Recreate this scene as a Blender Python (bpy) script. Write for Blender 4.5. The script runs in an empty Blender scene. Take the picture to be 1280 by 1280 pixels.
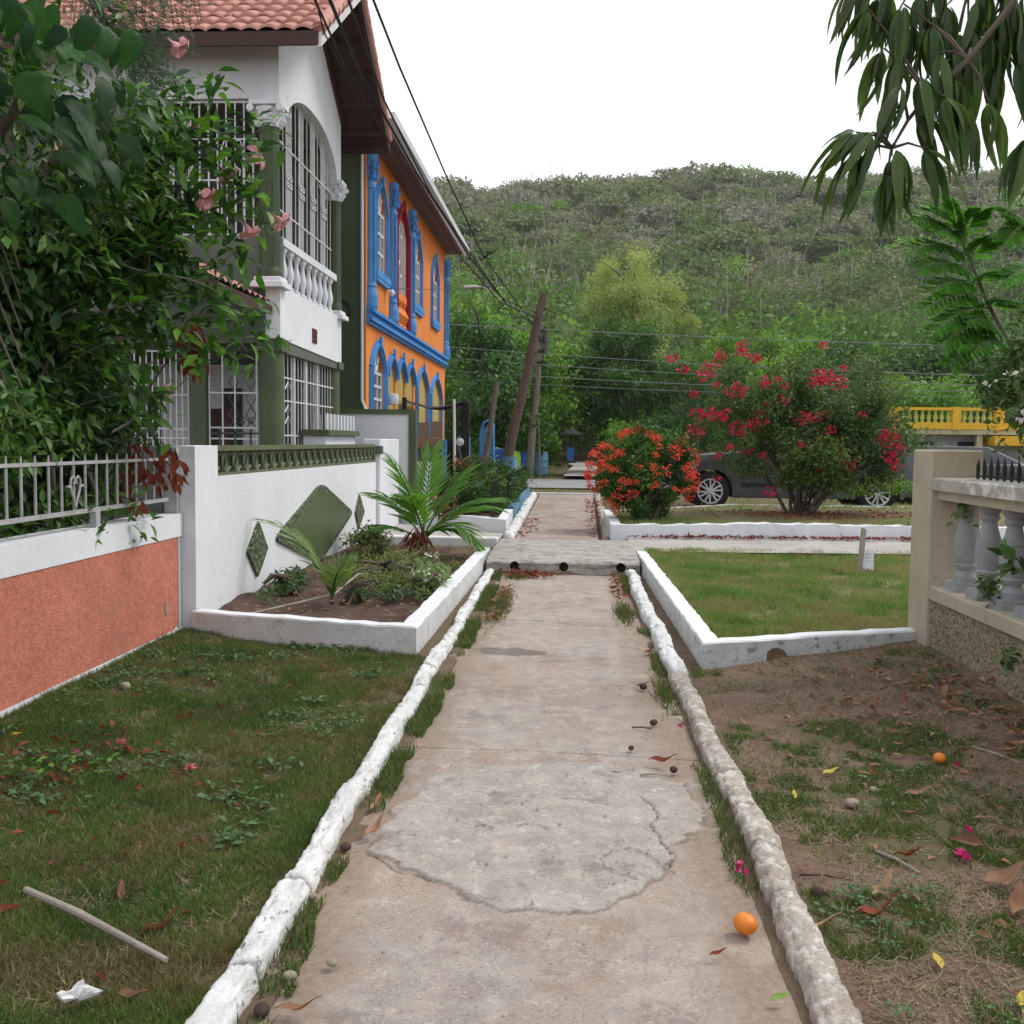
import bpy, bmesh, math, random
import numpy as np
from mathutils import Vector, Matrix
rng = np.random.default_rng(7); random.seed(7)
R_ = math.radians; PI = math.pi
SC = bpy.context.scene
COL = SC.collection

# ------------------------------------------------ camera, world, sun, exposure
FPX = 1290.0; PSI = R_(3.41); TH = R_(3.9); RHO = R_(0.6); EYE = 1.5
cam = bpy.data.cameras.new("camera"); camo = bpy.data.objects.new("camera", cam); COL.objects.link(camo)
cam.sensor_width = 36.0; cam.lens = 36.0 * FPX / 1280.0; cam.clip_start = 0.05; cam.clip_end = 3000
camo.matrix_world = (Matrix.Translation((0, 0, EYE)) @ Matrix.Rotation(PSI, 4, 'Z')
                     @ Matrix.Rotation(PI/2 - TH, 4, 'X') @ Matrix.Rotation(RHO, 4, 'Z'))
SC.camera = camo
W = bpy.data.worlds.new("World"); SC.world = W; W.use_nodes = True
nt = W.node_tree; nt.nodes.clear()
wo = nt.nodes.new('ShaderNodeOutputWorld'); bg = nt.nodes.new('ShaderNodeBackground')
sky = nt.nodes.new('ShaderNodeTexSky'); sky.sky_type = 'NISHITA'; sky.sun_disc = False
SUN_EL, SUN_AZ = R_(52), R_(62)       # azimuth measured clockwise from +Y (towards +X)
sky.sun_elevation = SUN_EL; sky.sun_rotation = SUN_AZ
cl = nt.nodes.new('ShaderNodeTexNoise'); cl.inputs['Scale'].default_value = 1.6; cl.inputs['Detail'].default_value = 6
tcw = nt.nodes.new('ShaderNodeTexCoord'); nt.links.new(tcw.outputs['Generated'], cl.inputs['Vector'])
rampw = nt.nodes.new('ShaderNodeValToRGB')
rampw.color_ramp.elements[0].position = 0.3; rampw.color_ramp.elements[0].color = (8.9, 9.3, 9.9, 1)
rampw.color_ramp.elements[1].position = 0.7; rampw.color_ramp.elements[1].color = (11.6, 11.7, 11.9, 1)
nt.links.new(cl.outputs['Fac'], rampw.inputs['Fac'])
mixw = nt.nodes.new('ShaderNodeMix'); mixw.data_type = 'RGBA'; mixw.inputs[0].default_value = 0.88
nt.links.new(sky.outputs[0], mixw.inputs[6]); nt.links.new(rampw.outputs[0], mixw.inputs[7])
nt.links.new(mixw.outputs[2], bg.inputs['Color']); bg.inputs['Strength'].default_value = 0.118
nt.links.new(bg.outputs[0], wo.inputs[0])
sl = bpy.data.lights.new("sun", 'SUN'); sl.energy = 2.1; sl.angle = R_(16); sl.color = (1, 0.96, 0.9)
so = bpy.data.objects.new("sun", sl); COL.objects.link(so)
sd = Vector((math.sin(SUN_AZ)*math.cos(SUN_EL), math.cos(SUN_AZ)*math.cos(SUN_EL), math.sin(SUN_EL)))
so.rotation_euler = sd.to_track_quat('Z', 'Y').to_euler()
SC.view_settings.view_transform = 'Standard'; SC.view_settings.look = 'None'
SC.view_settings.exposure = 0.0; SC.view_settings.gamma = 1
SC.render.engine = 'CYCLES'
SC.cycles.max_bounces = 5; SC.cycles.diffuse_bounces = 2; SC.cycles.glossy_bounces = 2
SC.cycles.transmission_bounces = 4; SC.cycles.transparent_max_bounces = 8
SC.cycles.use_denoising = True

# ------------------------------------------------ helpers
def px(x, y, X=None, Y=None, Z=None):
    """point of the place seen at photo pixel x, y on the plane X=, Y= or Z= (used for measuring positions)"""
    m = camo.matrix_world.to_3x3()
    d = m @ Vector(((x-640)/FPX, (640-y)/FPX, -1))
    c = Vector((0, 0, EYE))
    t = (X/d.x) if X is not None else (Y/d.y) if Y is not None else ((Z-EYE)/d.z)
    return c + d*t
def tag(o, label=None, cat=None, group=None, kind=None):
    if label: o['label'] = label
    if cat: o['category'] = cat
    if group: o['group'] = group
    if kind: o['kind'] = kind
    return o
def thing(name, label, cat, loc=(0, 0, 0), rz=0.0, group=None):
    o = bpy.data.objects.new(name, None); COL.objects.link(o); o.empty_display_size = .1
    o.location = loc; o.rotation_euler = (0, 0, rz)
    return tag(o, label, cat, group)
def copy_tree(o, parent=None):
    c = o.copy(); COL.objects.link(c)
    if parent is not None: c.parent = parent
    for ch in list(KIDS.get(o.name, [])):
        k = copy_tree(ch, c)
    return c
KIDS = {}
def setp(o, parent):
    if parent is not None:
        o.parent = parent
        KIDS.setdefault(parent.name, []).append(o)

class MB:
    def __init__(s): s.v = []; s.f = []; s.m = []; s.mi = 0
    def add(s, vs, fs):
        b = len(s.v); s.v += [tuple(v) for v in vs]; s.f += [tuple(i+b for i in f) for f in fs]; s.m += [s.mi]*len(fs)
    def box(s, x0, x1, y0, y1, z0, z1):
        vs = [(x, y, z) for z in (z0, z1) for y in (y0, y1) for x in (x0, x1)]
        s.add(vs, [(0, 2, 3, 1), (4, 5, 7, 6), (0, 1, 5, 4), (2, 6, 7, 3), (0, 4, 6, 2), (1, 3, 7, 5)]); return s
    def bbox(s, x0, x1, y0, y1, z0, z1, b=.01):
        """box with chamfered upright and top edges"""
        def ring(i, z): return [(x0+i, y0, z), (x1-i, y0, z), (x1, y0+i, z), (x1, y1-i, z), (x1-i, y1, z), (x0+i, y1, z), (x0, y1-i, z), (x0, y0+i, z)]
        def ins(z): return [(x0+2*b, y0+b, z), (x1-2*b, y0+b, z), (x1-b, y0+2*b, z), (x1-b, y1-2*b, z), (x1-2*b, y1-b, z), (x0+2*b, y1-b, z), (x0+b, y1-2*b, z), (x0+b, y0+2*b, z)]
        vs = ring(b, z0)+ring(b, z1-b)+ins(z1)
        fs = [tuple(range(7, -1, -1)), tuple(range(16, 24))]
        for k in (0, 8):
            for i in range(8): j = (i+1) % 8; fs.append((k+i, k+j, k+8+j, k+8+i))
        s.add(vs, fs); return s
    def prism(s, pts, axis, a, b):
        """polygon pts (2-D) extruded along axis from a to b; the 2-D axes are the other two in order"""
        n = len(pts)
        def mk(p, t): return {'x': (t, p[0], p[1]), 'y': (p[0], t, p[1]), 'z': (p[0], p[1], t)}[axis]
        vs = [mk(p, a) for p in pts]+[mk(p, b) for p in pts]
        fs = [tuple(range(n-1, -1, -1)), tuple(range(n, 2*n))]+[(i, (i+1) % n, n+(i+1) % n, n+i) for i in range(n)]
        s.add(vs, fs); return s
    def tube(s, pts, r, n=8, cap=True):
        pts = [Vector(p) for p in pts]; N = len(pts)
        rs = r if isinstance(r, (list, tuple, np.ndarray)) else [r]*N
        t = (pts[1]-pts[0]).normalized(); a = Vector((0, 0, 1)) if abs(t.z) < .9 else Vector((1, 0, 0))
        u = t.cross(a).normalized(); vs = []; fs = []
        for i, p in enumerate(pts):
            t2 = (pts[min(i+1, N-1)]-pts[max(i-1, 0)])
            if t2.length > 1e-9: t = t2.normalized()
            u = (u-t*u.dot(t)).normalized(); w = t.cross(u)
            for k in range(n):
                an = 2*PI*k/n; vs.append(p+(u*math.cos(an)+w*math.sin(an))*rs[i])
        for i in range(N-1):
            for k in range(n):
                k2 = (k+1) % n; fs.append((i*n+k, i*n+k2, (i+1)*n+k2, (i+1)*n+k))
        if cap: fs += [tuple(range(n-1, -1, -1)), tuple((N-1)*n+k for k in range(n))]
        s.add(vs, fs); return s
    def lathe(s, prof, c=(0, 0, 0), n=16, sq=False, axis='z'):
        vs = []; fs = []
        for r, z in prof:
            for k in range(n):
                an = 2*PI*(k+.5)/n
                x, y = r*math.cos(an), r*math.sin(an)
                if sq: m = max(abs(math.cos(an)), abs(math.sin(an))); x /= m; y /= m
                if axis == 'z': vs.append((c[0]+x, c[1]+y, c[2]+z))
                elif axis == 'x': vs.append((c[0]+z, c[1]+x, c[2]+y))
                else: vs.append((c[0]+x, c[1]+z, c[2]+y))
        for i in range(len(prof)-1):
            for k in range(n):
                k2 = (k+1) % n; fs.append((i*n+k, i*n+k2, (i+1)*n+k2, (i+1)*n+k))
        fs += [tuple(range(n-1, -1, -1)), tuple((len(prof)-1)*n+k for k in range(n))]
        s.add(vs, fs); return s
    def strip(s, prof, axis, a, b):
        """wall panel: prof = [(s, lo, hi)] along one horizontal axis, thickness a..b on `axis` ('x' or 'y')"""
        def mk(q, z, t): return (t, q, z) if axis == 'x' else (q, t, z)
        n = len(prof); vs = []; fs = []
        for q, lo, hi in prof: vs += [mk(q, lo, a), mk(q, hi, a), mk(q, lo, b), mk(q, hi, b)]
        for i in range(n-1):
            o = 4*i; p = o+4
            fs += [(o, p, p+1, o+1), (o+2, o+3, p+3, p+2), (o, o+2, p+2, p), (o+1, p+1, p+3, o+3)]
        fs += [(0, 1, 3, 2), (4*n-4, 4*n-2, 4*n-1, 4*n-3)]
        s.add(vs, fs); return s
    def build(s, name, mats, parent=None, smooth=False, loc=None):
        me = bpy.data.meshes.new(name); me.from_pydata(s.v, [], s.f)
        mats = mats if isinstance(mats, (list, tuple)) else [mats]
        for m in mats: me.materials.append(m)
        if len(mats) > 1: me.polygons.foreach_set('material_index', s.m)
        bm = bmesh.new(); bm.from_mesh(me); bmesh.ops.recalc_face_normals(bm, faces=bm.faces); bm.to_mesh(me); bm.free()
        if smooth:
            me.polygons.foreach_set('use_smooth', [True]*len(me.polygons))
            try: me.set_sharp_from_angle(angle=R_(40))
            except Exception: pass
        o = bpy.data.objects.new(name, me); COL.objects.link(o)
        if loc is not None: o.location = loc
        setp(o, parent)
        return o

def raw_mesh(name, V, F, mats, parent=None, var=None, smooth=True, attrs=None):
    """numpy mesh of quads; var is per-vertex float attribute"""
    me = bpy.data.meshes.new(name); V = np.asarray(V, dtype=np.float32); F = np.asarray(F, dtype=np.int32)
    me.vertices.add(len(V)); me.vertices.foreach_set('co', V.ravel())
    k = F.shape[1]; me.loops.add(F.size); me.loops.foreach_set('vertex_index', F.ravel())
    me.polygons.add(len(F)); me.polygons.foreach_set('loop_start', np.arange(0, F.size, k, dtype=np.int32))
    try: me.polygons.foreach_set('loop_total', np.full(len(F), k, dtype=np.int32))
    except Exception: pass
    me.update(calc_edges=True)
    if smooth: me.polygons.foreach_set('use_smooth', np.ones(len(F), dtype=bool))
    for m in (mats if isinstance(mats, (list, tuple)) else [mats]): me.materials.append(m)
    attrs = dict(attrs or {})
    if var is not None: attrs['var'] = var
    for kx, a in attrs.items():
        at = me.attributes.new(kx, 'FLOAT', 'POINT'); at.data.foreach_set('value', np.asarray(a, dtype=np.float32))
    o = bpy.data.objects.new(name, me); COL.objects.link(o); setp(o, parent)
    return o

def leaf_t(L=1., Wd=.4, n=3, fold=.15, droop=.2, peak=.4, wav=0.):
    """leaf template along +Y, face up +Z: rows of (left, mid, right); quads"""
    V = []; F = []
    for i in range(n+1):
        t = i/n
        w = Wd*.5*(max(0., math.sin(PI*min(1, t**(math.log(.5)/math.log(peak))))**.8)) if 0 < t < 1 else Wd*.02
        z = -droop*t*t; zz = wav*math.sin(t*9)
        V += [(-w, t*L, z+fold*w*2+zz), (0, t*L, z), (w, t*L, z+fold*w*2-zz)]
    for i in range(n):
        a = 3*i; F += [(a, a+1, a+4, a+3), (a+1, a+2, a+5, a+4)]
    return np.array(V), np.array(F)
DIAMOND = (np.array([(0, 0, 0), (.28, .5, .04), (0, 1, -.06), (-.28, .5, .04)]), np.array([(0, 1, 2, 3)]))
SLIM = (np.array([(0, 0, 0), (.13, .45, .02), (0, 1, -.15), (-.13, .45, .02)]), np.array([(0, 1, 2, 3)]))
ROUND = leaf_t(1, .62, 2, .12, .12)
OVAL = leaf_t(1, .42, 2, .15, .15)
BLADE = (np.array([(-.5, 0, 0), (.5, 0, 0), (.35, .55, .12), (-.35, .55, .12), (.05, 1, .35), (-.05, 1, .35)]), np.array([(0, 1, 2, 3), (3, 2, 4, 5)]))
def rib_leaf(L=1., Wd=.6, n=12, m=3, fold=.12, droop=.4, peak=.35, ribs=7, amp=.02):
    V = []; F = []; k = 2*m+1
    for i in range(n+1):
        t = i/n; w = Wd*.5*(math.sin(PI*min(1, t**(math.log(.5)/math.log(peak))))**.75 if 0 < t < 1 else .02); w *= 1+.05*math.sin(t*ribs*2*PI)
        for j in range(-m, m+1):
            q = j/m; a = abs(q); V.append((w*q, t*L+.0, -droop*t*t+fold*w*2*a-(.06*a*a*Wd)*1.4+amp*math.sin(2*PI*ribs*(t-a*w*.9))*min(1, a*3)))
    for i in range(n):
        for j in range(k-1): a = i*k+j; F.append((a, a+1, a+k+1, a+k))
    return np.array(V), np.array(F)
def norm(a): return a/np.maximum(np.linalg.norm(a, axis=-1, keepdims=True), 1e-9)
def spread(T, P, D, N, S, var=None, aspect=None):
    """place template T at points P, long axis D, normal N, size S -> V, F, var"""
    TV, TF = T; P = np.asarray(P, float); n = len(P)
    D = norm(np.asarray(D, float)); X = norm(np.cross(D, N)); Z = np.cross(X, D)
    S = np.broadcast_to(np.asarray(S, float), (n,))
    ax = np.broadcast_to(np.asarray(1. if aspect is None else aspect, float), (n,))
    tv = TV[None]*S[:, None, None]
    V = P[:, None]+tv[..., 0:1]*ax[:, None, None]*X[:, None]+tv[..., 1:2]*D[:, None]+tv[..., 2:3]*Z[:, None]
    F = TF[None]+(np.arange(n)*len(TV))[:, None, None]
    v = rng.random(n) if var is None else np.broadcast_to(np.asarray(var, float), (n,))
    return V.reshape(-1, 3), F.reshape(-1, TF.shape[1]), np.repeat(v, len(TV))
def join(parts):
    V = []; F = []; A = []; b = 0
    for v, f, a in parts: V.append(v); F.append(f+b); A.append(a); b += len(v)
    return np.concatenate(V), np.concatenate(F), np.concatenate(A)
def rdir(n, up=0.3, down=0.):
    d = rng.normal(size=(n, 3)); d[:, 2] = np.abs(d[:, 2])*up-down; return norm(d)
def clumps(n, c, r, k, size, shell=.75, flat=1.):
    """n points in k clumps spread on/in an ellipsoid of centre c, radii r; returns P, outward, clump id"""
    c = np.array(c, float); r = np.array(r, float)
    d = norm(rng.normal(size=(k, 3))); rad = shell+(1-shell)*rng.random(k)*1.15; inner = rng.random(k) < .3
    rad[inner] *= .6
    cc = c+d*r*rad[:, None]
    idx = rng.integers(0, k, n); sz = size*(.6+.8*rng.random(k))
    off = norm(rng.normal(size=(n, 3)))*(rng.random(n)**.5)[:, None]*sz[idx][:, None]; off[:, 2] *= flat
    P = cc[idx]+off; out = norm(P-c)
    return P, out, idx
# value noise in numpy
def vnoise(x, y, seed=0):
    xi = np.floor(x).astype(np.int64); yi = np.floor(y).astype(np.int64); xf = x-xi; yf = y-yi
    def h(a, b):
        n = (a*374761393+b*668265263+seed*1442695041) & 0xffffffff
        n = ((n ^ (n >> 13))*1274126177) & 0xffffffff
        return ((n ^ (n >> 16)) & 0xffff)/65535.
    u = xf*xf*(3-2*xf); v = yf*yf*(3-2*yf)
    return (h(xi, yi)*(1-u)+h(xi+1, yi)*u)*(1-v)+(h(xi, yi+1)*(1-u)+h(xi+1, yi+1)*u)*v
def fbm(x, y, o=4, seed=0):
    x = np.asarray(x, float); y = np.asarray(y, float); s = 0; a = .5; t = 0
    for i in range(o): s = s+a*vnoise(x, y, seed+i*17); t += a; a *= .5; x = x*2.03+3.7; y = y*2.03+1.9
    return s/t
def smooth(e0, e1, x): t = np.clip((x-e0)/(e1-e0), 0, 1); return t*t*(3-2*t)

# ------------------------------------------------ materials
def C4(c): return (c[0], c[1], c[2], 1)
def pm(name, c1, c2=None, sc=3., rough=.75, bump=.15, bsc=40., stain=None, ssc=2., sthr=(.55, .7), spec=.3, fine=.25, stretch=None, metal=0., samt=1., detail=6):
    m = bpy.data.materials.new(name); m.use_nodes = True; t = m.node_tree; b = t.nodes['Principled BSDF']
    L = t.links.new; c2 = c2 or tuple(x*.78 for x in c1)
    g = t.nodes.new('ShaderNodeTexCoord'); co = g.outputs['Object']
    geo = t.nodes.new('ShaderNodeNewGeometry'); co = geo.outputs['Position']
    if stretch:
        mp = t.nodes.new('ShaderNodeMapping'); mp.inputs['Scale'].default_value = stretch; L(co, mp.inputs[0]); co = mp.outputs[0]
    def noise(s, d=detail, r=.6):
        n = t.nodes.new('ShaderNodeTexNoise'); n.inputs['Scale'].default_value = s; n.inputs['Detail'].default_value = d; n.inputs['Roughness'].default_value = r
        L(co, n.inputs['Vector']); return n.outputs['Fac']
    def ramp(f, a, b_, ca=(0, 0, 0), cb=(1, 1, 1)):
        r = t.nodes.new('ShaderNodeValToRGB'); e = r.color_ramp.elements
        e[0].position = a; e[1].position = b_; e[0].color = C4(ca); e[1].color = C4(cb); L(f, r.inputs[0]); return r.outputs[0]
    def mix(f, a, b_, bt='MIX'):
        n = t.nodes.new('ShaderNodeMix'); n.data_type = 'RGBA'; n.blend_type = bt
        for s, v in ((0, f), (6, a), (7, b_)):
            if isinstance(v, (int, float)): n.inputs[s].default_value = v
            elif isinstance(v, tuple): n.inputs[s].default_value = C4(v)
            else: L(v, n.inputs[s])
        return n.outputs[2]
    col = mix(ramp(noise(sc), .35, .65), tuple(c1), tuple(c2))
    if fine: col = mix(ramp(noise(sc*14, 4), .3, .7), col, mix(1., col, (1-fine, 1-fine, 1-fine), 'MULTIPLY'))
    if stain: 
        f = ramp(noise(ssc, 8, .65), sthr[0], sthr[1])
        if samt < 1: f = mix(samt, (0, 0, 0), f)
        col = mix(f, col, tuple(stain))
    L(col, b.inputs['Base Color']); b.inputs['Roughness'].default_value = rough
    b.inputs['Specular IOR Level'].default_value = spec; b.inputs['Metallic'].default_value = metal
    if bump:
        bn = t.nodes.new('ShaderNodeBump'); bn.inputs['Strength'].default_value = bump; bn.inputs['Distance'].default_value = .01
        L(noise(bsc, 5), bn.inputs['Height']); L(bn.outputs[0], b.inputs['Normal'])
    return m
def leafm(name, cols, rough=.5, trans=.3, spec=.35, tint=(1.15, 1.25, .6)):
    """leaf material: colour from per-leaf 'var' through a ramp of cols"""
    m = bpy.data.materials.new(name); m.use_nodes = True; t = m.node_tree; b = t.nodes['Principled BSDF']; L = t.links.new
    a = t.nodes.new('ShaderNodeAttribute'); a.attribute_name = 'var'
    r = t.nodes.new('ShaderNodeValToRGB'); e = r.color_ramp.elements; n = len(cols)
    while len(e) < n: e.new(.5)
    for i, c in enumerate(cols): e[i].position = i/(n-1); e[i].color = C4(c)
    L(a.outputs['Fac'], r.inputs[0])
    nz = t.nodes.new('ShaderNodeTexNoise'); nz.inputs['Scale'].default_value = 25; geo = t.nodes.new('ShaderNodeNewGeometry'); L(geo.outputs['Position'], nz.inputs[0])
    mx = t.nodes.new('ShaderNodeMix'); mx.data_type = 'RGBA'; mx.blend_type = 'MULTIPLY'; mx.inputs[0].default_value = .5
    L(r.outputs[0], mx.inputs[6]); L(nz.outputs['Fac'], mx.inputs[7])
    gm = t.nodes.new('ShaderNodeMix'); gm.data_type = 'RGBA'; gm.blend_type = 'MULTIPLY'; gm.inputs[0].default_value = 1; gm.inputs[7].default_value = (1.33, 1.33, 1.33, 1)
    L(mx.outputs[2], gm.inputs[6]); col = gm.outputs[2]
    L(col, b.inputs['Base Color']); b.inputs['Roughness'].default_value = rough; b.inputs['Specular IOR Level'].default_value = spec
    tr = t.nodes.new('ShaderNodeBsdfTranslucent'); tm = t.nodes.new('ShaderNodeMix'); tm.data_type = 'RGBA'; tm.blend_type = 'MULTIPLY'; tm.inputs[0].default_value = 1
    tm.inputs[7].default_value = C4(tint); L(col, tm.inputs[6]); L(tm.outputs[2], tr.inputs[0])
    ms = t.nodes.new('ShaderNodeMixShader'); ms.inputs[0].default_value = trans
    L(b.outputs[0], ms.inputs[1]); L(tr.outputs[0], ms.inputs[2]); L(ms.outputs[0], t.nodes['Material Output'].inputs[0])
    return m
def glassm(name, c=(.03, .035, .04), rough=.08):
    m = bpy.data.materials.new(name); m.use_nodes = True; b = m.node_tree.nodes['Principled BSDF']
    b.inputs['Base Color'].default_value = C4(c); b.inputs['Roughness'].default_value = rough; b.inputs['Specular IOR Level'].default_value = .6
    return m
M = {}
M['white'] = pm('white_paint', (.78, .79, .82), (.70, .71, .74), 1.5, .7, .25, 60, stain=(.42, .40, .37), ssc=3.5, sthr=(.62, .78), fine=.08)
M['white_clean'] = pm('white_wall_paint', (.80, .81, .84), (.72, .73, .755), 1.1, .65, .35, 35, stain=(.50, .485, .46), ssc=2.6, sthr=(.62, .80), fine=.08)
M['curb'] = pm('whitewashed_concrete', (.80, .80, .80), (.66, .66, .65), 4, .8, .6, 45, stain=(.25, .24, .22), ssc=9, sthr=(.60, .68), fine=.2)
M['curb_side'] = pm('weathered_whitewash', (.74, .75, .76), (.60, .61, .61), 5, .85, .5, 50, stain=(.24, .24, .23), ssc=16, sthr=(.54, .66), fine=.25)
M['salmon'] = pm('salmon_roughcast', (.70, .25, .165), (.60, .205, .13), 2, .85, 1.0, 70, stain=(.42, .19, .13), ssc=2.2, sthr=(.55, .75), fine=.35, samt=.6)
M['graywall'] = pm('grey_and_shaded_render', (.50, .51, .52), (.42, .43, .43), 2, .8, .3, 40, stain=(.3, .3, .29), ssc=4, sthr=(.6, .75))
M['olive'] = pm('olive_paint', (.115, .14, .075), (.085, .105, .055), 3, .65, .2, 50, fine=.2)
M['greenwall'] = pm('dark_green_wall', (.058, .088, .043), (.050, .076, .038), .6, .6, .1, 30, stain=(.06, .085, .05), ssc=1.2, sthr=(.5, .8), fine=.06)
M['greygreen'] = pm('grey_green_wall', (.125, .138, .112), (.105, .118, .096), .8, .7, .12, 30, fine=.06)
M['fluted'] = pm('green_column_paint', (.085, .115, .055), (.05, .07, .035), 5, .6, .3, 50, fine=.3, stretch=(4, 4, .4))
M['wood_brown'] = pm('brown_timber', (.085, .042, .032), (.055, .028, .022), 2, .7, .3, 30, stretch=(1, 1, 1))
M['soffit'] = pm('soffit_boards', (.075, .036, .03), (.055, .027, .023), 4, .7, .25, 25)
M['tile'] = pm('clay_tile', (.62, .31, .25), (.48, .215, .165), 6, .7, .3, 30, stain=(.22, .10, .08), ssc=7, sthr=(.6, .75), fine=.3)
M['grille'] = pm('white_iron', (.72, .72, .73), (.6, .6, .6), 5, .5, 0)
M['grille_dark'] = pm('weathered_iron', (.10, .10, .10), (.07, .07, .07), 5, .6, 0)
M['rail'] = pm('grey_white_iron_rail', (.50, .50, .50), (.38, .38, .38), 8, .6, .1, 60, stain=(.16, .12, .09), ssc=20, sthr=(.62, .7))
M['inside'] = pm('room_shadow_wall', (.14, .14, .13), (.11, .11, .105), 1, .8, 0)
M['floorin'] = pm('porch_floor', (.2, .19, .17), None, 1, .7, 0)
M['orange'] = pm('orange_paint', (.86, .27, .04), (.74, .215, .04), .9, .7, .2, 30, stain=(.62, .22, .07), ssc=2.2, sthr=(.58, .78), fine=.1, stretch=(1, 1, .35))
M['blue'] = pm('blue_paint', (.09, .33, .74), (.06, .24, .58), 2, .55, .15, 40, fine=.15)
M['magenta'] = pm('crimson_paint', (.38, .01, .04), (.3, .008, .03), 2, .6, .1)
M['winframe'] = pm('window_frame_white', (.78, .78, .80), None, 3, .5, 0)
M['glass'] = glassm('window_glass')
M['yellowgrille'] = pm('yellow_cream_paint', (.70, .55, .16), (.6, .48, .2), 6, .6, .1)
M['cream'] = pm('cream_paint', (.55, .50, .30), None, 3, .6, .1)
M['black'] = pm('black_iron', (.02, .02, .02), None, 5, .5, 0)
M['rubber'] = pm('rubber', (.018, .018, .018), None, 5, .8, .1)
M['cable'] = pm('black_cable', (.015, .015, .015), None, 5, .6, 0)
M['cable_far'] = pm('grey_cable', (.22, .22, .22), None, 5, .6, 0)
M['concrete'] = pm('pale_concrete', (.50, .47, .43), (.40, .37, .34), 1.6, .85, .5, 30, stain=(.24, .22, .19), ssc=5, sthr=(.55, .75), fine=.25)
M['asphalt'] = pm('asphalt_pale', (.30, .30, .30), (.25, .25, .25), .8, .85, .3, 30)
M['beige'] = pm('beige_paint', (.54, .475, .36), (.46, .40, .30), 2.5, .75, .3, 50, stain=(.27, .24, .2), ssc=7, sthr=(.64, .76), fine=.15)
M['baluster'] = pm('grey_baluster_concrete', (.42, .43, .445), (.34, .35, .36), 6, .7, .3, 60, stain=(.18, .19, .2), ssc=12, sthr=(.6, .75))
M['bark'] = pm('bark', (.14, .11, .085), (.08, .065, .05), 6, .9, .9, 40, stretch=(1, 1, .3))
M['bark_pale'] = pm('pale_bark', (.26, .23, .19), (.17, .15, .12), 6, .9, .7, 40, stretch=(1, 1, .3))
M['poleM'] = pm('weathered_pole_wood', (.17, .12, .095), (.10, .075, .062), 3, .9, .6, 30, stretch=(6, 6, .5))
M['polegrey'] = pm('grey_pole_wood', (.23, .20, .17), (.15, .13, .11), 3, .9, .6, 30, stretch=(6, 6, .5))
M['bluepl'] = pm('blue_plastic', (.03, .17, .55), (.025, .14, .45), 2, .45, .1)
M['bluepl2'] = pm('faded_blue_plastic', (.13, .32, .48), (.10, .25, .36), 3, .5, .1, stain=(.3, .4, .45), ssc=4)
M['lime'] = pm('lime_plastic', (.45, .75, .05), None, 2, .45, 0)
M['cardboard'] = pm('brown_board', (.30, .22, .16), (.24, .18, .13), 3, .8, .2)
M['carpaint'] = pm('dark_grey_car_paint', (.078, .080, .088), (.07, .072, .08), 1, .25, 0, spec=.6, fine=0, metal=.3)
M['alloy'] = pm('alloy_rim', (.62, .62, .63), None, 4, .3, 0, metal=.2, fine=0, spec=.6)
M['chrome'] = pm('bright_trim', (.6, .6, .6), None, 4, .2, 0, metal=1, fine=0)
M['lamp_glass'] = glassm('lamp_lens', (.5, .5, .5), .15)
M['tail_lens'] = glassm('red_lens', (.4, .01, .01), .15)
M['yellow'] = pm('yellow_paint', (.85, .50, .03), (.8, .45, .03), 1, .6, .1)
M['soil'] = pm('bed_soil', (.115, .07, .05), (.075, .045, .033), 5, .95, .8, 30, stain=(.2, .15, .11), ssc=12, sthr=(.55, .7), fine=.3)
M['wood_grey'] = pm('bleached_wood', (.42, .38, .33), (.3, .27, .23), 5, .85, .5, 30)
M['plastic_white'] = pm('white_plastic', (.80, .82, .86), None, 4, .4, 0)
M['shade'] = pm('black_shade_cloth', (.03, .03, .032), None, 4, .8, .1)
M['stone'] = pm('pale_stone', (.40, .33, .25), (.3, .25, .2), 20, .85, .6, 60)
M['darkstone'] = pm('brown_nut', (.08, .05, .04), (.05, .03, .025), 30, .7, .4, 60)
M['mango'] = pm('orange_fruit_skin', (.80, .26, .03), (.72, .2, .02), 12, .45, .1, 60, stain=(.25, .07, .02), ssc=18, sthr=(.6, .66))
M['pinkpetal'] = leafm('pink_petal', [(.62, .15, .20), (.75, .28, .32), (.55, .10, .14)], .5, .3, .3, (1.2, .9, .9))
M['magpetal'] = leafm('magenta_petal', [(.50, .02, .16), (.62, .03, .22), (.4, .02, .1)], .5, .25, .3, (1.2, .9, .9))
M['redflower'] = leafm('red_bract', [(.45, .008, .04), (.66, .015, .08), (.32, .012, .03), (.70, .04, .14)], .5, .3, .3, (1.2, .9, .9))
M['coralflower'] = leafm('coral_flower', [(.75, .07, .035), (.85, .12, .06), (.65, .05, .04), (.8, .16, .03)], .5, .25, .3, (1.2, .9, .9))
M['bedleaf'] = leafm('bed_plant_leaf', [(.08, .10, .03), (.14, .17, .05), (.20, .24, .08), (.16, .11, .06)], .6, .25)
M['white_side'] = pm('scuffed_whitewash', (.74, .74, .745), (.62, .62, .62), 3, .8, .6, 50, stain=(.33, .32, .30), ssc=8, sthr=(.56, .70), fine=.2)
M['dry'] = leafm('dry_leaf', [(.26, .13, .07), (.36, .21, .12), (.18, .08, .05), (.42, .28, .17)], .7, .15, .2, (1.2, 1., .7))
M['dryred'] = leafm('dry_red_leaf', [(.17, .045, .025), (.26, .07, .035), (.12, .03, .02)], .7, .2, .2, (1.3, .9, .6))
M['yellowleaf'] = leafm('yellow_leaf', [(.62, .45, .05), (.5, .42, .08)], .6, .2, .3, (1.2, 1., .6))
M['greenleaf1'] = leafm('fresh_leaf', [(.14, .26, .03), (.2, .34, .05)], .5, .3)
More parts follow.
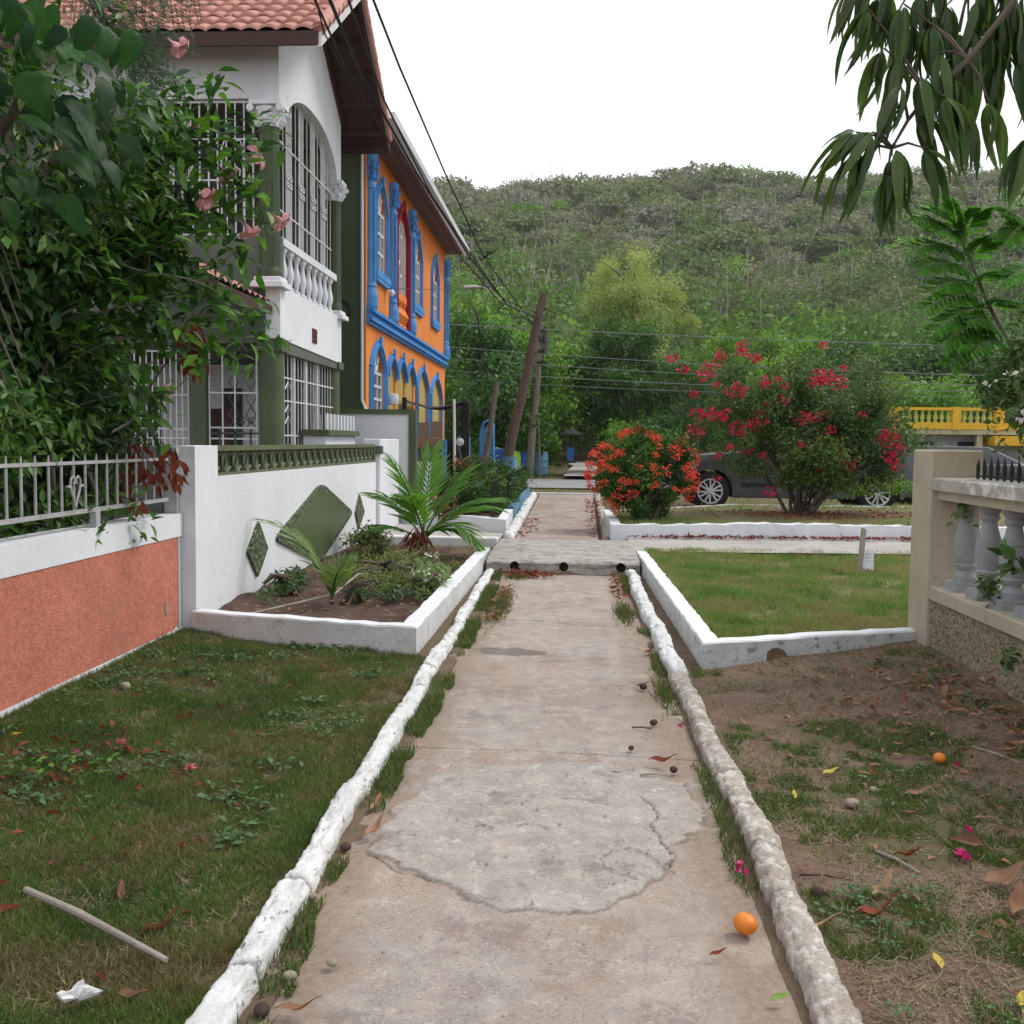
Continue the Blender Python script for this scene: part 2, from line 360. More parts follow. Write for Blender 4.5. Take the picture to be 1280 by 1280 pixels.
M['grass'] = leafm('lawn_grass', [(.04, .082, .02), (.065, .13, .026), (.11, .195, .038), (.20, .165, .08), (.15, .105, .065)], .6, .3)
M['grassR'] = leafm('fresh_lawn_grass', [(.06, .13, .026), (.11, .21, .04), (.17, .30, .06), (.30, .28, .13), (.30, .21, .13)], .6, .3)
M['thatch'] = leafm('thatch', [(.2, .16, .09), (.16, .11, .07), (.24, .18, .11), (.32, .26, .17)], .8, .1)
M['clover'] = leafm('ground_weed', [(.05, .10, .04), (.08, .16, .06), (.11, .2, .07)], .55, .25)
M['pothos'] = leafm('large_dark_leaf', [(.012, .045, .014), (.02, .07, .016), (.035, .11, .018), (.016, .055, .018)], .5, .35, .2)
M['alla'] = leafm('allamanda_leaf', [(.018, .06, .013), (.04, .115, .018), (.08, .20, .028), (.17, .35, .045)], .45, .35, .4)
M['darkbush'] = leafm('dark_bush_leaf', [(.018, .05, .015), (.035, .085, .02), (.06, .14, .03), (.11, .22, .04)], .45, .3, .35)
M['fine'] = leafm('feathery_leaf', [(.03, .075, .03), (.05, .11, .035)], .5, .3)
M['mangoL'] = leafm('mango_leaf', [(.035, .08, .022), (.06, .12, .03), (.10, .17, .035), (.07, .09, .04)], .42, .4, .4)
M['moringa'] = leafm('bipinnate_leaf', [(.05, .17, .02), (.10, .29, .03), (.17, .42, .045)], .5, .45)
M['rbush'] = leafm('wall_bush_leaf', [(.035, .075, .025), (.06, .12, .03), (.10, .17, .05), (.17, .22, .10)], .5, .3)
M['whitebract'] = leafm('white_bract', [(.6, .58, .5), (.7, .66, .6)], .5, .3, .3, (1, 1, .9))
M['palm'] = leafm('palm_leaflet', [(.07, .17, .03), (.10, .23, .035), (.15, .30, .05)], .4, .4, .4)
M['palmpale'] = leafm('seedling_leaflet', [(.16, .26, .08), (.24, .33, .13)], .45, .35)
M['bougL'] = leafm('bougainvillea_leaf', [(.03, .075, .016), (.055, .12, .024), (.10, .17, .034), (.19, .20, .06)], .5, .25)
M['ixoraL'] = leafm('ixora_leaf', [(.03, .08, .015), (.055, .13, .02), (.09, .19, .03)], .45, .3)
M['treeG'] = leafm('tree_leaf_green', [(.065, .15, .022), (.11, .23, .032), (.18, .34, .05), (.27, .44, .07)], .5, .45)
M['treeD'] = leafm('tree_leaf_dark', [(.025, .075, .018), (.045, .12, .025), (.07, .165, .035), (.10, .21, .045)], .5, .3)
M['treeP'] = leafm('tree_leaf_pale', [(.26, .31, .11), (.35, .41, .14), (.42, .48, .17), (.50, .55, .21)], .6, .35)
M['hillL'] = leafm('hill_leaf', [(.30, .285, .24), (.27, .275, .195), (.22, .26, .14), (.17, .23, .10), (.10, .16, .055), (.16, .30, .055), (.30, .48, .09)], .9, .2, .05)
M['hillT'] = pm('dry_trunks', (.50, .47, .43), (.38, .35, .32), 1, .9, 0)
# ================================================ THE GROUND
PL = np.array([(-.76, 2.0), (-.76, 2.53), (-.80, 3.21), (-.78, 3.6), (-.77, 4.79), (-.75, 6.16), (-.76, 7.69), (-.79, 10.78), (-.86, 12.2)])
PR = np.array([(.57, 2.0), (.58, 2.64), (.61, 3.32), (.60, 4.03), (.60, 4.86), (.57, 6.09), (.56, 8.17), (.55, 10.96), (.6, 12.2)])
def edgeL(y): return np.interp(y, PL[:, 1], PL[:, 0])+.06*(fbm(y*5, 0*y+3, 4, 5)-.5)
def edgeR(y): return np.interp(y, PR[:, 1], PR[:, 0])+.07*(fbm(y*5, 0*y+8, 4, 6)-.5)
def hill_z(x, y):
    s = smooth(62, 250, y)**1.15
    crest = np.interp(x, [-400, -60, -31, -20, -5, 20, 45, 100, 250, 400], [41, 51, 55.0, 54, 55.5, 56, 55.0, 56.5, 55, 45])
    far = smooth(300, 420, y)
    rid = (fbm(x/38, y/60, 4, 31)-.5)*9*smooth(70, 120, y)*(1-.75*smooth(200, 250, y))
    return crest*s*(1-.5*far)+rid
def ground_z(x, y):
    x = np.asarray(x, float); y = np.asarray(y, float)
    z = (fbm(x*1.4, y*1.4, 4, 2)-.5)*.05*smooth(.1, .5, np.minimum(np.abs(x+.9), np.abs(x-.72)))+(fbm(x*9, y*9, 3, 3)-.5)*.018
    inpath = (x > edgeL(y)) & (x < edgeR(y)) & (y < 12)
    z = np.where((x > -1.1) & (x < .9), (fbm(x*12, y*12, 3, 4)-.5)*.02+.006, z)
    z = z+.05*smooth(-2.2, -2.9, x)*(y < 8)+.12*np.clip((x-.95)/1.5, 0, 1)*(y < 8)*(.35+.65*smooth(4.5, 7.0, y))
    z = np.where(inpath, -.07, z)
    z = np.where(y > 11.8, .10+(fbm(x*.6, y*.6, 3, 9)-.5)*.05, z)
    return z+hill_z(x, y)
def axis(a, b, fine0, fine1, step, grow):
    l = [fine0]; s = step
    while l[-1] < fine1: l.append(l[-1]+step)
    s = step; r = l[-1]
    while r < b: s *= grow; r += s; l.append(r)
    s = step; r = l[0]; k = []
    while r > a: s *= grow; r -= s; k.append(r)
    return np.array(k[::-1]+l)
def grid(xs, ys):
    X, Y = np.meshgrid(xs, ys); nx, ny = len(xs), len(ys)
    i = np.arange(nx*ny).reshape(ny, nx)
    F = np.stack([i[:-1, :-1], i[:-1, 1:], i[1:, 1:], i[1:, :-1]], -1).reshape(-1, 4)
    return X.ravel(), Y.ravel(), F
def grassiness(x, y):
    n = fbm(x*1.3, y*1.3, 4, 11); n2 = fbm(x*4.5, y*4.5, 3, 12)
    g = smooth(.25, .55, n*.6+n2*.4)
    left = np.clip(.55+.6*(n-.4)+.25*smooth(4.6, 3, y), 0, 1)
    right = smooth(.50, .60, n*.55+n2*.45+.05*smooth(3.6, 2.6, y)-.05*smooth(1.5, 2.4, x))
    side = np.where(x < -.9, left, np.where(x > .75, right, .45))
    g = np.where(y < 12, side, np.clip(.5+.8*(n-.4), 0, 1))
    return g
gm = bpy.data.materials.new('ground_soil_grass'); gm.use_nodes = True
def mk_ground(m, soil1, soil2, grass1, grass2):
    t = m.node_tree; b = t.nodes['Principled BSDF']; L = t.links.new
    geo = t.nodes.new('ShaderNodeNewGeometry')
    def noise(s, d=6):
        n = t.nodes.new('ShaderNodeTexNoise'); n.inputs['Scale'].default_value = s; n.inputs['Detail'].default_value = d; L(geo.outputs['Position'], n.inputs[0]); return n.outputs['Fac']
    def mix(f, a, c):
        n = t.nodes.new('ShaderNodeMix'); n.data_type = 'RGBA'
        for s, v in ((0, f), (6, a), (7, c)):
            if isinstance(v, tuple): n.inputs[s].default_value = C4(v)
            else: L(v, n.inputs[s])
        return n.outputs[2]
    def ramp(f, a, c):
        r = t.nodes.new('ShaderNodeMapRange'); r.inputs[1].default_value = a; r.inputs[2].default_value = c; L(f, r.inputs[0]); return r.outputs[0]
    s = mix(ramp(noise(5), .35, .65), soil1, soil2); s = mix(ramp(noise(60, 4), .58, .72), s, tuple(min(1, c*1.5) for c in soil1)); s = mix(ramp(noise(120, 3), .55, .7), s, tuple(c*.5 for c in soil2))
    g = mix(ramp(noise(11), .35, .65), grass1, grass2)
    a = t.nodes.new('ShaderNodeAttribute'); a.attribute_name = 'g'
    L(mix(a.outputs['Fac'], s, g), b.inputs['Base Color']); b.inputs['Roughness'].default_value = .95; b.inputs['Specular IOR Level'].default_value = .15
    bn = t.nodes.new('ShaderNodeBump'); bn.inputs['Strength'].default_value = .8; bn.inputs['Distance'].default_value = .012; L(noise(45, 6), bn.inputs['Height']); L(bn.outputs[0], b.inputs['Normal'])
mk_ground(gm, (.20, .135, .10), (.135, .088, .065), (.10, .095, .045), (.13, .10, .06))
xs = axis(-420, 420, -4.2, 5, .045, 1.12); ys = axis(-30, 430, 1.9, 12.4, .05, 1.09)
X, Y, F = grid(xs, ys)
Z = ground_z(X, Y)
raw_mesh('ground', np.stack([X, Y, Z], 1), F, gm, attrs={'g': grassiness(X, Y)})['kind'] = 'structure'

# ------------------------------------------------ the path (height-modelled: overlay patch, joints, cracks)
PATCH = np.array([(-.72, 3.62), (-.71, 3.9), (-.69, 4.1), (-.64, 4.45), (-.41, 4.67), (-.05, 4.76), (.29, 4.71), (.50, 4.5), (.54, 4.2), (.50, 3.95), (.39, 3.74), (.30, 3.48), (.16, 3.28), (0, 3.17), (-.18, 3.21), (-.33, 3.29), (-.41, 3.39), (-.5, 3.48), (-.59, 3.52)])
def sdist(x, y, poly):
    """signed distance to polygon (negative inside)"""
    d = np.full(x.shape, 1e9); inside = np.zeros(x.shape, bool); n = len(poly)
    for i in range(n):
        ax_, ay = poly[i]; bx, by = poly[(i+1) % n]
        ex, ey = bx-ax_, by-ay; t = np.clip(((x-ax_)*ex+(y-ay)*ey)/(ex*ex+ey*ey), 0, 1)
        d = np.minimum(d, np.hypot(x-ax_-t*ex, y-ay-t*ey))
        c = ((ay > y) != (by > y)) & (x < (bx-ax_)*(y-ay)/(by-ay+1e-12)+ax_); inside ^= c
    return np.where(inside, -d, d)
def ldist(x, y, pts):
    d = np.full(x.shape, 1e9)
    for (ax_, ay), (bx, by) in zip(pts[:-1], pts[1:]):
        ex, ey = bx-ax_, by-ay; t = np.clip(((x-ax_)*ex+(y-ay)*ey)/(ex*ex+ey*ey), 0, 1)
        d = np.minimum(d, np.hypot(x-ax_-t*ex, y-ay-t*ey))
    return d
ys = np.concatenate([np.arange(1.9, 5.6, .0085), np.arange(5.6, 11.9, .02)]); xs = np.arange(-.92, .78, .0085)
X, Y, F = grid(xs, ys)
wx = X+(fbm(X*9, Y*9, 5, 41)-.5)*.14; wy = Y+(fbm(X*9, Y*9, 5, 42)-.5)*.14
sd_ = sdist(wx, wy, PATCH)
patch = smooth(.007, -.007, sd_)
Z = (fbm(X*2, Y*1.5, 3, 43)-.5)*.015+(fbm(X*30, Y*30, 4, 44)-.5)*.006
Z += patch*(.009+(fbm(X*12, Y*12, 4, 45)-.5)*.010)
thin = smooth(.49, .51, fbm(X*3.2+5, Y*3.2, 5, 46))           # laitance skin that has flaked off in places
Z += thin*.0025*(1-patch)
mid = smooth(-.10, -.13, sd_)*smooth(.52, .54, fbm(X*2.6, Y*2.6+9, 5, 47)); Z += mid*.004
groove = np.zeros_like(Z)
for pts, w, dp in (([(-.9, 4.93), (-.3, 4.92), (.2, 4.88), (.7, 4.84)], .006, .02), ([(-.8, 8.62), (-.4, 8.62), (0, 8.42), (.6, 8.36)], .012, .02), ([(-.7, 6.9), (.1, 6.72), (.7, 6.9)], .005, .006),
                   ([(.30, 4.30), (.36, 4.1), (.32, 3.92), (.38, 3.76), (.36, 3.6)], .005, .012), ([(-.72, 3.62), (-.62, 3.5), (-.45, 3.42)], .006, .01)):
    d = ldist(wx*.35+X*.65, wy*.35+Y*.65, pts); gq = smooth(w, w*.3, d); groove = np.maximum(groove, gq*(dp > .007)); Z -= gq*dp
for cx, cy, rx, ry in ((-.33, 3.87, .035, .045), (-.14, 3.89, .06, .055)):      # round marks pressed into the cement
    q = np.hypot((X-cx)/rx, (Y-cy)/ry); Z -= smooth(1.05, .95, q)*.008; groove = np.maximum(groove, smooth(.09, .0, np.abs(q-1.0))*(Y > cy-.3*ry)*.8)
q = sdist(wx, wy, np.array([(.10, 3.62), (.20, 3.72), (.33, 3.66), (.38, 3.55), (.28, 3.50), (.16, 3.52)])); Z -= smooth(0, -.012, q)*.010; groove = np.maximum(groove, smooth(.006, .001, np.abs(q))*.7)
rim = smooth(.010, .002, np.abs(sd_-.003))*smooth(.35, .55, fbm(X*4, Y*4, 3, 58)+.25*(Y < 3.75)); groove = np.maximum(groove, rim*.62); Z -= rim*.002
pmt = bpy.data.materials.new('worn_path_concrete'); pmt.use_nodes = True
t = pmt.node_tree; b = t.nodes['Principled BSDF']; L = t.links.new
geo = t.nodes.new('ShaderNodeNewGeometry')
def nz(s, d=6, r=.6, st=None):
    n = t.nodes.new('ShaderNodeTexNoise'); n.inputs['Scale'].default_value = s; n.inputs['Detail'].default_value = d; n.inputs['Roughness'].default_value = r
    if st:
        mp = t.nodes.new('ShaderNodeMapping'); mp.inputs['Scale'].default_value = st; L(geo.outputs['Position'], mp.inputs[0]); L(mp.outputs[0], n.inputs[0])
    else: L(geo.outputs['Position'], n.inputs[0])
    return n.outputs['Fac']
def mx(f, a, c, bt='MIX'):
    n = t.nodes.new('ShaderNodeMix'); n.data_type = 'RGBA'; n.blend_type = bt
    for s, v in ((0, f), (6, a), (7, c)):
        if isinstance(v, (int, float)): n.inputs[s].default_value = v
        elif isinstance(v, tuple): n.inputs[s].default_value = C4(v)
        else: L(v, n.inputs[s])
    return n.outputs[2]
def mr(f, a, c, lo=0, hi=1):
    r = t.nodes.new('ShaderNodeMapRange'); r.inputs[1].default_value = a; r.inputs[2].default_value = c; r.inputs[3].default_value = lo; r.inputs[4].default_value = hi; L(f, r.inputs[0]); return r.outputs[0]
def at(nm): a = t.nodes.new('ShaderNodeAttribute'); a.attribute_name = nm; return a.outputs['Fac']
c = mx(mr(nz(1.3), .35, .65), (.385, .305, .25), (.33, .275, .235))
c = mx(mr(nz(4.5, 8), .50, .66, 0, .75), c, (.29, .21, .165))
c = mx(mr(nz(7, 8, .7), .56, .66, 0, .8), c, (.49, .43, .375))
c = mx(at('thin'), c, mx(mr(nz(9, 8), .4, .6), (.43, .375, .33), (.32, .28, .25)))
pc = mx(mr(nz(6, 8, .7), .38, .62), (.425, .385, .345), (.315, .285, .255)); pc = mx(mr(nz(14, 8, .7), .56, .62, 0, .6), pc, (.56, .53, .49)); pc = mx(mr(nz(5, 9, .7), .54, .62, 0, .6), pc, (.46, .38, .315))
c = mx(at('patch'), c, pc)
c = mx(mr(nz(1.7, 9, .7), .60, .68, 0, .6), c, (.20, .18, .165))
c = mx(mr(nz(26, 6), .60, .70, 0, .5), c, (.22, .17, .14)); c = mx(mr(nz(80, 5, .7), .56, .64, 0, .65), c, (.17, .14, .12)); c = mx(mr(nz(120, 4, .7), .57, .65, 0, .6), c, (.66, .60, .53)); c = mx(mr(nz(1.1, 10, .75), .55, .60, 0, .4), c, (.24, .19, .155)); c = mx(mr(nz(2.2, 10, .8), .575, .60, 0, .6), c, (.23, .20, .185))
c = mx(at('soil'), c, mx(mr(nz(40, 5, .7), .4, .6), (.22, .155, .115), (.32, .24, .18))); c = mx(at('groove'), c, (.09, .075, .058))
L(c, b.inputs['Base Color']); b.inputs['Roughness'].default_value = .88; b.inputs['Specular IOR Level'].default_value = .2
bn = t.nodes.new('ShaderNodeBump'); bn.inputs['Strength'].default_value = 1.0; bn.inputs['Distance'].default_value = .012
L(mx(.5, nz(60, 6, .7), nz(9, 8, .7, (1, 1.6, 1))), bn.inputs['Height']); L(bn.outputs[0], b.inputs['Normal'])
eL, eR = edgeL(Y), edgeR(Y)
soil = np.maximum(smooth(.17, -.01, X-eL-.10*fbm(X*6, Y*6, 4, 51)), smooth(.20, .01, eR-X-.14*fbm(X*6, Y*4, 4, 52)))*.85*smooth(.3, .5, fbm(X*7, Y*5, 4, 53)+.08)
soil = np.maximum(soil*.85, smooth(.56, .68, fbm(X*2.2, Y*2.2, 5, 54))*.35*smooth(-.1, .5, X))
dark = np.hypot((X+.42)/.3, (Y-7.28)/.16)+(fbm(X*8, Y*8, 3, 55)-.5)*.9       # the dark damp blotch
soil = np.clip(soil, 0, 1)*(1-patch*.75)
raw_mesh('path', np.stack([X, Y, Z+.0], 1), F, pmt, attrs={'patch': patch, 'thin': thin*.7, 'soil': soil, 'groove': np.maximum(groove*.9, smooth(1, .85, dark)*.6)})['kind'] = 'structure'
# path beyond the crossing
ys = np.arange(14.0, 26.6, .04); xs = np.arange(-.82, .5, .03); X, Y, F = grid(xs, ys)
lk = np.interp(Y, [14, 26.5], [-.80, -.86]); X2 = lk+(X+.82)/(1.3)*np.interp(Y, [14, 26.5], [1.16, 1.36])
raw_mesh('far_path', np.stack([X2, Y, .150+(fbm(X*8, Y*8, 3, 4)-.5)*.01-smooth(.02, 0, np.abs((Y-14) % 3.1-1.5))*.02], 1), F, pmt, attrs={'patch': X*0, 'thin': smooth(.5, .55, fbm(X*2, Y, 4, 3))*.5, 'soil': smooth(.5, .62, fbm(X*4, Y*3, 4, 77))*.6, 'groove': smooth(.03, 0, np.abs((Y-14) % 3.1-1.5))*.5})['kind'] = 'structure'
mb = MB(); mb.box(-1.0, 1.2, 26.6, 26.85, .0, .19); mb.build('kerb_crossing', M['curb'])['kind'] = 'structure'
# the cross drive: bridge slab + strips either side
mb = MB()
prof = [(11.66, .0), (11.655, .08), (11.64, .125), (11.67, .15), (11.78, .168), (12.1, .18), (12.7, .190), (14.02, .178), (14.02, .0)]
mb.prism(prof, 'x', -.98, .76)
M['slabM'] = pm('limewashed_concrete', (.56, .54, .50), (.42, .39, .36), 2.5, .85, .7, 30, stain=(.20, .17, .14), ssc=9, sthr=(.50, .60), fine=.45, stretch=(.6, 1.5, 1.8))
bs = mb.build('culvert_slab', M['slabM']); tag(bs, 'pale concrete slab carried across the path over three round drain holes', 'concrete slab')
mdf = bs.modifiers.new('b', 'BEVEL'); mdf.width = .006; mdf.segments = 2
holes = []
for x in (-.66, -.10, .545):
    q = bpy.data.meshes.new('drain'); mb = MB(); mb.lathe([(.048, -.3), (.048, .35)], (x, 11.66, .085), 18, axis='y'); mb.lathe([(.0475, .02), (.0475, .30)], (0, 0, 0), 18, axis='y')
    holes.append((x, .085))
# drain holes: dark pipe sockets with a rim, opening in the slab's front
mb = MB()
M['pipe'] = pm('pipe_bore', (.012, .011, .01), None, 3, .9, 0); M['piperim'] = pm('pipe_rim', (.2, .19, .17), None, 8, .9, .3)
def ring_pipe(x, y, z, r):
    a = MB(); n = 20; vs = []; fs = []
    for (rr, yy) in ((r*1.18, .0), (r*1.16, -.012), (r, -.014), (r*.97, .45), (.001, .45)):
        for k in range(n): an = 2*PI*k/n; vs.append((x+rr*math.cos(an), y+yy, z+rr*math.sin(an)))
    for i in range(4):
        for k in range(n): k2 = (k+1) % n; fs.append((i*n+k, i*n+k2, (i+1)*n+k2, (i+1)*n+k))
    a.add(vs, fs); a.m = [0]*(2*n)+[1]*(2*n); return a
cut = MB()
for i, x in enumerate((-.66, -.10, .545)):
    ring_pipe(x, 11.672, .088, .05).build('drain_pipe', [M['piperim'], M['pipe']], bs, True)
    cut.lathe([(.056, -.4), (.056, .40)], (x, 11.66, .088), 20, axis='y')
co = cut.build('cutter', M['pipe']); md2 = bs.modifiers.new('c', 'BOOLEAN'); md2.object = co; md2.operation = 'DIFFERENCE'; md2.solver = 'EXACT'
bpy.context.view_layer.update()
dg = bpy.context.evaluated_depsgraph_get(); me2 = bpy.data.meshes.new_from_object(bs.evaluated_get(dg)); bs.modifiers.clear(); bs.data = me2; bpy.data.objects.remove(co)
X, Y, F = grid(np.arange(.76, 9, .1), np.arange(12.75, 14.6, .1))
raw_mesh('drive_pavement', np.stack([X, Y+ (X-.76)*.06, .165+(fbm(X*3, Y*3, 3, 8)-.5)*.012], 1), F, M['concrete'])['kind'] = 'structure'
X, Y, F = grid(np.arange(-2.9, -.97, .1), np.arange(13.9, 16.6, .1))
raw_mesh('gateway_pavement', np.stack([X, Y, .165+(fbm(X*3, Y*3, 3, 8)-.5)*.015], 1), F, M['concrete'])['kind'] = 'structure'
X, Y, F = grid(np.arange(-60, 80, 1.), np.arange(30.6, 38.3, .7))
raw_mesh('road', np.stack([X, Y+X*.02, .145+0*X], 1), F, M['asphalt'])['kind'] = 'structure'
X, Y, F = grid(np.arange(-1.0, .8, .2), np.arange(38.6, 66, .5))
raw_mesh('footpath_beyond_road', np.stack([X*.8+.35+(fbm(Y/6, 0*Y, 3, 5)-.5)*1.2+(Y-38)*.02, Y, .22+np.maximum(hill_z(X, Y), 0)+.03], 1), F, M['concrete'])['kind'] = 'structure'

# ------------------------------------------------ rough whitewashed kerbs (rounded, in cast lengths)
def kerb(name, pts, w, h, mat, label, seed, seg=.55, rough=.02, z0=-.03, seams=.02, lumpy=.12):
    pts = np.array(pts, float); dl = np.hypot(*np.diff(pts[:, :2], axis=0).T); s = np.concatenate([[0], np.cumsum(dl)]); Lg = s[-1]
    ss = np.arange(0, Lg, .014); xx = np.interp(ss, s, pts[:, 0]); yy = np.interp(ss, s, pts[:, 1]); zz = np.interp(ss, s, pts[:, 2] if pts.shape[1] > 2 else pts[:, 0]*0)
    dx = np.gradient(xx); dy = np.gradient(yy); l = np.hypot(dx, dy); nx_, ny_ = dy/l, -dx/l
    K = 20; th = np.linspace(PI*1.08, -PI*.08, K); V = np.zeros((len(ss), K, 3))
    S, T = np.meshgrid(ss, th, indexing='ij')
    segl = seg*(.7+.6*vnoise(np.floor(ss/seg), ss*0, seed)); ph = ss % seg
    seam = smooth(.022, .0, np.minimum(ph, seg-ph))*(vnoise(np.floor(ss/seg+.5), ss*0+2, seed+9) > .25)
    lump = 1+(vnoise(np.floor(ss/seg), ss*0+4, seed+3)-.5)*lumpy
    r = 1+(fbm(S*3.5, T*1.0, 3, seed+5)-.5)*.40+(fbm(S*12, T*3, 4, seed+6)-.5)*.30+(fbm(S*45, T*10, 3, seed+7)-.5)*.22-(seam*(.02+.16*vnoise(np.floor(ss/seg+.5), ss*0+2, seed+9)))[:, None]
    side = np.sign(np.cos(T))*np.abs(np.cos(T))**.75*w/2*r*lump[:, None]; up = np.where(np.sin(T) > 0, np.abs(np.sin(T))**.6, -.3)*h*(1+(r-1)*1.3)*lump[:, None]
    
    tp = (smooth(-.002, .07, ss)*smooth(-.002, .07, Lg-ss))[:, None]**.5; side = side*tp; up = up*tp
    off = (fbm(ss*1.7, ss*0+7, 2, seed+8)-.5)*.04
    V[..., 0] = (xx+nx_*off)[:, None]+nx_[:, None]*side; V[..., 1] = (yy+ny_*off)[:, None]+ny_[:, None]*side; V[..., 2] = zz[:, None]+z0*(np.sin(T) < 0)+up
    i = np.arange(len(ss)*K).reshape(len(ss), K); F = np.stack([i[:-1, :-1], i[1:, :-1], i[1:, 1:], i[:-1, 1:]], -1).reshape(-1, 4)
    o = raw_mesh(name, V.reshape(-1, 3), F, mat, attrs={'seam': (np.clip(seam[:, None]*(.5+fbm(S*30, T*4, 3, seed+2)), 0, 1)).ravel()})
    o['kind'] = 'structure'; tag(o, label, None); return o
def seam_mat(m):
    t = m.node_tree; b = t.nodes['Principled BSDF']; L = t.links.new; src = b.inputs['Base Color'].links[0].from_socket
    a = t.nodes.new('ShaderNodeAttribute'); a.attribute_name = 'seam'; n = t.nodes.new('ShaderNodeMix'); n.data_type = 'RGBA'
    mm = t.nodes.new('ShaderNodeMath'); mm.operation = 'MULTIPLY'; mm.inputs[1].default_value = .8; L(a.outputs['Fac'], mm.inputs[0]); L(mm.outputs[0], n.inputs[0])
    L(src, n.inputs[6]); n.inputs[7].default_value = (.13, .115, .095, 1); L(n.outputs[2], b.inputs['Base Color'])
M['kerbL'] = pm('flaking_whitewash', (.84, .84, .84), (.66, .655, .64), 9, .8, 1.0, 60, stain=(.20, .17, .14), ssc=24, sthr=(.60, .66), fine=.22, stretch=(1, .6, 1))
M['kerbR'] = pm('worn_kerb_stone', (.56, .50, .43), (.42, .35, .29), 7, .85, 1.0, 45, stain=(.74, .72, .68), ssc=15, sthr=(.50, .62), fine=.45, samt=.6)
seam_mat(M['kerbL']); seam_mat(M['kerbR'])
kerb('path_kerb', [(-.90, 1.6), (-.90, 2.5), (-.905, 3.5), (-.905, 5), (-.91, 7), (-.92, 9), (-.935, 11.6)], .098, .066, M['kerbL'], 'white flaking rounded kerb between lawn and path', 3)
kerb('path_kerb', [(.68, 1.6), (.69, 2.6), (.71, 3.7), (.695, 5), (.675, 6.6)], .112, .068, M['kerbR'], 'bare tan rounded kerb along the right of the path', 9, seg=.42)
kerb('path_kerb', [(.685, 6.45), (.665, 8), (.655, 10), (.66, 11.6)], .125, .085, M['kerbL'], 'white rounded kerb beside the raised lawn box', 21, seg=.8)
kerb('path_kerb', [(-.90, 14.2, .1), (-.93, 18, .1), (-.98, 22, .1), (-.99, 26, .1)], .16, .13, M['kerbL'], 'white kerb beside the far part of the path', 33)
kerb('path_kerb', [(.50, 14.6, .1), (.52, 18, .1), (.56, 22, .1), (.6, 26, .1)], .14, .12, M['kerbR'], 'worn kerb right of the far path', 36)

# ------------------------------------------------ low planter walls
def lowwall(name, pts, w, z0, z1, mats, label, cat, wob=.006):
    """low painted wall along a polyline: mitred, slightly uneven; clean top, weathered faces"""
    P = [Vector((p[0], p[1])) for p in pts]; zt = [p[2] if len(p) > 2 else z1 for p in pts]
    # subdivide
    Q = []; ZT = []
    for i in range(len(P)-1):
        n = max(2, int((P[i+1]-P[i]).length/.12))
        for k in range(n): Q.append((P[i].lerp(P[i+1], k/n), k == 0, i)); ZT.append(zt[i]+(zt[i+1]-zt[i])*k/n)
    Q.append((P[-1], True, len(P)-2)); ZT.append(zt[-1])
    vs = []; fs = []; mi = []
    for j, (q, corner, i) in enumerate(Q):
        d1 = (P[i+1]-P[i]).normalized(); 
        if corner and 0 < j < len(Q)-1:
            d0 = (P[i]-P[i-1]).normalized(); m = (Vector((d0.y, -d0.x))+Vector((d1.y, -d1.x))).normalized(); sc = 1/max(.4, m.dot(Vector((d1.y, -d1.x))))
        else: m = Vector((d1.y, -d1.x)); sc = 1
        zt_ = ZT[j]+random.uniform(-wob, wob); hw = w/2*sc
        for s_, z in ((-1, z0), (-1, zt_-.012), (-.9, zt_), (.9, zt_), (1, zt_-.012), (1, z0)):
            p = q+m*hw*s_+m*random.uniform(-wob, wob)*.6*(0 if z == z0 else 1); vs.append((p.x, p.y, z))
    n = len(Q)
    for j in range(n-1):
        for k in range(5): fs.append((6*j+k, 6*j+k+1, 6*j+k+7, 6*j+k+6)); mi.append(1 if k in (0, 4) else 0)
    fs += [tuple(range(6)), tuple(range(6*n-1, 6*n-7, -1))]; mi += [1, 1]
    mb = MB(); mb.add(vs, fs); mb.m = mi
    o = mb.build(name, mats, None); return tag(o, label, cat)
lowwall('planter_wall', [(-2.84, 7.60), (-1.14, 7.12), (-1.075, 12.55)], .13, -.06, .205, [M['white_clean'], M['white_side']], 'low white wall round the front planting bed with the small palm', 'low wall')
for pr, mt in (((-2.8, -1.00, 13.58, 13.80, 0, .225), 'x'),):
    mb = MB(); mb.bbox(*pr, .012); o = mb.build('planter_end_wall', M['curb']); tag(o, 'low white wall closing the bed behind the small palm', 'low wall')
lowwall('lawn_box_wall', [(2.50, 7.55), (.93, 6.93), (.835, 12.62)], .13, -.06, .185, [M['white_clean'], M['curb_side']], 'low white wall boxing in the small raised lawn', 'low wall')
lowwall('bed_wall', [(.58, 17.5), (.60, 14.55), (1.4, 14.62), (2.6, 14.78, .39), (5.5, 15.0), (9, 15.2)], .15, .05, .36, [M['white_clean'], M['white']], 'long low white wall in front of the flowering bushes', 'low wall', .012)
lowwall('kerb_strip_wall', [(.62, 17.2), (3.0, 19.5), (9.5, 19.6)], .10, .1, .375, [M['curb'], M['white']], 'thin white edging behind the flowering bushes beside the car', 'low wall')
lowwall('garden_wall', [(-3.0, 16.9), (-2.4, 16.35), (-1.06, 15.25), (-1.10, 17.5)], .14, .05, .36, [M['white_clean'], M['white']], 'low white wall round the garden bed past the gateway', 'low wall')
lowwall('blue_edging_wall', [(-1.10, 17.6), (-1.12, 21), (-1.14, 25.5)], .12, .05, .40, [M['bluepl2'], M['bluepl2']], 'pale blue edging under the black fence beside the far path', 'low wall')
mb = MB(); mb.lathe([(.075, -.02), (.07, .0), (.04, .004)], (1.39, 7.035, .05), 14, axis='y')
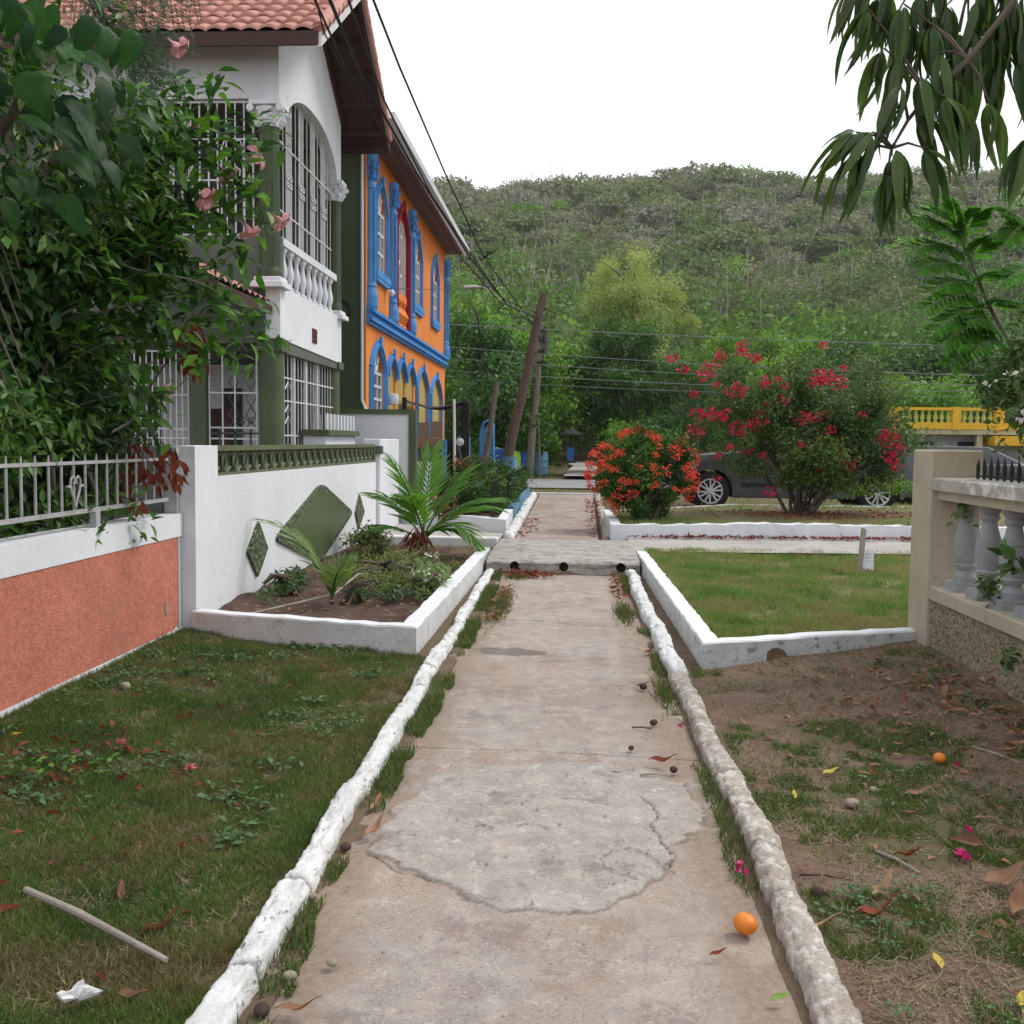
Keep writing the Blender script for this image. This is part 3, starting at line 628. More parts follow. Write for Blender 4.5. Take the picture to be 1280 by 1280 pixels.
o = mb.build('rusty_plate', pm('rust_patch', (.22, .13, .08), (.16, .09, .06), 20, .9, .5)); o.rotation_euler = (0, 0, 0); tag(o, 'round brown plug low in the front of the raised lawn box wall', 'plug')
# soils
X, Y, F = grid(np.arange(-2.86, -1.1, .05), np.arange(7.2, 13.65, .06))
ok = Y > 7.7-(X+2.84)*.28
raw_mesh('planter_soil', np.stack([X, np.where(ok, Y, 7.72-(X+2.84)*.28), .085+(fbm(X*3, Y*3, 4, 8)-.5)*.12+.06*smooth(-2.3, -2.8, X)], 1), F, M['soil'])['kind'] = 'structure'
ml = bpy.data.materials.new('lawn_base'); ml.use_nodes = True; mk_ground(ml, (.22, .16, .11), (.17, .12, .08), (.13, .17, .06), (.20, .19, .09))
X, Y, F = grid(np.arange(.86, 9.2, .06), np.arange(7.0, 13.3, .06))
Yk = np.maximum(Y, 7.0+(X-.93)*.38)
def lawn_z(x, y): return .135+(fbm(x*1.5, y*1.5, 4, 14)-.5)*.05
raw_mesh('raised_lawn', np.stack([X, Yk, lawn_z(X, Yk)], 1), F, ml, attrs={'g': np.clip(.5+(fbm(X*2, Y*2, 4, 19)-.5)*2.2, 0, 1)})['kind'] = 'structure'
X, Y, F = grid(np.arange(.65, 12, .1), np.arange(14.7, 19.6, .1))
Yk = np.maximum(Y, 14.65+(X-.6)*.065); Yk = np.minimum(Yk, np.where(X < 3, 17.2+(X-.62)*.96, 19.5))
raw_mesh('shrub_bed', np.stack([X, Yk, .315+(fbm(X*2, Y*2, 3, 8)-.5)*.05+.05*smooth(15.2, 17.5, Yk)], 1), F, ml, attrs={'g': np.clip(.55+(fbm(X*2, Y*2, 4, 29)-.5)*2-smooth(.25, 1, fbm(X, Y, 3, 4))*0-.9*np.exp(-((X-3.9)/1.8)**2-((Y-17.3)/.9)**2), 0, 1)})['kind'] = 'structure'
X, Y, F = grid(np.arange(-3.6, -1.1, .1), np.arange(16.6, 25.6, .1))
raw_mesh('garden_soil', np.stack([X, Y, .26+(fbm(X*2, Y*2, 3, 8)-.5)*.05], 1), F, M['soil'])['kind'] = 'structure'
# ================================================ COLOURED WALL WITH IRON FENCE (left, near)
cw = thing('garden_wall', 'salmon roughcast wall with a white band under the heart-pattern railing', 'wall', (-3.0, 4.5, 0))
def at0(mb, name, mats, parent, smooth=False):
    """build in world coordinates under a parent that may be moved"""
    o = mb.build(name, mats, None, smooth)
    pm_ = Matrix.LocRotScale(parent.location, parent.rotation_euler, None)
    if parent.parent: pm_ = Matrix.LocRotScale(parent.parent.location, parent.parent.rotation_euler, None) @ pm_
    o.data.transform(pm_.inverted()); setp(o, parent); return o
def at0m(o, parent):
    pm_ = Matrix.LocRotScale(parent.location, parent.rotation_euler, None)
    o.data.transform(pm_.inverted()); setp(o, parent); return o
Xs, Zs, F = grid(np.arange(1.0, 7.52, .03), np.arange(.09, .775, .03))
at0(MB().box(-3.14, -2.962, .8, 7.60, -.1, .92), 'core', M['white'], cw)
at0(MB().box(-3.17, -2.945, .8, 7.60, .765, .935), 'cap_band', M['white'], cw)
at0(MB().box(-3.0, -2.942, .8, 7.60, -.1, .075), 'plinth', M['white'], cw)
mb = MB(); mb.prism([(.8, .078), (7.44, .078), (7.50, .12), (7.515, .70), (7.50, .76), (.8, .762)], 'x', -2.965, -2.949); at0(mb, 'roughcast_panel', M['salmon'], cw)
mb = MB(); mb.lathe([(.001, -.004), (.03, -.002), (.034, .004), (.001, .006)], (0, 0, 0), 14, axis='x'); mb.v = [(x, y*.7, z*1.7) for x, y, z in mb.v]
o = mb.build('scar', M['stone']); o.location = (-2.949+3.0, 7.28-4.5, .26); o.rotation_euler = (.3, 0, 0); setp(o, cw)
fe = thing('iron_fence', 'off-white iron railing with a heart motif on the salmon wall', 'railing', (-3.0, 4.5, .93))
mb = MB(); mb.box(-3.012, -2.988, 1, 7.45, 1.035, 1.06); at0(mb, 'bottom_rail', M['rail'], fe)
mb = MB(); mb.box(-3.012, -2.988, 1, 7.45, 1.335, 1.355); at0(mb, 'top_rail', M['rail'], fe)
y = 7.36
while y > 1.2:
    mb = MB(); mb.tube([(-3.0, y, 1.05), (-3.0, y, 1.345), (-3.0, y+.004, 1.395)], [.0085, .0085, .004], 6); at0(mb, 'bar', M['rail'], fe); y -= .148
for y in (6.3, 3.8, 1.6):
    mb = MB(); mb.box(-3.02, -2.98, y-.03, y+.03, .92, 1.036); at0(mb, 'bracket', M['rail'], fe)
for yc in (6.02, 3.36):
    mb = MB(); pts = []
    for k in range(15):
        a = k/14; pts.append((-2.985, yc+.062*math.sin(a*PI*.95)*(1-.15*a)+.0, 1.07+.165*a if a < .75 else 1.07+.165*.75+.03*math.sin((a-.75)*4*PI*.5)))
    def heart(sg): return [(-2.985, yc+sg*v[0], 1.075+v[1]) for v in ((0, 0), (.02, .05), (.05, .10), (.062, .14), (.058, .172), (.035, .19), (.012, .178), (.008, .155), (.022, .145))]
    for sg in (-1, 1): mb.tube(heart(sg), .007, 6)
    mb.box(-2.993, -2.979, yc-.10, yc-.055, 1.20, 1.214); mb.box(-2.993, -2.979, yc+.055, yc+.10, 1.20, 1.214)
    at0(mb, 'heart_scroll', M['rail'], fe)

# ================================================ WHITE WALL WITH LATTICE + DIAMONDS
ww = thing('boundary_wall', 'tall white wall with green lattice strip and green diamond panels', 'wall', (-2.9, 11, 0))
at0(MB().strip([(7.62, -.1, 1.44), (8.12, -.1, 1.445), (8.121, -.1, 1.20), (14.74, -.1, 1.185)], 'x', -3.02, -2.85), 'wall', M['white_clean'], ww)
at0(MB().box(-3.06, -2.965, 7.55, 7.63, -.1, 1.43).box(-3.02, -2.945, 7.515, 7.56, .0, .76), 'pier_edge', M['graywall'], ww)  # front faces of the white pier, shade put into their grey colour
at0(MB().box(-5.5, -3.022, 7.66, 7.84, -.1, 1.435), 'return_wall', M['graywall'], ww)  # white wall turning left, its shade painted in as grey
lat = MB(); z0, z1, ya, yb = 1.215, 1.405, 8.14, 14.72
n = 24; dy = (yb-ya)/n
for i in range(n):
    y0 = ya+i*dy; zc = (z0+z1)/2
    for q in ([(y0, z0), (y0+dy*.36, zc), (y0, z1)], [(y0+dy, z0), (y0+dy*.64, zc), (y0+dy, z1)]):
        P = []
        for k in range(9):
            tt = k/8; a = (1-tt)**2; b_ = 2*tt*(1-tt); c_ = tt*tt
            P.append((-2.90, a*q[0][0]+b_*q[1][0]*1+c_*q[2][0], a*q[0][1]+b_*q[1][1]+c_*q[2][1]))
        lat.tube(P, .018, 4, False)
    for q in ([(y0+dy*.25, z1), (y0+dy*.5, zc+.01), (y0+dy*.75, z1)], [(y0+dy*.25, z0), (y0+dy*.5, zc-.01), (y0+dy*.75, z0)]):
        P = [(-2.90, (1-t_)**2*q[0][0]+2*t_*(1-t_)*q[1][0]+t_*t_*q[2][0], (1-t_)**2*q[0][1]+2*t_*(1-t_)*q[1][1]+t_*t_*q[2][1]) for t_ in [k/8 for k in range(9)]]
        lat.tube(P, .016, 4, False)
    
lat.box(-3.01, -2.862, ya-.02, yb+.02, 1.40, 1.443); lat.box(-3.01, -2.862, ya-.02, yb+.02, 1.186, 1.222); lat.box(-3.01, -2.862, yb-.01, yb+.03, 1.2, 1.42)
at0(lat, 'lattice', pm('lattice_paint', (.15, .175, .10), (.11, .13, .07), 5, .7, .2), ww)
at0(MB().box(-3.005, -2.955, ya, yb, 1.21, 1.41), 'lattice_back', M['greenwall'], ww)
M['chips'] = pm('green_stone_chips', (.13, .16, .09), (.03, .04, .02), 22, .8, 1., 60, stain=(.30, .34, .2), ssc=30, sthr=(.54, .60), fine=.5)
def rot_panel(yc, zc, pts, x0, x1): return [(yc+p[0], zc+p[1]) for p in pts]
big = [(11.46, 1.02), (13.13, .57), (11.37, .12), (9.6, .55)]
def rounded(poly, k):
    out = []; n = len(poly)
    for i in range(n):
        p0 = Vector(poly[i-1]); p = Vector(poly[i]); p1 = Vector(poly[(i+1) % n])
        a = p+(p0-p).normalized()*k; b_ = p+(p1-p).normalized()*k
        for j in range(5): t_ = j/4; q = a*(1-t_)**2+p*2*t_*(1-t_)+b_*t_*t_; out.append((q.x, q.y))
    return out
mid_ = Vector((11.39, .565))
def scl(poly, s): return [((Vector(p)-mid_)*s+mid_)[:] for p in poly]
at0(MB().prism(rounded(big, .22), 'x', -2.852, -2.825), 'diamond_border', M['chips'], ww)
o = at0(MB().prism(rounded(scl(big, .83), .16), 'x', -2.85, -2.818), 'diamond_panel', pm('glossy_green_panel', (.105, .14, .065), (.09, .12, .055), 1, .35, .05, 30, fine=.05), ww)
for d in ([(9.13, .76), (9.40, .49), (9.1, .26), (8.81, .51)], [(13.53, .78), (13.84, .53), (13.48, .32), (13.28, .56)]):
    at0(MB().prism(d, 'x', -2.852, -2.826), 'small_diamond', M['chips'], ww)

# ================================================ GATEWAY BITS PAST THE WALL
gp = MB(); gp.bbox(-3.05, -2.80, 14.80, 16.4, 0, 1.52, .01); o = gp.build('gate_pier', M['white_clean']); tag(o, 'plain white gate pier at the far end of the lattice wall', 'pier')
o = MB().bbox(-3.12, -2.76, 14.76, 14.84, 1.30, 1.42, .01).build('letter_box', M['greygreen'])
tag(o, 'small dark letter box fixed at the top of the white gate pier', 'letter box')
fw = thing('side_wall', 'white wall section framed in dark green between the two houses', 'wall', (-3.3, 17, 0))
at0(MB().box(-4.6, -2.72, 16.9, 17.02, .1, 1.93), 'wall', M['white_clean'], fw)
at0(MB().box(-4.6, -2.60, 16.86, 17.06, 1.93, 2.01).box(-2.72, -2.60, 16.86, 17.06, .1, 1.93), 'frame', M['olive'], fw)
lr = thing('low_wall', 'low white wall with a dark iron rail beside the wooden board', 'low wall', (-2.7, 17.2, 0))
at0(MB().box(-2.72, -2.30, 17.1, 17.22, .1, 1.15), 'wall', M['white'], lr)
mb = MB(); mb.box(-2.72, -2.28, 17.13, 17.19, 1.33, 1.38).box(-2.72, -2.28, 17.13, 17.19, 1.14, 1.18)
for k in range(4): mb.tube([(-2.70+.1*k, 17.16, 1.16), (-2.60+.1*k, 17.16, 1.34)], .012, 5); mb.tube([(-2.60+.1*k, 17.16, 1.16), (-2.70+.1*k, 17.16, 1.34)], .012, 5)
at0(mb, 'rail', M['olive'], lr)

# ================================================ WHITE HOUSE
H = thing('white_house', 'two-storey white and green house with a red tiled gable roof', 'house', (-5.5, 14.6, 0))
YF, YB, XR, XL = 12.85, 16.25, -3.70, -9.0
T = .18
ridgeY, ridgeZ, eaveZ, eY0, eY1, vX = 14.53, 7.75, 6.29, 12.30, 16.75, -3.06
def zroof(y): return eaveZ-.10+(ridgeZ-eaveZ)*(1-abs(y-ridgeY)/(ridgeY-eY0))
# right (gable) wall above the arch
A0, A1 = 13.10, 16.05
def arch(y): 
    t_ = (y-A0)/(A1-A0); return 5.42+.62*max(0, 1-abs(2*t_-1)**2.3)**.62
prof = [(YF, 5.50, zroof(YF)-.02), (A0-.001, 5.50, zroof(A0)-.02)]
for k in range(25):
    y = A0+(A1-A0)*k/24; prof.append((y, arch(y), zroof(y)-.02))
prof += [(A1+.001, 5.52, zroof(A1)-.02), (YB, 5.52, zroof(YB)-.02)]
ww_ = at0(MB().strip(prof, 'x', XR-T, XR), 'gable_wall', M['white_clean'], H)
# front wall: white top, grey-green spandrel
at0(MB().box(XL, XR-T, YF, YF+T, 5.70, 6.52), 'front_wall_top', M['white'], H)
at0(MB().box(XL, XR-.002, YF+.004, YF+T, 2.70, 4.03), 'front_spandrel', M['greygreen'], H)
at0(MB().box(XL, -5.40, YF+.003, YF+T, 4.03, 5.70), 'front_pier', M['greygreen'], H)
# right side white band
at0(MB().strip([(YF, 2.76, 3.42), (YB, 2.70, 3.42)], 'x', XR-T, XR+.004), 'side_band', M['white_clean'], H)
at0(MB().box(XR-.30, XR+.03, YF-.03, YF+.30, 2.60, 2.76).box(XR-.28, XR+.03, YB-.25, YB+.05, 2.60, 2.71), 'pillar_cap', M['olive'], H)
at0(MB().box(XR-T, XR-.01, YF+.2, YB, 2.60, 2.75), 'beam', M['greygreen'], H)
# inner rooms: back walls, floors, ceilings
at0(MB().box(XL, -5.6, 15.0, 15.1, 3.4, 6.2).box(-5.62, -5.5, 15.0, 16.25, 3.4, 6.2).box(-5.6, XR-.2, 16.1, 16.25, 3.4, 5.5), 'upper_inner_wall', M['inside'], H)
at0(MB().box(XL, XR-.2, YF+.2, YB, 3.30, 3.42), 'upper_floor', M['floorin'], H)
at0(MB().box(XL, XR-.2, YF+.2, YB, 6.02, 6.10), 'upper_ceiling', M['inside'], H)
at0(MB().box(-4.35, -3.9, 15.19, 15.34, 0, 2.6), 'porch_shade_wall', M['greygreen'], H)  # end of the porch back wall, interior shade put into its dark colour
at0(MB().box(XL, -4.35, 15.2, 15.35, 0, 2.6).box(XL, -8.9, 12.9, 15.2, 0, 2.6), 'porch_back_wall', M['white'], H)
at0(MB().box(XL, XR-.0, YF, YB, .2, .35), 'porch_floor', M['floorin'], H)
at0(MB().box(XL, XR-T-.01, YF+T, YB, 2.62, 2.69), 'porch_ceiling', M['inside'], H)
# dark doorways in the porch back wall
for a, b_ in ((-5.25, -4.95), (-4.62, -4.42), (-7.0, -6.2)):
    at0(MB().box(a, b_, 15.17, 15.198, .4, 2.25), 'door', pm('dark_door', (.05, .05, .055), None, 3, .5, 0), H)
at0(MB().box(-4.9, -4.68, 13.6, 13.9, 1.3, 1.9), 'cupboard', M['wood_brown'], H)
# columns
def column(cx, cy, z0, z1, r, cap, parent):
    c_ = MB(); c_.lathe([(r*1.12, z0), (r*1.12, z0+.08), (r, z0+.14), (r*.93, z1-.1), (r*.97, z1)], (cx, cy, 0), 24)
    # flutes
    n = 24; vs = []
    for (x, y, z) in c_.v:
        an = math.atan2(y-cy, x-cx); k = round(an/(2*PI)*n-.5); f_ = .93 if (k % 2 and z0+.12 < z < z1-.05) else 1.
        vs.append((cx+(x-cx)*f_, cy+(y-cy)*f_, z))
    c_.v = vs
    o = at0(c_, 'column', M['fluted'], parent)
    if cap:
        k = MB(); k.lathe([(r*1.0, z1), (r*1.05, z1+.02), (r*.98, z1+.05), (r*1.15, z1+.12), (r*1.35, z1+.22), (r*1.2, z1+.24)], (cx, cy, 0), 16)
        k.box(cx-r*1.45, cx+r*1.45, cy-r*1.45, cy+r*1.45, z1+.24, z1+.30)
        for j in range(8):     # acanthus leaves curling out
            an = 2*PI*j/8
            for zz, rr, sz in ((z1+.03, 1.05, .06), (z1+.12, 1.2, .07)):
                a2 = an+(.39 if zz > z1+.05 else 0); ux, uy = math.cos(a2), math.sin(a2)
                k.tube([(cx+ux*r*rr, cy+uy*r*rr, zz), (cx+ux*(r*rr+.02), cy+uy*(r*rr+.02), zz+sz*.7), (cx+ux*(r*rr+.055), cy+uy*(r*rr+.055), zz+sz), (cx+ux*(r*rr+.06), cy+uy*(r*rr+.06), zz+sz*.6)], [.03, .032, .022, .012], 6)
        for sx in (-1, 1):
            for sy in (-1, 1): k.lathe([(.001, -.02), (.045, -.018), (.045, .018), (.001, .02)], (cx+sx*r*1.35, cy+sy*r*1.35, z1+.2), 10, axis='y')
        kk = k.build('capital', M['white'], None, True); kk.data.transform(Matrix.Translation(parent.location).inverted()); setp(kk, o); 
    return o
UCX = XR-.13
column(UCX, YF+.02, 3.50, 5.34, .135, True, H)
column(XR-.10, YB-.06, 3.50, 5.20, .115, True, H)
for yy, r in ((YF+.02, .135), (YB-.06, .125)):
    at0(MB().bbox(UCX-.20, UCX+.22, yy-.20, yy+.20, 3.38, 3.45, .01).bbox(UCX-.16, UCX+.18, yy-.16, yy+.16, 3.45, 3.51, .01), 'column_plinth', M['white'], H)
at0(MB().lathe([(.155, .2), (.155, 2.6)], (XR-.15, YF+.13, 0), 24), 'pillar', M['olive'], H, True)
at0(MB().lathe([(.14, .2), (.14, 2.6)], (XR-.14, YB-.12, 0), 24), 'pillar', M['olive'], H, True)
at0(MB().bbox(-4.87, -4.66, YF, YF+.2, .2, 2.62, .01), 'pillar', M['olive'], H)
at0(MB().bbox(-6.3, -6.1, YF, YF+.2, .2, 2.62, .01), 'pillar', M['olive'], H)
# upper balustrade on the right side
at0(MB().box(XR-.14, XR-.01, 13.0, 16.0, 3.95, 4.045), 'balustrade_rail', M['white'], H)
pb = [(.052, 0), (.052, .045), (.028, .06), (.034, .13), (.055, .20), (.050, .26), (.030, .36), (.026, .42), (.040, .46), (.05, .47), (.05, .52)]
bal0 = MB(); bal0.lathe(pb, (0, 0, 0), 12)
def put(mesh, name, loc, parent, rz=0):
    o = bpy.data.objects.new(name, mesh); COL.objects.link(o); o.location = Vector(loc)-parent.location; o.rotation_euler = (0, 0, rz); setp(o, parent); return o
bo = bal0.build('baluster', M['white'], None, True); bme = bo.data; bpy.data.objects.remove(bo)
for k in range(9): put(bme, 'baluster', (XR-.075, 13.27+k*.315, 3.43), H)
# window grilles
def grille(x0, x1, z0, z1, y, n, extra=()):
    g = MB()
    for k in range(n+1):
        x = x0+(x1-x0)*k/n; g.box(x-.0085, x+.0085, y-.008, y+.008, z0, z1)
    for z in (z0, z1)+tuple(extra): g.box(x0, x1, y-.011, y+.011, z-.010, z+.010)
    return g
g = grille(-5.40, -3.93, 4.05, 5.67, YF+.05, 13, (4.72, 5.22))
for xc in (-4.95, -4.3):
    for s in (-1, 1):
        g.tube([(xc+s*.02, YF+.03, 4.72), (xc+s*.09, YF+.03, 4.76), (xc+s*.10, YF+.03, 4.84), (xc+s*.04, YF+.03, 4.88), (xc+s*.03, YF+.03, 4.95)], .010, 5)
    g.tube([(xc-.14, YF+.03, 4.05), (xc-.14, YF+.03, 5.1), (xc-.10, YF+.03, 5.2), (xc+.10, YF+.03, 5.2), (xc+.14, YF+.03, 5.1), (xc+.14, YF+.03, 4.05)], .012, 5)
at0(g, 'window_grille', M['grille'], H)
g = MB()
for k in range(15):
    y = A0+.08+(A1-A0-.16)*k/14; g.box(XR-.11, XR-.099, y-.006, y+.006, 4.04, arch(y)+.02)
for yc in (13.62, 14.25, 14.88, 15.5):
    for q in (-.10, -.03, .04, .11): g.box(XR-.11, XR-.095, yc+q-.008, yc+q+.008, 4.04, arch(yc+q)+.02)
for zz in (4.42, 5.28): g.box(XR-.115, XR-.09, A0+.05, A1-.05, zz-.009, zz+.009)
for yc in (13.62, 14.25, 14.88, 15.5):
    for dz in (4.80, 4.90): 
        g.box(XR-.10, XR-.08, yc-.12, yc+.12, dz-.01, dz+.01); g.box(XR-.10, XR-.08, yc-.12, yc-.02, dz+.04, dz+.06); g.box(XR-.10, XR-.08, yc+.02, yc+.12, dz+.04, dz+.06)
        for q in (-.12, -.02, .02, .12): g.box(XR-.10, XR-.08, yc+q-.01, yc+q+.01, dz, dz+.06)
at0(g, 'balcony_grille', M['grille'], H)
# porch grilles facing the camera
def scroll(g, cx, cz, y, r, s=1, tube=.008):
    pts = [(cx+s*r*(1-k/14*.75)*math.cos(k*.5), y, cz+r*(1-k/14*.75)*math.sin(k*.5)) for k in range(15)]
    g.tube(pts, tube, 5)
g = grille(-5.60, -4.90, .4, 2.6, YF+.06, 9, (2.05, 1.62, 1.50))
for xc in (-5.35, -5.02): scroll(g, xc, 1.56, YF+.05, .05)
at0(g, 'porch_grille', M['grille'], H)
g = MB(); y = YF+.06
for x in (-4.63, -4.46, -4.30, -4.02): g.box(x-.009, x+.009, y-.009, y+.009, .4, 2.6)
for z in (1.50, 1.64, 2.08): g.box(-4.64, -4.0, y-.010, y+.010, z-.010, z+.010)
at0(g, 'porch_grille', M['grille'], H)
g = MB()
for x in (-4.38, -4.16): g.tube([(x, y, 1.64), (x+.13, y, 1.80), (x-.0, y, 2.02), (x+.13, y, 2.22), (x, y, 2.4)], .009, 5); g.tube([(x+.13, y, 1.64), (x, y, 1.80), (x+.13, y, 2.02), (x, y, 2.22), (x+.13, y, 2.4)], .009, 5)
for x in (-4.2, -4.09):
    for z in (1.72, 2.3): scroll(g, x, z, y, .06, 1, .008)
for x in (-4.5, -4.3, -4.1): g.box(x-.012, x+.012, y-.012, y+.012, 1.3, 1.62)
for z in (1.40, 1.57): g.box(-4.6, -4.0, y-.012, y+.012, z-.012, z+.012)
scroll(g, -4.25, 1.55, y, .07, 1, .01)
at0(g, 'scrollwork', M['grille_dark'], H)
# right-hand porch grille & door
g = MB(); x = XR-.08
for yy in np.arange(13.3, 16.0, .17): g.box(x-.006, x+.006, yy-.006, yy+.006, .4, 2.66)
for z in (2.0, 1.55, 2.3): g.box(x-.011, x+.011, 13.2, 16.0, z-.01, z+.01)
for yy in (13.75, 14.35, 15.0): g.box(x-.02, x+.02, yy-.03, yy+.03, .4, 2.66)
for z in (1.7, 1.85, 2.15): g.tube([(x+.01, 13.3, z), (x+.01, 13.45, z+.1), (x+.01, 13.6, z)], .01, 5)
at0(g, 'porch_grille', M['grille'], H)
at0(MB().bbox(XR-.02, XR+.30, 14.0, 15.9, .2, 1.56, .01), 'porch_parapet', M['white_clean'], H)
at0(MB().bbox(XR-.05, XR+.36, 13.95, 15.95, 1.56, 1.64, .01), 'parapet_cap', M['olive'], H)
for k in range(9): at0(MB().box(XR+.28, XR+.31, 14.05+k*.21, 14.11+k*.21, 1.64, 1.86), 'picket', M['white'], H)
sg = at0(MB().box(XR+.002, XR+.018, 14.42, 14.66, 2.86, 3.06), 'number_plate', pm('plate_red_brown', (.16, .03, .03), None, 3, .5, 0), H)
mb = MB()
for r in range(3):
    for k in range(4): mb.box(XR+.018, XR+.021, 14.445+k*.052, 14.475+k*.052, 2.88+r*.06, 2.91+r*.06)
at0(mb, 'plate_marks', M['carpaint'], H)
# ---- roof
def tile_slope(y0, z0, y1, z1, x0, x1, parent):
    Lg = math.hypot(y1-y0, z1-z0); n = int(Lg/.33); xs = np.arange(x0, x1+.001, .024); vv = []
    for r in range(n):
        for f_ in (0, .03, .5, .97, 1.0): vv.append((r+f_, r, f_))
    rows = []
    up = np.array([-(z1-z0), (y1-y0)])/Lg; 
    if up[1] < 0: up = -up
    for (q, r, f_) in vv:
        s = q/n; yy = y0+(y1-y0)*s; zz = z0+(z1-z0)*s
        lift = (.035*(1-f_)) if f_ > .001 else .035
        if f_ == 0: lift = -.005 if r else 0
        w = np.abs(np.sin((xs)*PI/.21)); h = .042*w**.8*(1-.25*f_)+lift+.012*(vnoise(np.floor(xs/.21), xs*0+r, 3)-.5)
        rows.append(np.stack([xs, yy+up[0]*h+(0 if f_ else -.012*(1-w)*(1 if y1 > y0 else -1))*1, zz+up[1]*h], 1))
    V = np.concatenate(rows); i = np.arange(len(V)).reshape(len(rows), len(xs))
    F = np.stack([i[:-1, :-1], i[:-1, 1:], i[1:, 1:], i[1:, :-1]], -1).reshape(-1, 4)
    o = raw_mesh('roof_tiles', V, F, M['tile']); return at0m(o, parent)
rf = at0(MB().strip([(eY0, eaveZ-.10, eaveZ-.02), (ridgeY, ridgeZ-.10, ridgeZ-.02), (eY1, eaveZ-.10, eaveZ-.02)], 'x', -9.5, vX), 'roof', M['soffit'], H)
for a in ((eY0, eaveZ, ridgeY, ridgeZ), (eY1, eaveZ, ridgeY, ridgeZ)):
    o = tile_slope(*a, -9.5, vX+.02, H)
mb = MB(); mb.lathe([(.10, -9.5), (.10, vX+.02)], (0, ridgeY, ridgeZ+.0), 12, axis='x'); at0(mb, 'ridge_tiles', M['tile'], H)
# verge: barrel tiles along the near rake with a disc end, pale board below
for s0, s1 in ((eY0, ridgeY), (eY1, ridgeY)):
    sg_ = 1 if s1 > s0 else -1
    mb = MB(); N = 9
    for k in range(N):
        a = k/N; b_ = (k+1.15)/N
        mb.tube([(vX+.0, s0+(s1-s0)*a, eaveZ+(ridgeZ-eaveZ)*a+.02), (vX+.0, s0+(s1-s0)*b_, eaveZ+(ridgeZ-eaveZ)*b_+.045)], [.085, .07], 12)
    at0(mb, 'verge_tiles', M['tile'], H)
    mb = MB(); mb.strip([(s0-.02*sg_, eaveZ-.19, eaveZ-.03), (s1, ridgeZ-.19, ridgeZ-.03)], 'x', vX-.02, vX+.035); at0(mb, 'verge_board', M['curb'] if sg_ > 0 else M['wood_brown'], H)
at0(MB().box(-9.5, vX+.0, eY0-.03, eY0+.01, eaveZ-.17, eaveZ-.01), 'fascia', M['wood_brown'], H)
at0(MB().box(-9.5, vX+.0, eY1-.01, eY1+.03, eaveZ-.20, eaveZ-.01), 'fascia', M['wood_brown'], H)
for k in range(5):       # rafters under the gable overhang
    for sgn in (-1, 1):
        s = .12+k*.2; yy = ridgeY+sgn*(ridgeY-eY0)*(1-s); z = ridgeZ-(ridgeZ-eaveZ)*(1-s)-.1
        at0(MB().box(XR-.02, vX-.01, yy-.03, yy+.03, z-.09, z-.0), 'rafter', M['soffit'], H)
mb = MB(); mb.strip([(YF+.1, zroof(YF+.1)-.14, zroof(YF+.1)-.02), (ridgeY, zroof(ridgeY)-.14, zroof(ridgeY)-.02), (YB+.1, zroof(YB+.1)-.14, zroof(YB+.1)-.02)], 'x', XR+.001, XR+.04); at0(mb, 'wall_trim_board', M['wood_brown'], H)
# ---- tiled porch awning in front
aw = thing('porch_awning', 'small red tiled awning over the porch of the white house', 'awning', (-4.4, 11.8, 3.2))
Xa = np.arange(10.95, 12.80, .02)
rows = []
for r in range(4):
    for f_ in (0, .03, 1.):
        s = (r+f_)/4; w = np.abs(np.sin(Xa*PI/.21)); h = .04*w+.03*(1-f_)
        rows.append(np.stack([-3.80-1.3*s+0*Xa, Xa, 3.16+.72*s+h], 1))
V = np.concatenate(rows); i = np.arange(len(V)).reshape(len(rows), len(Xa)); F = np.stack([i[:-1, :-1], i[:-1, 1:], i[1:, 1:], i[1:, :-1]], -1).reshape(-1, 4)
at0m(raw_mesh('awning_tiles', V, F, M['tile']), aw)
at0(MB().prism([(-3.78, 3.04), (-3.78, 3.15), (-5.1, 3.87), (-5.1, 3.76)], 'y', 10.92, 12.80), 'awning_boards', M['wood_brown'], aw)
at0(MB().box(-5.0, -4.9, 11.0, 11.1, -.0, 3.7), 'awning_post', M['wood_brown'], aw)

# ================================================ ORANGE HOUSE
O = thing('orange_house', 'two-storey orange house with bright blue arches and columns', 'house', (-6, 23.5, 0))
XO = -3.70; Y0, Y1 = 18.22, 29.3; ZT = 6.82
openU = [('w', 18.98, 20.08), ('d', 21.05, 22.62), ('w', 23.55, 24.65), ('w', 26.4, 27.6)]
def win_arch(y, a, b_, zs, zt, p=1.): t_ = abs(2*(y-a)/(b_-a)-1); return zs+(zt-zs)*(1-t_**1.6)**(.75*p)
# upper wall, strips between openings
def facade(zlo, zhi, ops, x0, x1, name):
    """ops = (a, b, sill, spring, top)"""
    m_ = MB(); y = Y0
    for (a, b_, sl_, zs, zt) in ops:
        m_.strip([(y, zlo, zhi), (a, zlo, zhi)], 'x', x0, x1)
        if sl_ > zlo: m_.strip([(a, zlo, sl_), (b_, zlo, sl_)], 'x', x0, x1)
        m_.strip([(a+(b_-a)*k/16, win_arch(a+(b_-a)*k/16, a, b_, zs, zt), zhi) for k in range(17)], 'x', x0, x1); y = b_
    m_.strip([(y, zlo, zhi), (Y1, zlo, zhi)], 'x', x0, x1)
    return at0(m_, name, M['orange'], O)
opsU = [(19.05, 20.05, 4.62, 5.75, 6.22), (21.1, 22.55, 3.86, 5.7, 6.3), (23.55, 24.6, 4.62, 5.65, 6.15), (26.5, 27.65, 4.62, 5.65, 6.15)]
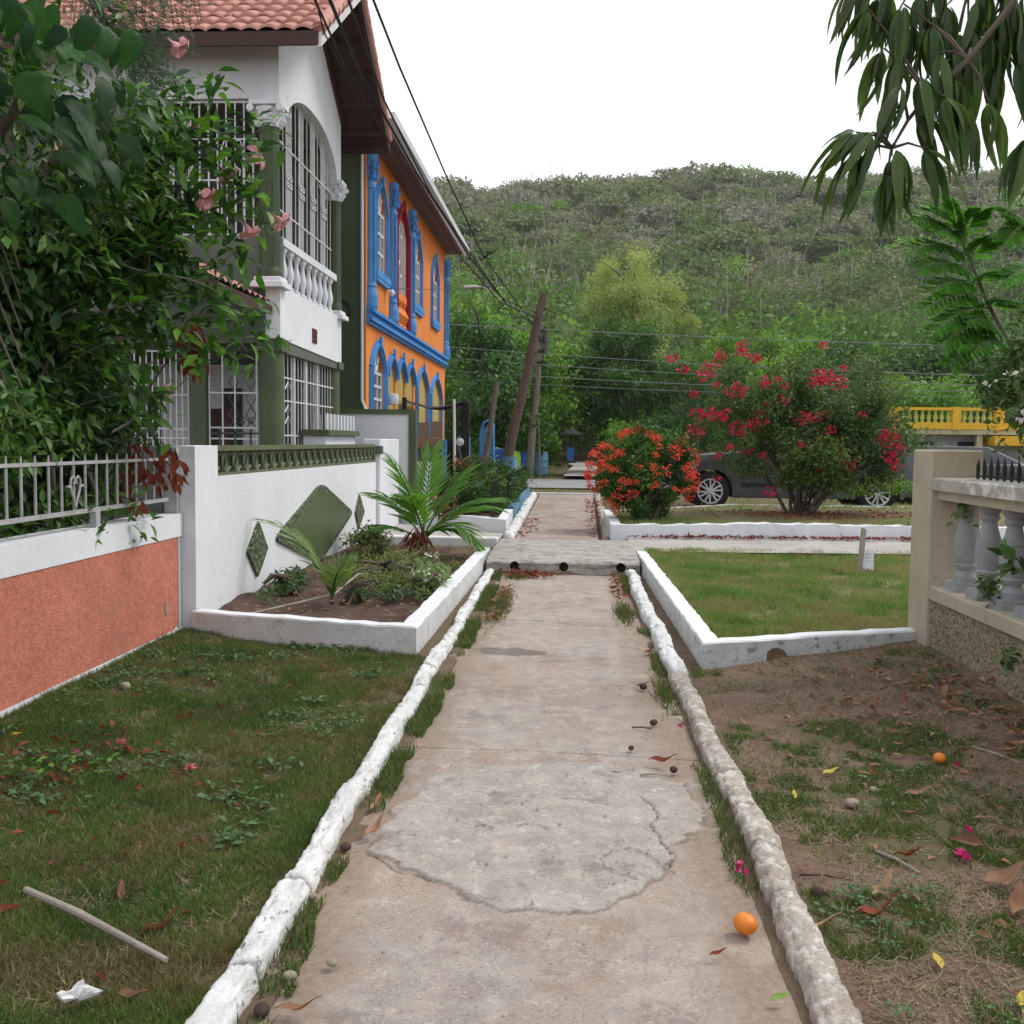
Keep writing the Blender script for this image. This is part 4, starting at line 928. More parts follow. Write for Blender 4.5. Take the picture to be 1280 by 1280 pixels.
opsL = [(18.62, 19.85, 2.0, 2.75, 3.22), (20.25, 21.15, .3, 2.75, 3.12), (21.35, 22.35, .3, 2.75, 3.14), (22.5, 23.6, .3, 2.75, 3.12), (24.0, 25.7, .3, 2.7, 3.15), (26.3, 28.3, .3, 2.6, 3.12)]
facade(3.70, ZT, opsU, XO-.2, XO, 'upper_wall'); facade(.1, 3.70, opsL, XO-.2, XO, 'lower_wall')
at0(MB().box(-10, XO-.03, Y0-.03, Y0-.001, .1, ZT), 'side_wall', M['greenwall'], O)
at0(MB().tube([(XO-.06, Y0-.06, 6.8), (XO-.06, Y0-.06, 2.2), (XO+.02, Y0-.06, 2.0)], .025, 8), 'downpipe', M['white'], O)
at0(MB().box(-10, XO-.2, Y1-.2, Y1-.01, .1, ZT), 'back_wall', M['orange'], O)
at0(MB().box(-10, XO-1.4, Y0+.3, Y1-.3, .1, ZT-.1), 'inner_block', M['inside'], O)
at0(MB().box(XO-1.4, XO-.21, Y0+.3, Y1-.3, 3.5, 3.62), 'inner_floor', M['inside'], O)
# blue trim
def archband(a, b_, sl_, zs, zt, w, d=.05, legs=True):
    m_ = MB(); pts = []
    zb = sl_ if legs else zs
    pts.append((a-w/2, zb))
    for k in range(21):
        y = a+(b_-a)*k/20; z = win_arch(y, a, b_, zs, zt); n_ = (2*k/20-1); pts.append((y+n_*w/2, z+w*.45))
    pts.append((b_+w/2, zb))
    for i in range(len(pts)-1):
        (ya, za), (yb, zb_) = pts[i], pts[i+1]
        dn = Vector((yb-ya, zb_-za)).normalized(); nn = Vector((-dn.y, dn.x))*w/2
        m_.prism([(ya-nn.x, za-nn.y), (yb-nn.x, zb_-nn.y), (yb+nn.x, zb_+nn.y), (ya+nn.x, za+nn.y)], 'x', XO+.001, XO+d)
        m_.prism([(ya-nn.x*.35, za-nn.y*.35), (yb-nn.x*.35, zb_-nn.y*.35), (yb+nn.x*.35, zb_+nn.y*.35), (ya+nn.x*.35, za+nn.y*.35)], 'x', XO+d, XO+d+.03)
    m_.prism([((a+b_)/2-.05, zt+.0), ((a+b_)/2+.05, zt), ((a+b_)/2+.08, zt+.20), ((a+b_)/2-.08, zt+.20)], 'x', XO+d+.01, XO+d+.05)
    return m_
def window(a, b_, sl_, zs, zt):
    w_ = MB(); x0, x1 = XO-.06, XO-.02
    for y in np.linspace(a+.03, b_-.03, 4): w_.box(x0, x1, y-.025, y+.025, sl_, win_arch(y, a, b_, zs, zt))
    for z in np.linspace(sl_+.03, zs, 4): w_.box(x0+.005, x1-.005, a, b_, z-.025, z+.025)
    for k in range(3): an = PI*(k+1)/4; w_.tube([(x0+.02, (a+b_)/2, zs), (x0+.02, (a+b_)/2+math.cos(an)*(b_-a)*.42, zs+math.sin(an)*(zt-zs)*.95)], .02, 4)
    f_ = at0(w_, 'window', M['winframe'], O)
    g_ = at0(MB().prism([(a, sl_)]+[(a+(b_-a)*k/12, win_arch(a+(b_-a)*k/12, a, b_, zs, zt)) for k in range(13)]+[(b_, sl_)], 'x', XO-.09, XO-.08), 'pane', M['glass'], H if False else O)
for i, (a, b_, s_, zs, zt) in enumerate(opsU):
    if i == 1:
        at0(archband(a+.03, b_-.03, s_+.02, zs, zt, .16, .06), 'door_surround', M['magenta'], O)
        at0(MB().box(XO-.35, XO-.3, a, b_, s_, 6.3), 'balcony_door', M['magenta'], O)
        g = MB()
        for y in np.linspace(a+.08, b_-.1, 12): g.box(XO-.02, XO-.0, y-.012, y+.012, 4.6, 6.1)
        for k in range(5): scrollz = 4.75+k*.27; g.tube([(XO-.0, a+.2+.9*((k*37) % 10)/10*.6+.2*math.cos(q*.6), scrollz+.12*math.sin(q*.6)) for q in range(11)], .014, 4)
        at0(g, 'balcony_grille', M['grille'], O)
        at0(MB().box(XO-.1, XO+.02, a, b_, 4.42, 4.58), 'balcony_rail', M['orange'], O)
        bb = MB()
        for y in (a+.3, a+.73, b_-.3): bb.lathe([(.12, 3.9), (.07, 3.95), (.15, 4.12), (.06, 4.3), (.11, 4.42)], (XO-.04, y, 0), 10)
        at0(bb, 'balcony_balusters', M['orange'], O, True)
    else:
        window(a, b_, s_, zs, zt)
        at0(archband(a, b_, s_, zs, zt, .15, .03), 'window_surround', M['blue'], O)
        at0(MB().box(XO, XO+.08, a-.18, b_+.18, s_-.12, s_-.0).box(XO, XO+.07, a-.12, b_+.12, s_-.2, s_-.12), 'window_sill', M['blue'], O)
for i, (a, b_, s_, zs, zt) in enumerate(opsL):
    if i == 0: window(a, b_, s_, zs, zt); at0(archband(a, b_, s_-.5, zs, zt, .15), 'window_surround', M['blue'], O)
    else:
        at0(archband(a, b_, s_, zs, zt, .12, legs=i > 3), 'porch_arch', M['blue'], O)
        g = MB()
        for y in np.arange(a+.05, b_, .09): g.tube([(XO-.04, y, .3), (XO-.04, y+.05*math.sin(y*7), 1.9), (XO-.04, y, win_arch(y, a, b_, zs, zt)-.02)], .014, 4)
        for z in (1.6, 2.3): g.box(XO-.05, XO-.03, a, b_, z-.02, z+.02)
        at0(g, 'porch_grille', M['yellowgrille'], O)
        at0(MB().prism([(a, .3)]+[(a+(b_-a)*k/12, win_arch(a+(b_-a)*k/12, a, b_, zs, zt)) for k in range(13)]+[(b_, .3)], 'x', XO-.10, XO-.08), 'porch_screen', M['cream'], O)
at0(MB().box(XO, XO+.06, Y0, Y1, 3.56, 3.86).box(XO+.06, XO+.11, Y0, Y1, 3.62, 3.68).box(XO+.06, XO+.13, Y0, Y1, 3.77, 3.83), 'floor_band', M['blue'], O)
def bluecol(y, z0=3.9, z1=6.55, r=.095):
    m_ = MB(); m_.lathe([(r*1.05, z0-.12), (r*1.5, z0-.02), (r*1.5, z0+.16), (r*1.1, z0+.3), (r*1.25, z0+.34), (r, z0+.40), (r*.92, z1-.62), (r*1.15, z1-.6), (r*1.15, z1-.55), (r*.95, z1-.5), (r*1.0, z1-.32), (r*1.35, z1-.12), (r*1.5, z1-.02), (r*1.5, z1)], (XO+.03, y, 0), 14)
    for j in range(7):
        an = 2*PI*j/7; ux, uy = math.cos(an), math.sin(an)
        for zz in (z1-.32, z1-.14): m_.tube([(XO+.03+ux*r*1.1, y+uy*r*1.1, zz-.12), (XO+.03+ux*r*1.5, y+uy*r*1.5, zz+.0), (XO+.03+ux*r*1.75, y+uy*r*1.75, zz-.04)], [.05, .045, .02], 5)
    for sy in (-.6, 0, .6): m_.box(XO+.03+r*.75, XO+.03+r*1.05, y+sy*r-.012, y+sy*r+.012, z0+.42, z1-.64)
    return at0(m_, 'column', M['blue'], O)
for y in (18.42, 20.6, 22.95, 29.15): bluecol(y)
# soffit, gutter, roof
at0(MB().box(-10, XO+.50, Y0-.9, Y1+.3, ZT-.03, ZT+.03), 'soffit', pm('pale_soffit', (.22, .13, .11), (.17, .10, .09), 4, .7, .1), O)
at0(MB().box(XO+.50, XO+.54, Y0-.9, Y1+.3, ZT-.08, ZT+.12), 'fascia', M['white'], O)
at0(MB().prism([(XO+.54, ZT), (XO+.64, ZT), (XO+.66, ZT+.10), (XO+.54, ZT+.10)], 'y', Y0-.9, Y1+.3), 'gutter', M['white'], O)
at0(MB().strip([(Y0-.9, ZT+.12, ZT+.16), (Y1+.3, ZT+.12, ZT+.16)], 'x', -10, XO+.52), 'roof', M['graywall'], O)

mb = MB(); mb.tube([(XO-.45+.17*math.cos(a_), Y0-.04, 3.78+.17*math.sin(a_)) for a_ in np.linspace(0, 2*PI, 24)], .022, 6)
o = mb.build('cable_coil', M['cable']); tag(o, 'coil of black cable hung on the dark green wall', 'cable')
mb = MB(); mb.lathe([(.001, 0), (.05, .01), (.07, .10), (.02, .14)], (XO+.05, 20.05, 4.35), 12, axis='x'); o = mb.build('wall_lamp', M['white'], None, True); tag(o, 'small round white lamp on the orange wall below the first upper window', 'lamp')
mb = MB(); mb.lathe([(.001, -.12), (.1, -.1), (.12, 0), (.1, .1), (.001, .12)], (XO+.15, 20.1, 2.3), 12); mb.box(XO, XO+.15, 20.05, 20.15, 2.26, 2.34)
o = mb.build('electric_meter', M['plastic_white'], None, True); tag(o, 'round white electric meter between the arched lower window and arches', 'meter')
# ================================================ RIGHT WALL WITH BALUSTERS
rw = thing('balustrade_wall', 'beige roughcast garden wall with grey concrete balusters and thick end post', 'wall', (2.65, 5, 0))
M['dash'] = pm('pebble_dash', (.55, .47, .33), (.34, .27, .18), 30, .9, 1., 90, stain=(.10, .075, .05), ssc=55, sthr=(.50, .62), fine=.4)
Ys, Zs_, F = grid(np.arange(.5, 7.42, .012), np.arange(-.05, .465, .012))
def h_(a, b_): return (fbm(a*70, b_*70, 2, 3)-.5)*.020+(fbm(a*3, b_*3, 3, 5)-.5)*.03
o = raw_mesh('roughcast', np.stack([2.485-h_(Ys, Zs_)+.0*Ys, Ys, Zs_+.02*fbm(Ys*3, Ys*0, 3, 3)], 1), F[:, ::-1], M['dash'], smooth=False); at0m(o, rw)
at0(MB().box(2.50, 2.95, .5, 7.40, -.1, .45), 'core', M['beige'], rw)
at0(MB().bbox(2.465, 2.98, .5, 7.40, .445, .535, .008), 'ledge', M['beige'], rw)
at0(MB().bbox(2.45, 2.80, 7.26, 7.64, -.1, 1.475, .012), 'end_post', M['beige'], rw)
at0(MB().box(2.50, 2.78, .5, 7.26, 1.135, 1.20), 'beam', M['beige'], rw)
capM = pm('flaking_cap_paint', (.56, .52, .45), (.46, .42, .35), 4, .8, .9, 50, stain=(.72, .70, .66), ssc=5, sthr=(.5, .58), fine=.3)
at0(MB().bbox(2.46, 2.82, .5, 7.258, 1.20, 1.285, .012), 'cap', capM, rw)
prof = [(.078, 0), (.078, .075)]
bp = MB(); bp.lathe([(.098, .0), (.098, .062)], (0, 0, 0), 4, True)
bp.lathe([(.070, .062), (.073, .10), (.062, .115), (.050, .14), (.068, .165), (.070, .18), (.060, .19), (.074, .24), (.080, .29), (.078, .34), (.066, .40), (.050, .455), (.044, .485), (.046, .50), (.060, .515), (.060, .53), (.05, .54), (.068, .565), (.070, .60)], (0, 0, 0), 22)
bo = bp.build('baluster', M['baluster'], None, True); bme2 = bo.data; bpy.data.objects.remove(bo)
for k in range(16): 
    if 7.0-k*.37 > .6: put(bme2, 'baluster', (2.62, 7.02-k*.37, .534), rw, random.uniform(-.04, .04))
mb = MB(); 
sp = thing('wall_spikes', 'row of dark rusty iron spikes standing on the beige wall cap', 'spikes', (2.65, 5, 1.28))
y = 6.98
while y > 1: 
    at0(MB().tube([(2.66, y, 1.28), (2.66, y, 1.37), (2.66+random.uniform(-.004, .004), y, 1.425+random.uniform(-.01, .01))], [.009, .013, .002], 6), 'spike', M['black'], sp); y -= .105
at0(MB().box(2.653, 2.667, 1, 7.0, 1.300, 1.312), 'spike_rail', M['black'], sp)

# ================================================ GRASS AND GROUND COVER
def blades(name, P, h, w, mat, var, lean=.35, parent=None):
    n = len(P); d = rng.normal(size=(n, 3))*lean; d[:, 2] = 1; d = norm(d); N = norm(np.cross(d, rng.normal(size=(n, 3))))
    hh = h*(.5+rng.random(n)); 
    V, F, A = spread(BLADE, P, d, N, hh, var, aspect=w/hh)
    return V, F, A
def scatter(n, x0, x1, y0, y1, dens):
    """n candidates; near ones favoured; kept where dens(x, y) > random"""
    u = rng.random(n); y = y0+(y1-y0)*u**1.35; x = x0+(x1-x0)*rng.random(n); k = rng.random(n) < dens(x, y); return x[k], y[k]
def dl(x, y):
    c_ = fbm(x*7, y*7, 3, 61); left = (.25+grassiness(x, y))*(.25+smooth(.30, .52, c_)); return left*((x > -2.93)&(x < -.965+.02*fbm(x*0, y*30, 3, 5)))
x, y = scatter(330000, -2.95, -.95, 2.2, 7.9, dl); z = ground_z(x, y)
k = y < 7.62-(x+2.84)*.28-.07; x, y, z = x[k], y[k], z[k]
tone = np.clip(fbm(x*2.2, y*2.2, 4, 62)*1.5-.35+rng.random(len(x))*.35+.12*(x > -1.6), 0, 1); hz = .6+.8*fbm(x*3, y*3, 3, 63)
V1 = blades('', np.stack([x, y, z-.004], 1), .034*hz, .0042, None, np.where(rng.random(len(x)) < .12+.35*smooth(.5, .62, fbm(x*2.6, y*2.6, 4, 68)), .8+.2*rng.random(len(x)), tone*.75), lean=.55)
g = raw_mesh('lawn_grass', V1[0], V1[1], M['grass'], var=V1[2], smooth=False); tag(g, 'short green grass of the left lawn', 'grass', kind='stuff')
def dr(x, y): return smooth(.5, .75, grassiness(x, y))*smooth(.35, .55, fbm(x*9, y*9, 3, 64))*((x > .785)&(x < 2.4))+.06*smooth(.45, .6, fbm(x*4, y*4, 3, 66))*(x > .79)
x, y = scatter(190000, .78, 2.42, 2.2, 7.4, dr); k = y < 6.84+(x-.9)*.38; x, y = x[k], y[k]; z = ground_z(x, y)
V1 = blades('', np.stack([x, y, z-.004], 1), .028*(.6+.8*fbm(x*3, y*3, 3, 63)), .0045, None, np.where(rng.random(len(x)) < .15, .9, np.clip(.15+rng.random(len(x))*.55, 0, 1)), lean=.75)
g = raw_mesh('patchy_grass', V1[0], V1[1], M['grass'], var=V1[2], smooth=False); tag(g, 'patchy grass on the bare earth to the right of the path', 'grass', kind='stuff')
# dead thatch lying on the soil both sides
n_ = 60000; x = np.where(rng.random(n_) < .55, rng.uniform(-2.93, -1.0, n_), rng.uniform(.8, 2.42, n_)); y = 2.2+5.5*rng.random(n_)**1.3; k = (rng.random(n_) < .15+smooth(.42, .62, fbm(x*3, y*3, 4, 69))) & ~((x > .8) & (y > 6.80+(x-.9)*.38)) & ~((x < 0) & (y > 7.5-(x+2.84)*.28)); x, y = x[k], y[k]
d = rng.normal(size=(len(x), 3)); d[:, 2] = np.abs(d[:, 2])*.12; N = np.tile([0., 0, 1], (len(x), 1))+rng.normal(size=(len(x), 3))*.4; hh = .02+.04*rng.random(len(x))
V, F, A = spread(BLADE, np.stack([x, y, ground_z(x, y)+.004], 1), d, N, hh, .7+.3*rng.random(len(x)), aspect=.0035/hh)
g = raw_mesh('dead_thatch', V, F, M['thatch'], var=A, smooth=False); tag(g, 'thin dead grass stems lying over the soil on both sides of the path', 'thatch', kind='stuff')
# raised lawn
n = 210000; x = .92+(9-.92)*rng.random(n)**1.6; y = 7.1+(13.2-7.1)*rng.random(n)**1.2
k = (x > .93-(y-6.93)*.0167+.085) & (y > 7.08+(x-.93)*.38) & (rng.random(n) < .12+smooth(.36, .52, .6*fbm(x*2.6, y*2.6, 4, 70)+.4*fbm(x*11, y*11, 2, 71)))
x, y = x[k], y[k]
tone = np.clip(.15+fbm(x*2.3, y*2.3, 4, 73)*1.3-.5+rng.random(len(x))*.45, 0, 1)
V1 = blades('', np.stack([x, y, lawn_z(x, y)-.004], 1), .055*(.35+1.3*fbm(x*4, y*4, 3, 63)), .006, None, np.where(rng.random(len(x)) < .10+.5*smooth(.52, .66, fbm(x*3+9, y*3, 4, 67)), .75+.25*rng.random(len(x)), tone), lean=.55)
g = raw_mesh('raised_lawn_grass', V1[0], V1[1], M['grassR'], var=V1[2], smooth=False); tag(g, 'bright green grass filling the white-walled lawn box', 'grass', kind='stuff')
# grass strips at the path edges
parts = []
for (fn, sx, a, b_, den) in ((edgeL, -1, 2.2, 11.6, 5200), (edgeR, 1, 2.2, 11.6, 2600)):
    y = a+(b_-a)*rng.random(den*5); off = rng.random(len(y))**1.5*.14+(-.02); xx = fn(y)+sx*off
    dd = smooth(.42, .58, fbm(y*1.6, y*0+(3 if sx < 0 else 9), 4, 80))
    if sx > 0: dd = dd*((y > 3.2))*.7
    k = rng.random(len(y)) < dd; y, xx = y[k], xx[k]
    ns = 4000; 
    parts.append(blades('', np.stack([xx, y, 0*y+.0], 1), .04*(.5+fbm(xx*5, y*5, 3, 4)), .005, None, np.where(rng.random(len(y)) < .2, .95, rng.random(len(y))*.7)))
for (cx, cy, rx, ry, n_) in ((.46, 9.0, .09, .5, 1500), (-.66, 9.3, .10, .9, 2500), (.56, 6.1, .06, .5, 600), (-.62, 11.3, .12, .3, 500), (.55, 11.2, .06, .4, 400)):
    a_ = rng.random(n_)*2*PI; r = np.abs(rng.normal(0, .55, n_)); cl = .5*(fbm(a_*3, r*4, 3, 8)-.5); parts.append(blades('', np.stack([cx+rx*(r+cl)*np.cos(a_), cy+ry*(r+cl)*np.sin(a_), 0*r], 1), .05*(.4+rng.random(n_)), .006, None, np.where(rng.random(n_) < .4, .8+.2*rng.random(n_), rng.random(n_)*.7), lean=.7))
V, F, A = join(parts); g = raw_mesh('edge_grass', V, F, M['grass'], var=A, smooth=False); tag(g, 'ragged grass growing along the edges of the path', 'grass', kind='stuff')
# far grass
n = 160000; y = 13.0+(62-13.0)*rng.random(n)**2.2; x = -6+rng.random(n)*28*np.clip(y/22, .4, 1.7)
def okfar(x, y):
    path = (x > -1.0) & (x < .62) & (y < 27) | ((x > -.8)&(x < 1.2)&(y > 38)); cross = (y < 14.9) | ((y-x*.02 > 30.4)&(y-x*.02 < 38.4)); return ~path & ~cross
k = okfar(x, y) & (rng.random(n) < .2+smooth(.4, .55, fbm(x*1.2, y*1.2, 4, 90))) & ~((x < -1.0)&(y < 26.5)); x, y = x[k], y[k]
bed = (x > .6)&(y < 19.5)&(y < 17.2+(x-.62)*.96); under = bed & (np.hypot((x-3.9)/1.6, (y-17.3)/.8) < 1) & (rng.random(len(x)) < .8); x, y, bed = x[~under], y[~under], bed[~under]
z = np.where(bed, .33+.05*smooth(15.2, 17.5, y), ground_z(x, y))
sc_ = np.clip(y/16, 1, 3.2)
V1 = blades('', np.stack([x, y, z-.01], 1), .055*sc_**.6, .010*sc_, None, np.clip(fbm(x, y, 4, 73)*1.4-.2+rng.random(len(x))*.3, 0, 1))
g = raw_mesh('verge_grass', V1[0], V1[1], M['grassR'], var=V1[2], smooth=False); tag(g, 'rough grass verge round the crossing and the road', 'grass', kind='stuff')
# small broad-leaved weeds
def weeds(name, centres, lab):
    parts = []
    for (cx, cy, r, n_, sz) in centres:
        a_ = rng.random(n_)*2*PI; rr = rng.random(n_)**.7*r; P = np.stack([cx+rr*np.cos(a_), cy+rr*np.sin(a_), ground_z(cx+rr*np.cos(a_), cy+rr*np.sin(a_))+.012+rng.random(n_)*.03], 1)
        D = rdir(n_, .35); N = np.array([[0, 0, 1]])+rng.normal(size=(n_, 3))*.3; parts.append(spread(ROUND, P, D, N, sz*(.6+.8*rng.random(n_))))
    V, F, A = join(parts); g = raw_mesh(name, V, F, M['clover'], var=A); tag(g, lab, 'weeds', kind='stuff')
cs = []
for i in range(230):
    x = random.uniform(-2.8, -1.15); y = random.uniform(2.3, 7.4)
    if fbm(np.array([x*1.7]), np.array([y*1.7]), 3, 99)[0] > .45: cs.append((x, y, random.uniform(.05, .17), random.randint(12, 44), random.uniform(.022, .04)))
weeds('lawn_weeds', cs, 'low broad-leaved weeds scattered through the left lawn')
cs = []
for i in range(190):
    x = random.uniform(.85, 2.3); y = random.uniform(2.3, 6.9)
    if fbm(np.array([x*1.9]), np.array([y*1.9]), 3, 98)[0] > .46: cs.append((x, y, random.uniform(.04, .12), random.randint(10, 30), random.uniform(.014, .024)))
weeds('bare_ground_weeds', cs, 'low weeds dotted over the bare earth on the right')

# ================================================ LEAVES, TREES AND SHRUBS
def limbs(mb, base, top, r0, spreadr, n, seed, droop=0., levels=1):
    rr = random.Random(seed); pts = [Vector(base)]
    H_ = Vector(top)-Vector(base); N = 6
    for i in range(1, N+1):
        pts.append(Vector(base)+H_*(i/N)+Vector((rr.uniform(-1, 1), rr.uniform(-1, 1), 0))*H_.length*.03*(i < N))
    mb.tube(pts, [r0*(1.25 if i == 0 else 1-.6*i/N) for i in range(N+1)], 9)
    for k in range(n):
        t_ = rr.uniform(.35, 1.); p = Vector(base)+H_*t_; an = rr.uniform(0, 2*PI); e = p+Vector((math.cos(an)*spreadr[0], math.sin(an)*spreadr[1], spreadr[2]*rr.uniform(.2, 1)))*rr.uniform(.5, .9)
        m_ = (p+e)/2+Vector((0, 0, rr.uniform(.02, .12)))*H_.length
        mb.tube([p, m_, e], [r0*.45*(1.1-t_*.5), r0*.25, r0*.08], 6)
def tree(name, label, cat, x, y, z0, h, r, mat, nleaf=5000, leaf=.2, trunk=.3, tmpl=DIAMOND, k=40, group=None, bark='bark', shell=.7, low=.25, csize=None, droop=.3, seed=1, flat=.8, top=None):
    t_ = thing(name, label, cat, (x, y, z0), 0, group)
    cz = h*(low+1)/2; rz = h*(1-low)/2; mb = MB(); limbs(mb, (0, 0, -.2), (0, 0, h*.8), trunk, (r*.8, r*.8, rz*.9), 12, seed)
    mb.build('trunk', M[bark], t_, True)
    nleaf = int(nleaf*1.7); leaf *= .74
    P, out, idx = clumps(nleaf, (0, 0, cz), (r, r, rz), k, csize or r*.33, shell, flat)
    P = P[P[:, 2] > h*.03]; out = norm(P-np.array([0, 0, cz])); n_ = len(P)
    D = norm(out*.5+rng.normal(size=(n_, 3))*.7+np.array([0, 0, -droop])); N = norm(np.array([0, 0, 1.])+out*.6+rng.normal(size=(n_, 3))*.55)
    tone = rng.random(k); v = np.clip(tone[idx % k][:n_] if len(idx) == n_ else rng.random(n_), 0, 1)*.6+rng.random(n_)*.4
    V, F, A = spread(tmpl, P, D, N, leaf*(.6+.8*rng.random(n_)), v)
    raw_mesh('crown', V, F, M[mat], t_, var=A, smooth=False)
    return t_
# --- trees beyond the road, from the photo left to right
G5 = 'trees beyond the road'
tree('broadleaf_tree', 'dark rounded tree rising behind the black shade cloth', 'tree', -3.6, 40, .3, 6.2, 2.6, 'treeD', 8000, .26, .16, group=G5, seed=2, low=.08)
tree('broadleaf_tree', 'bushy mid-green tree between the shade cloth and the leaning brown pole', 'tree', -2.2, 44, .3, 6.0, 2.5, 'treeG', 8000, .27, .15, group=G5, seed=3, low=.05)
tree('broadleaf_tree', 'fresh green tree right behind the two utility poles', 'tree', -3.0, 50, .3, 5.6, 2.6, 'treeG', 8000, .27, .15, group=G5, seed=4, low=.05)
tree('broadleaf_tree', 'bright-topped tree just above the orange house corner', 'tree', -4.6, 52, .3, 7.6, 2.6, 'treeG', 7000, .28, .15, group=G5, seed=5, low=.15)
tree('mango_tree', 'dense dark green mango tree left of the pale feathery tree', 'tree', 2.0, 45, .3, 6.7, 2.25, 'treeD', 12000, .30, .22, SLIM, group=G5, seed=6, low=.2, k=60)
tree('feathery_tree', 'tall pale yellow-green feathery tree standing behind the dark mango tree', 'tree', 3.3, 58, .5, 11.8, 3.1, 'treeP', 19000, .27, .25, SLIM, group=G5, seed=7, low=.30, k=70, bark='bark_pale', droop=.7, shell=.45)
tree('mango_tree', 'lower dark tree behind the gap between the two flowering bushes', 'tree', 4.6, 42, .3, 4.4, 2.2, 'treeD', 8000, .28, .18, SLIM, group=G5, seed=8, low=.05)
tree('grey_green_tree', 'dull grey-green tree behind the right end of the red-flowered bush', 'tree', 14.0, 56, .4, 6.4, 2.4, 'bougL', 9000, .22, .18, group=G5, seed=9, low=.1)
tree('broadleaf_tree', 'mid-green tree behind the middle of the red-flowered bush', 'tree', 8.3, 52, .3, 6.4, 3.2, 'treeG', 8000, .28, .2, group=G5, seed=10, low=.1)
tree('broadleaf_tree', 'bright green bush topping the yellow terrace', 'tree', 18.6, 58, .4, 4.7, 3.4, 'treeG', 8000, .28, .2, group=G5, seed=11, low=.2)
tree('dark_tree', 'dark shaded tree on the rise behind the yellow terrace', 'tree', 17.0, 68, .5, 8, 4.6, 'treeD', 9000, .35, .25, group=G5, seed=12, low=.05)
tree('dark_tree', 'dark tree at the foot of the hill beside the wall bush', 'tree', 24.5, 66, .5, 9, 4.6, 'treeD', 9000, .35, .25, group=G5, seed=13, low=.05)
tree('small_tree', 'young green tree in front of the yellow terrace', 'tree', 14.0, 41.5, .2, 1.3, .8, 'treeG', 1600, .15, .08, group=G5, seed=14, low=.1)
tree('roadside_shrub', 'low green shrub left of the far footpath', 'shrub', -2.9, 43, .25, 2.2, 1.3, 'treeG', 4000, .17, .06, group=G5, seed=15, low=0.)
tree('roadside_shrub', 'low green shrub right of the far footpath', 'shrub', 2.3, 41, .25, 1.9, 1.4, 'treeG', 4000, .17, .06, group=G5, seed=16, low=0.)
for i, (x, y, h, r, lb) in enumerate(((-7.6, 60, 7, 3.2, 'green tree at the hill foot behind the orange house'), (-1.2, 72, 6.0, 3.2, 'bushy tree closing the end of the far footpath'), (7.4, 66, 7.5, 3.6, 'rounded tree at the hill foot right of the pale feathery tree'), (12.3, 62, 7.0, 3.2, 'tree at the hill foot above the red bush'), (-4.2, 64, 8, 3.4, 'taller tree at the hill foot above the leaning pole'))):
    tree('hill_foot_tree', lb, 'tree', x, y, .4, h, r, 'treeG' if i % 2 else 'treeD', 7000, .32, .2, group=G5, seed=20+i, low=.0)
# --- forest on the hill (a mass nobody could count)
n = 4300
y = 64+(262-64)*rng.random(n)**.72; x = (rng.random(n)*2-1)*(y*.62+10)+y*.04
k = (x > -y*.28-5); x, y = x[k], y[k]
z = ground_z(x, y); n = len(x)
hgt = np.clip(rng.normal(5.0, 1.7, n), 2.0, 9.5)*(.95+.45*smooth(150, 64, y))
parts = []; sp_ = []
hue = fbm(x/26, y/40, 4, 101); up_ = smooth(60, 200, y)
base = .50*(1-up_)+.20+(hue-.5)*.9+rng.normal(0, .15, n); bright = rng.random(n) < .07*(1-up_)+.03
base = np.clip(np.where(bright, .8+rng.random(n)*.2, base), 0, .78+.22*bright)
protos = []
for q in range(10):
    nl = 330; d = norm(rng.normal(size=(nl, 3))); d[:, 2] = np.abs(d[:, 2])*.9-.15; lob = 1+.22*np.sin(d[:, :1]*(4+q)+q)*np.cos(d[:, 1:2]*(5+q % 3)+2*q); c_ = d*np.array([.44, .44, .36])*lob*(.66+.34*rng.random((nl, 1)))+np.array([0, 0, .58]); c_ += (rng.normal(size=(1, 3)))*.03
    V, F, A = spread(DIAMOND, c_, norm(d+rng.normal(size=(nl, 3))*.8), norm(d+rng.normal(size=(nl, 3))*.28+np.array([0, 0, .45])), .088*(.6+.9*rng.random(nl)))
    protos.append((V, F, rng.random(nl).repeat(4)))
for q in range(6):
    nl = 520; cl_ = norm(rng.normal(size=(22, 3)))*np.array([.34, .34, .30])+np.array([0, 0, .60]); c_ = cl_[rng.integers(0, 22, nl)]+rng.normal(size=(nl, 3))*.075; d = norm(c_-np.array([0, 0, .5]))
    V, F, A = spread(DIAMOND, c_, norm(d+rng.normal(size=(nl, 3))*.8), norm(d+rng.normal(size=(nl, 3))*.6+np.array([0, 0, .4])), .055*(.6+.9*rng.random(nl)))
    protos.append((V, F, rng.random(nl).repeat(4)))
for q in range(16):
    ii = np.arange(n)[(np.arange(n) % 10 == q) & (y >= 150)] if q < 10 else np.arange(n)[(np.arange(n) % 6 == q-10) & (y < 150)]; V, F, A = protos[q]; an = rng.random(len(ii))*2*PI; c_, s_ = np.cos(an), np.sin(an); w_ = (.75+.5*rng.random(len(ii)))*1.15
    Vx = (V[None, :, 0]*c_[:, None]-V[None, :, 1]*s_[:, None])*(hgt[ii]*w_)[:, None]+x[ii][:, None]; Vy = (V[None, :, 0]*s_[:, None]+V[None, :, 1]*c_[:, None])*(hgt[ii]*w_)[:, None]+y[ii][:, None]; Vz = V[None, :, 2]*hgt[ii][:, None]+z[ii][:, None]
    VV = np.stack([Vx, Vy, Vz], -1).reshape(-1, 3); FF = (F[None]+(np.arange(len(ii))*len(V))[:, None, None]).reshape(-1, 4)
    AA = np.clip(base[ii][:, None]+(A[None]-.5)*.12, 0, 1).ravel(); parts.append((VV, FF, AA))
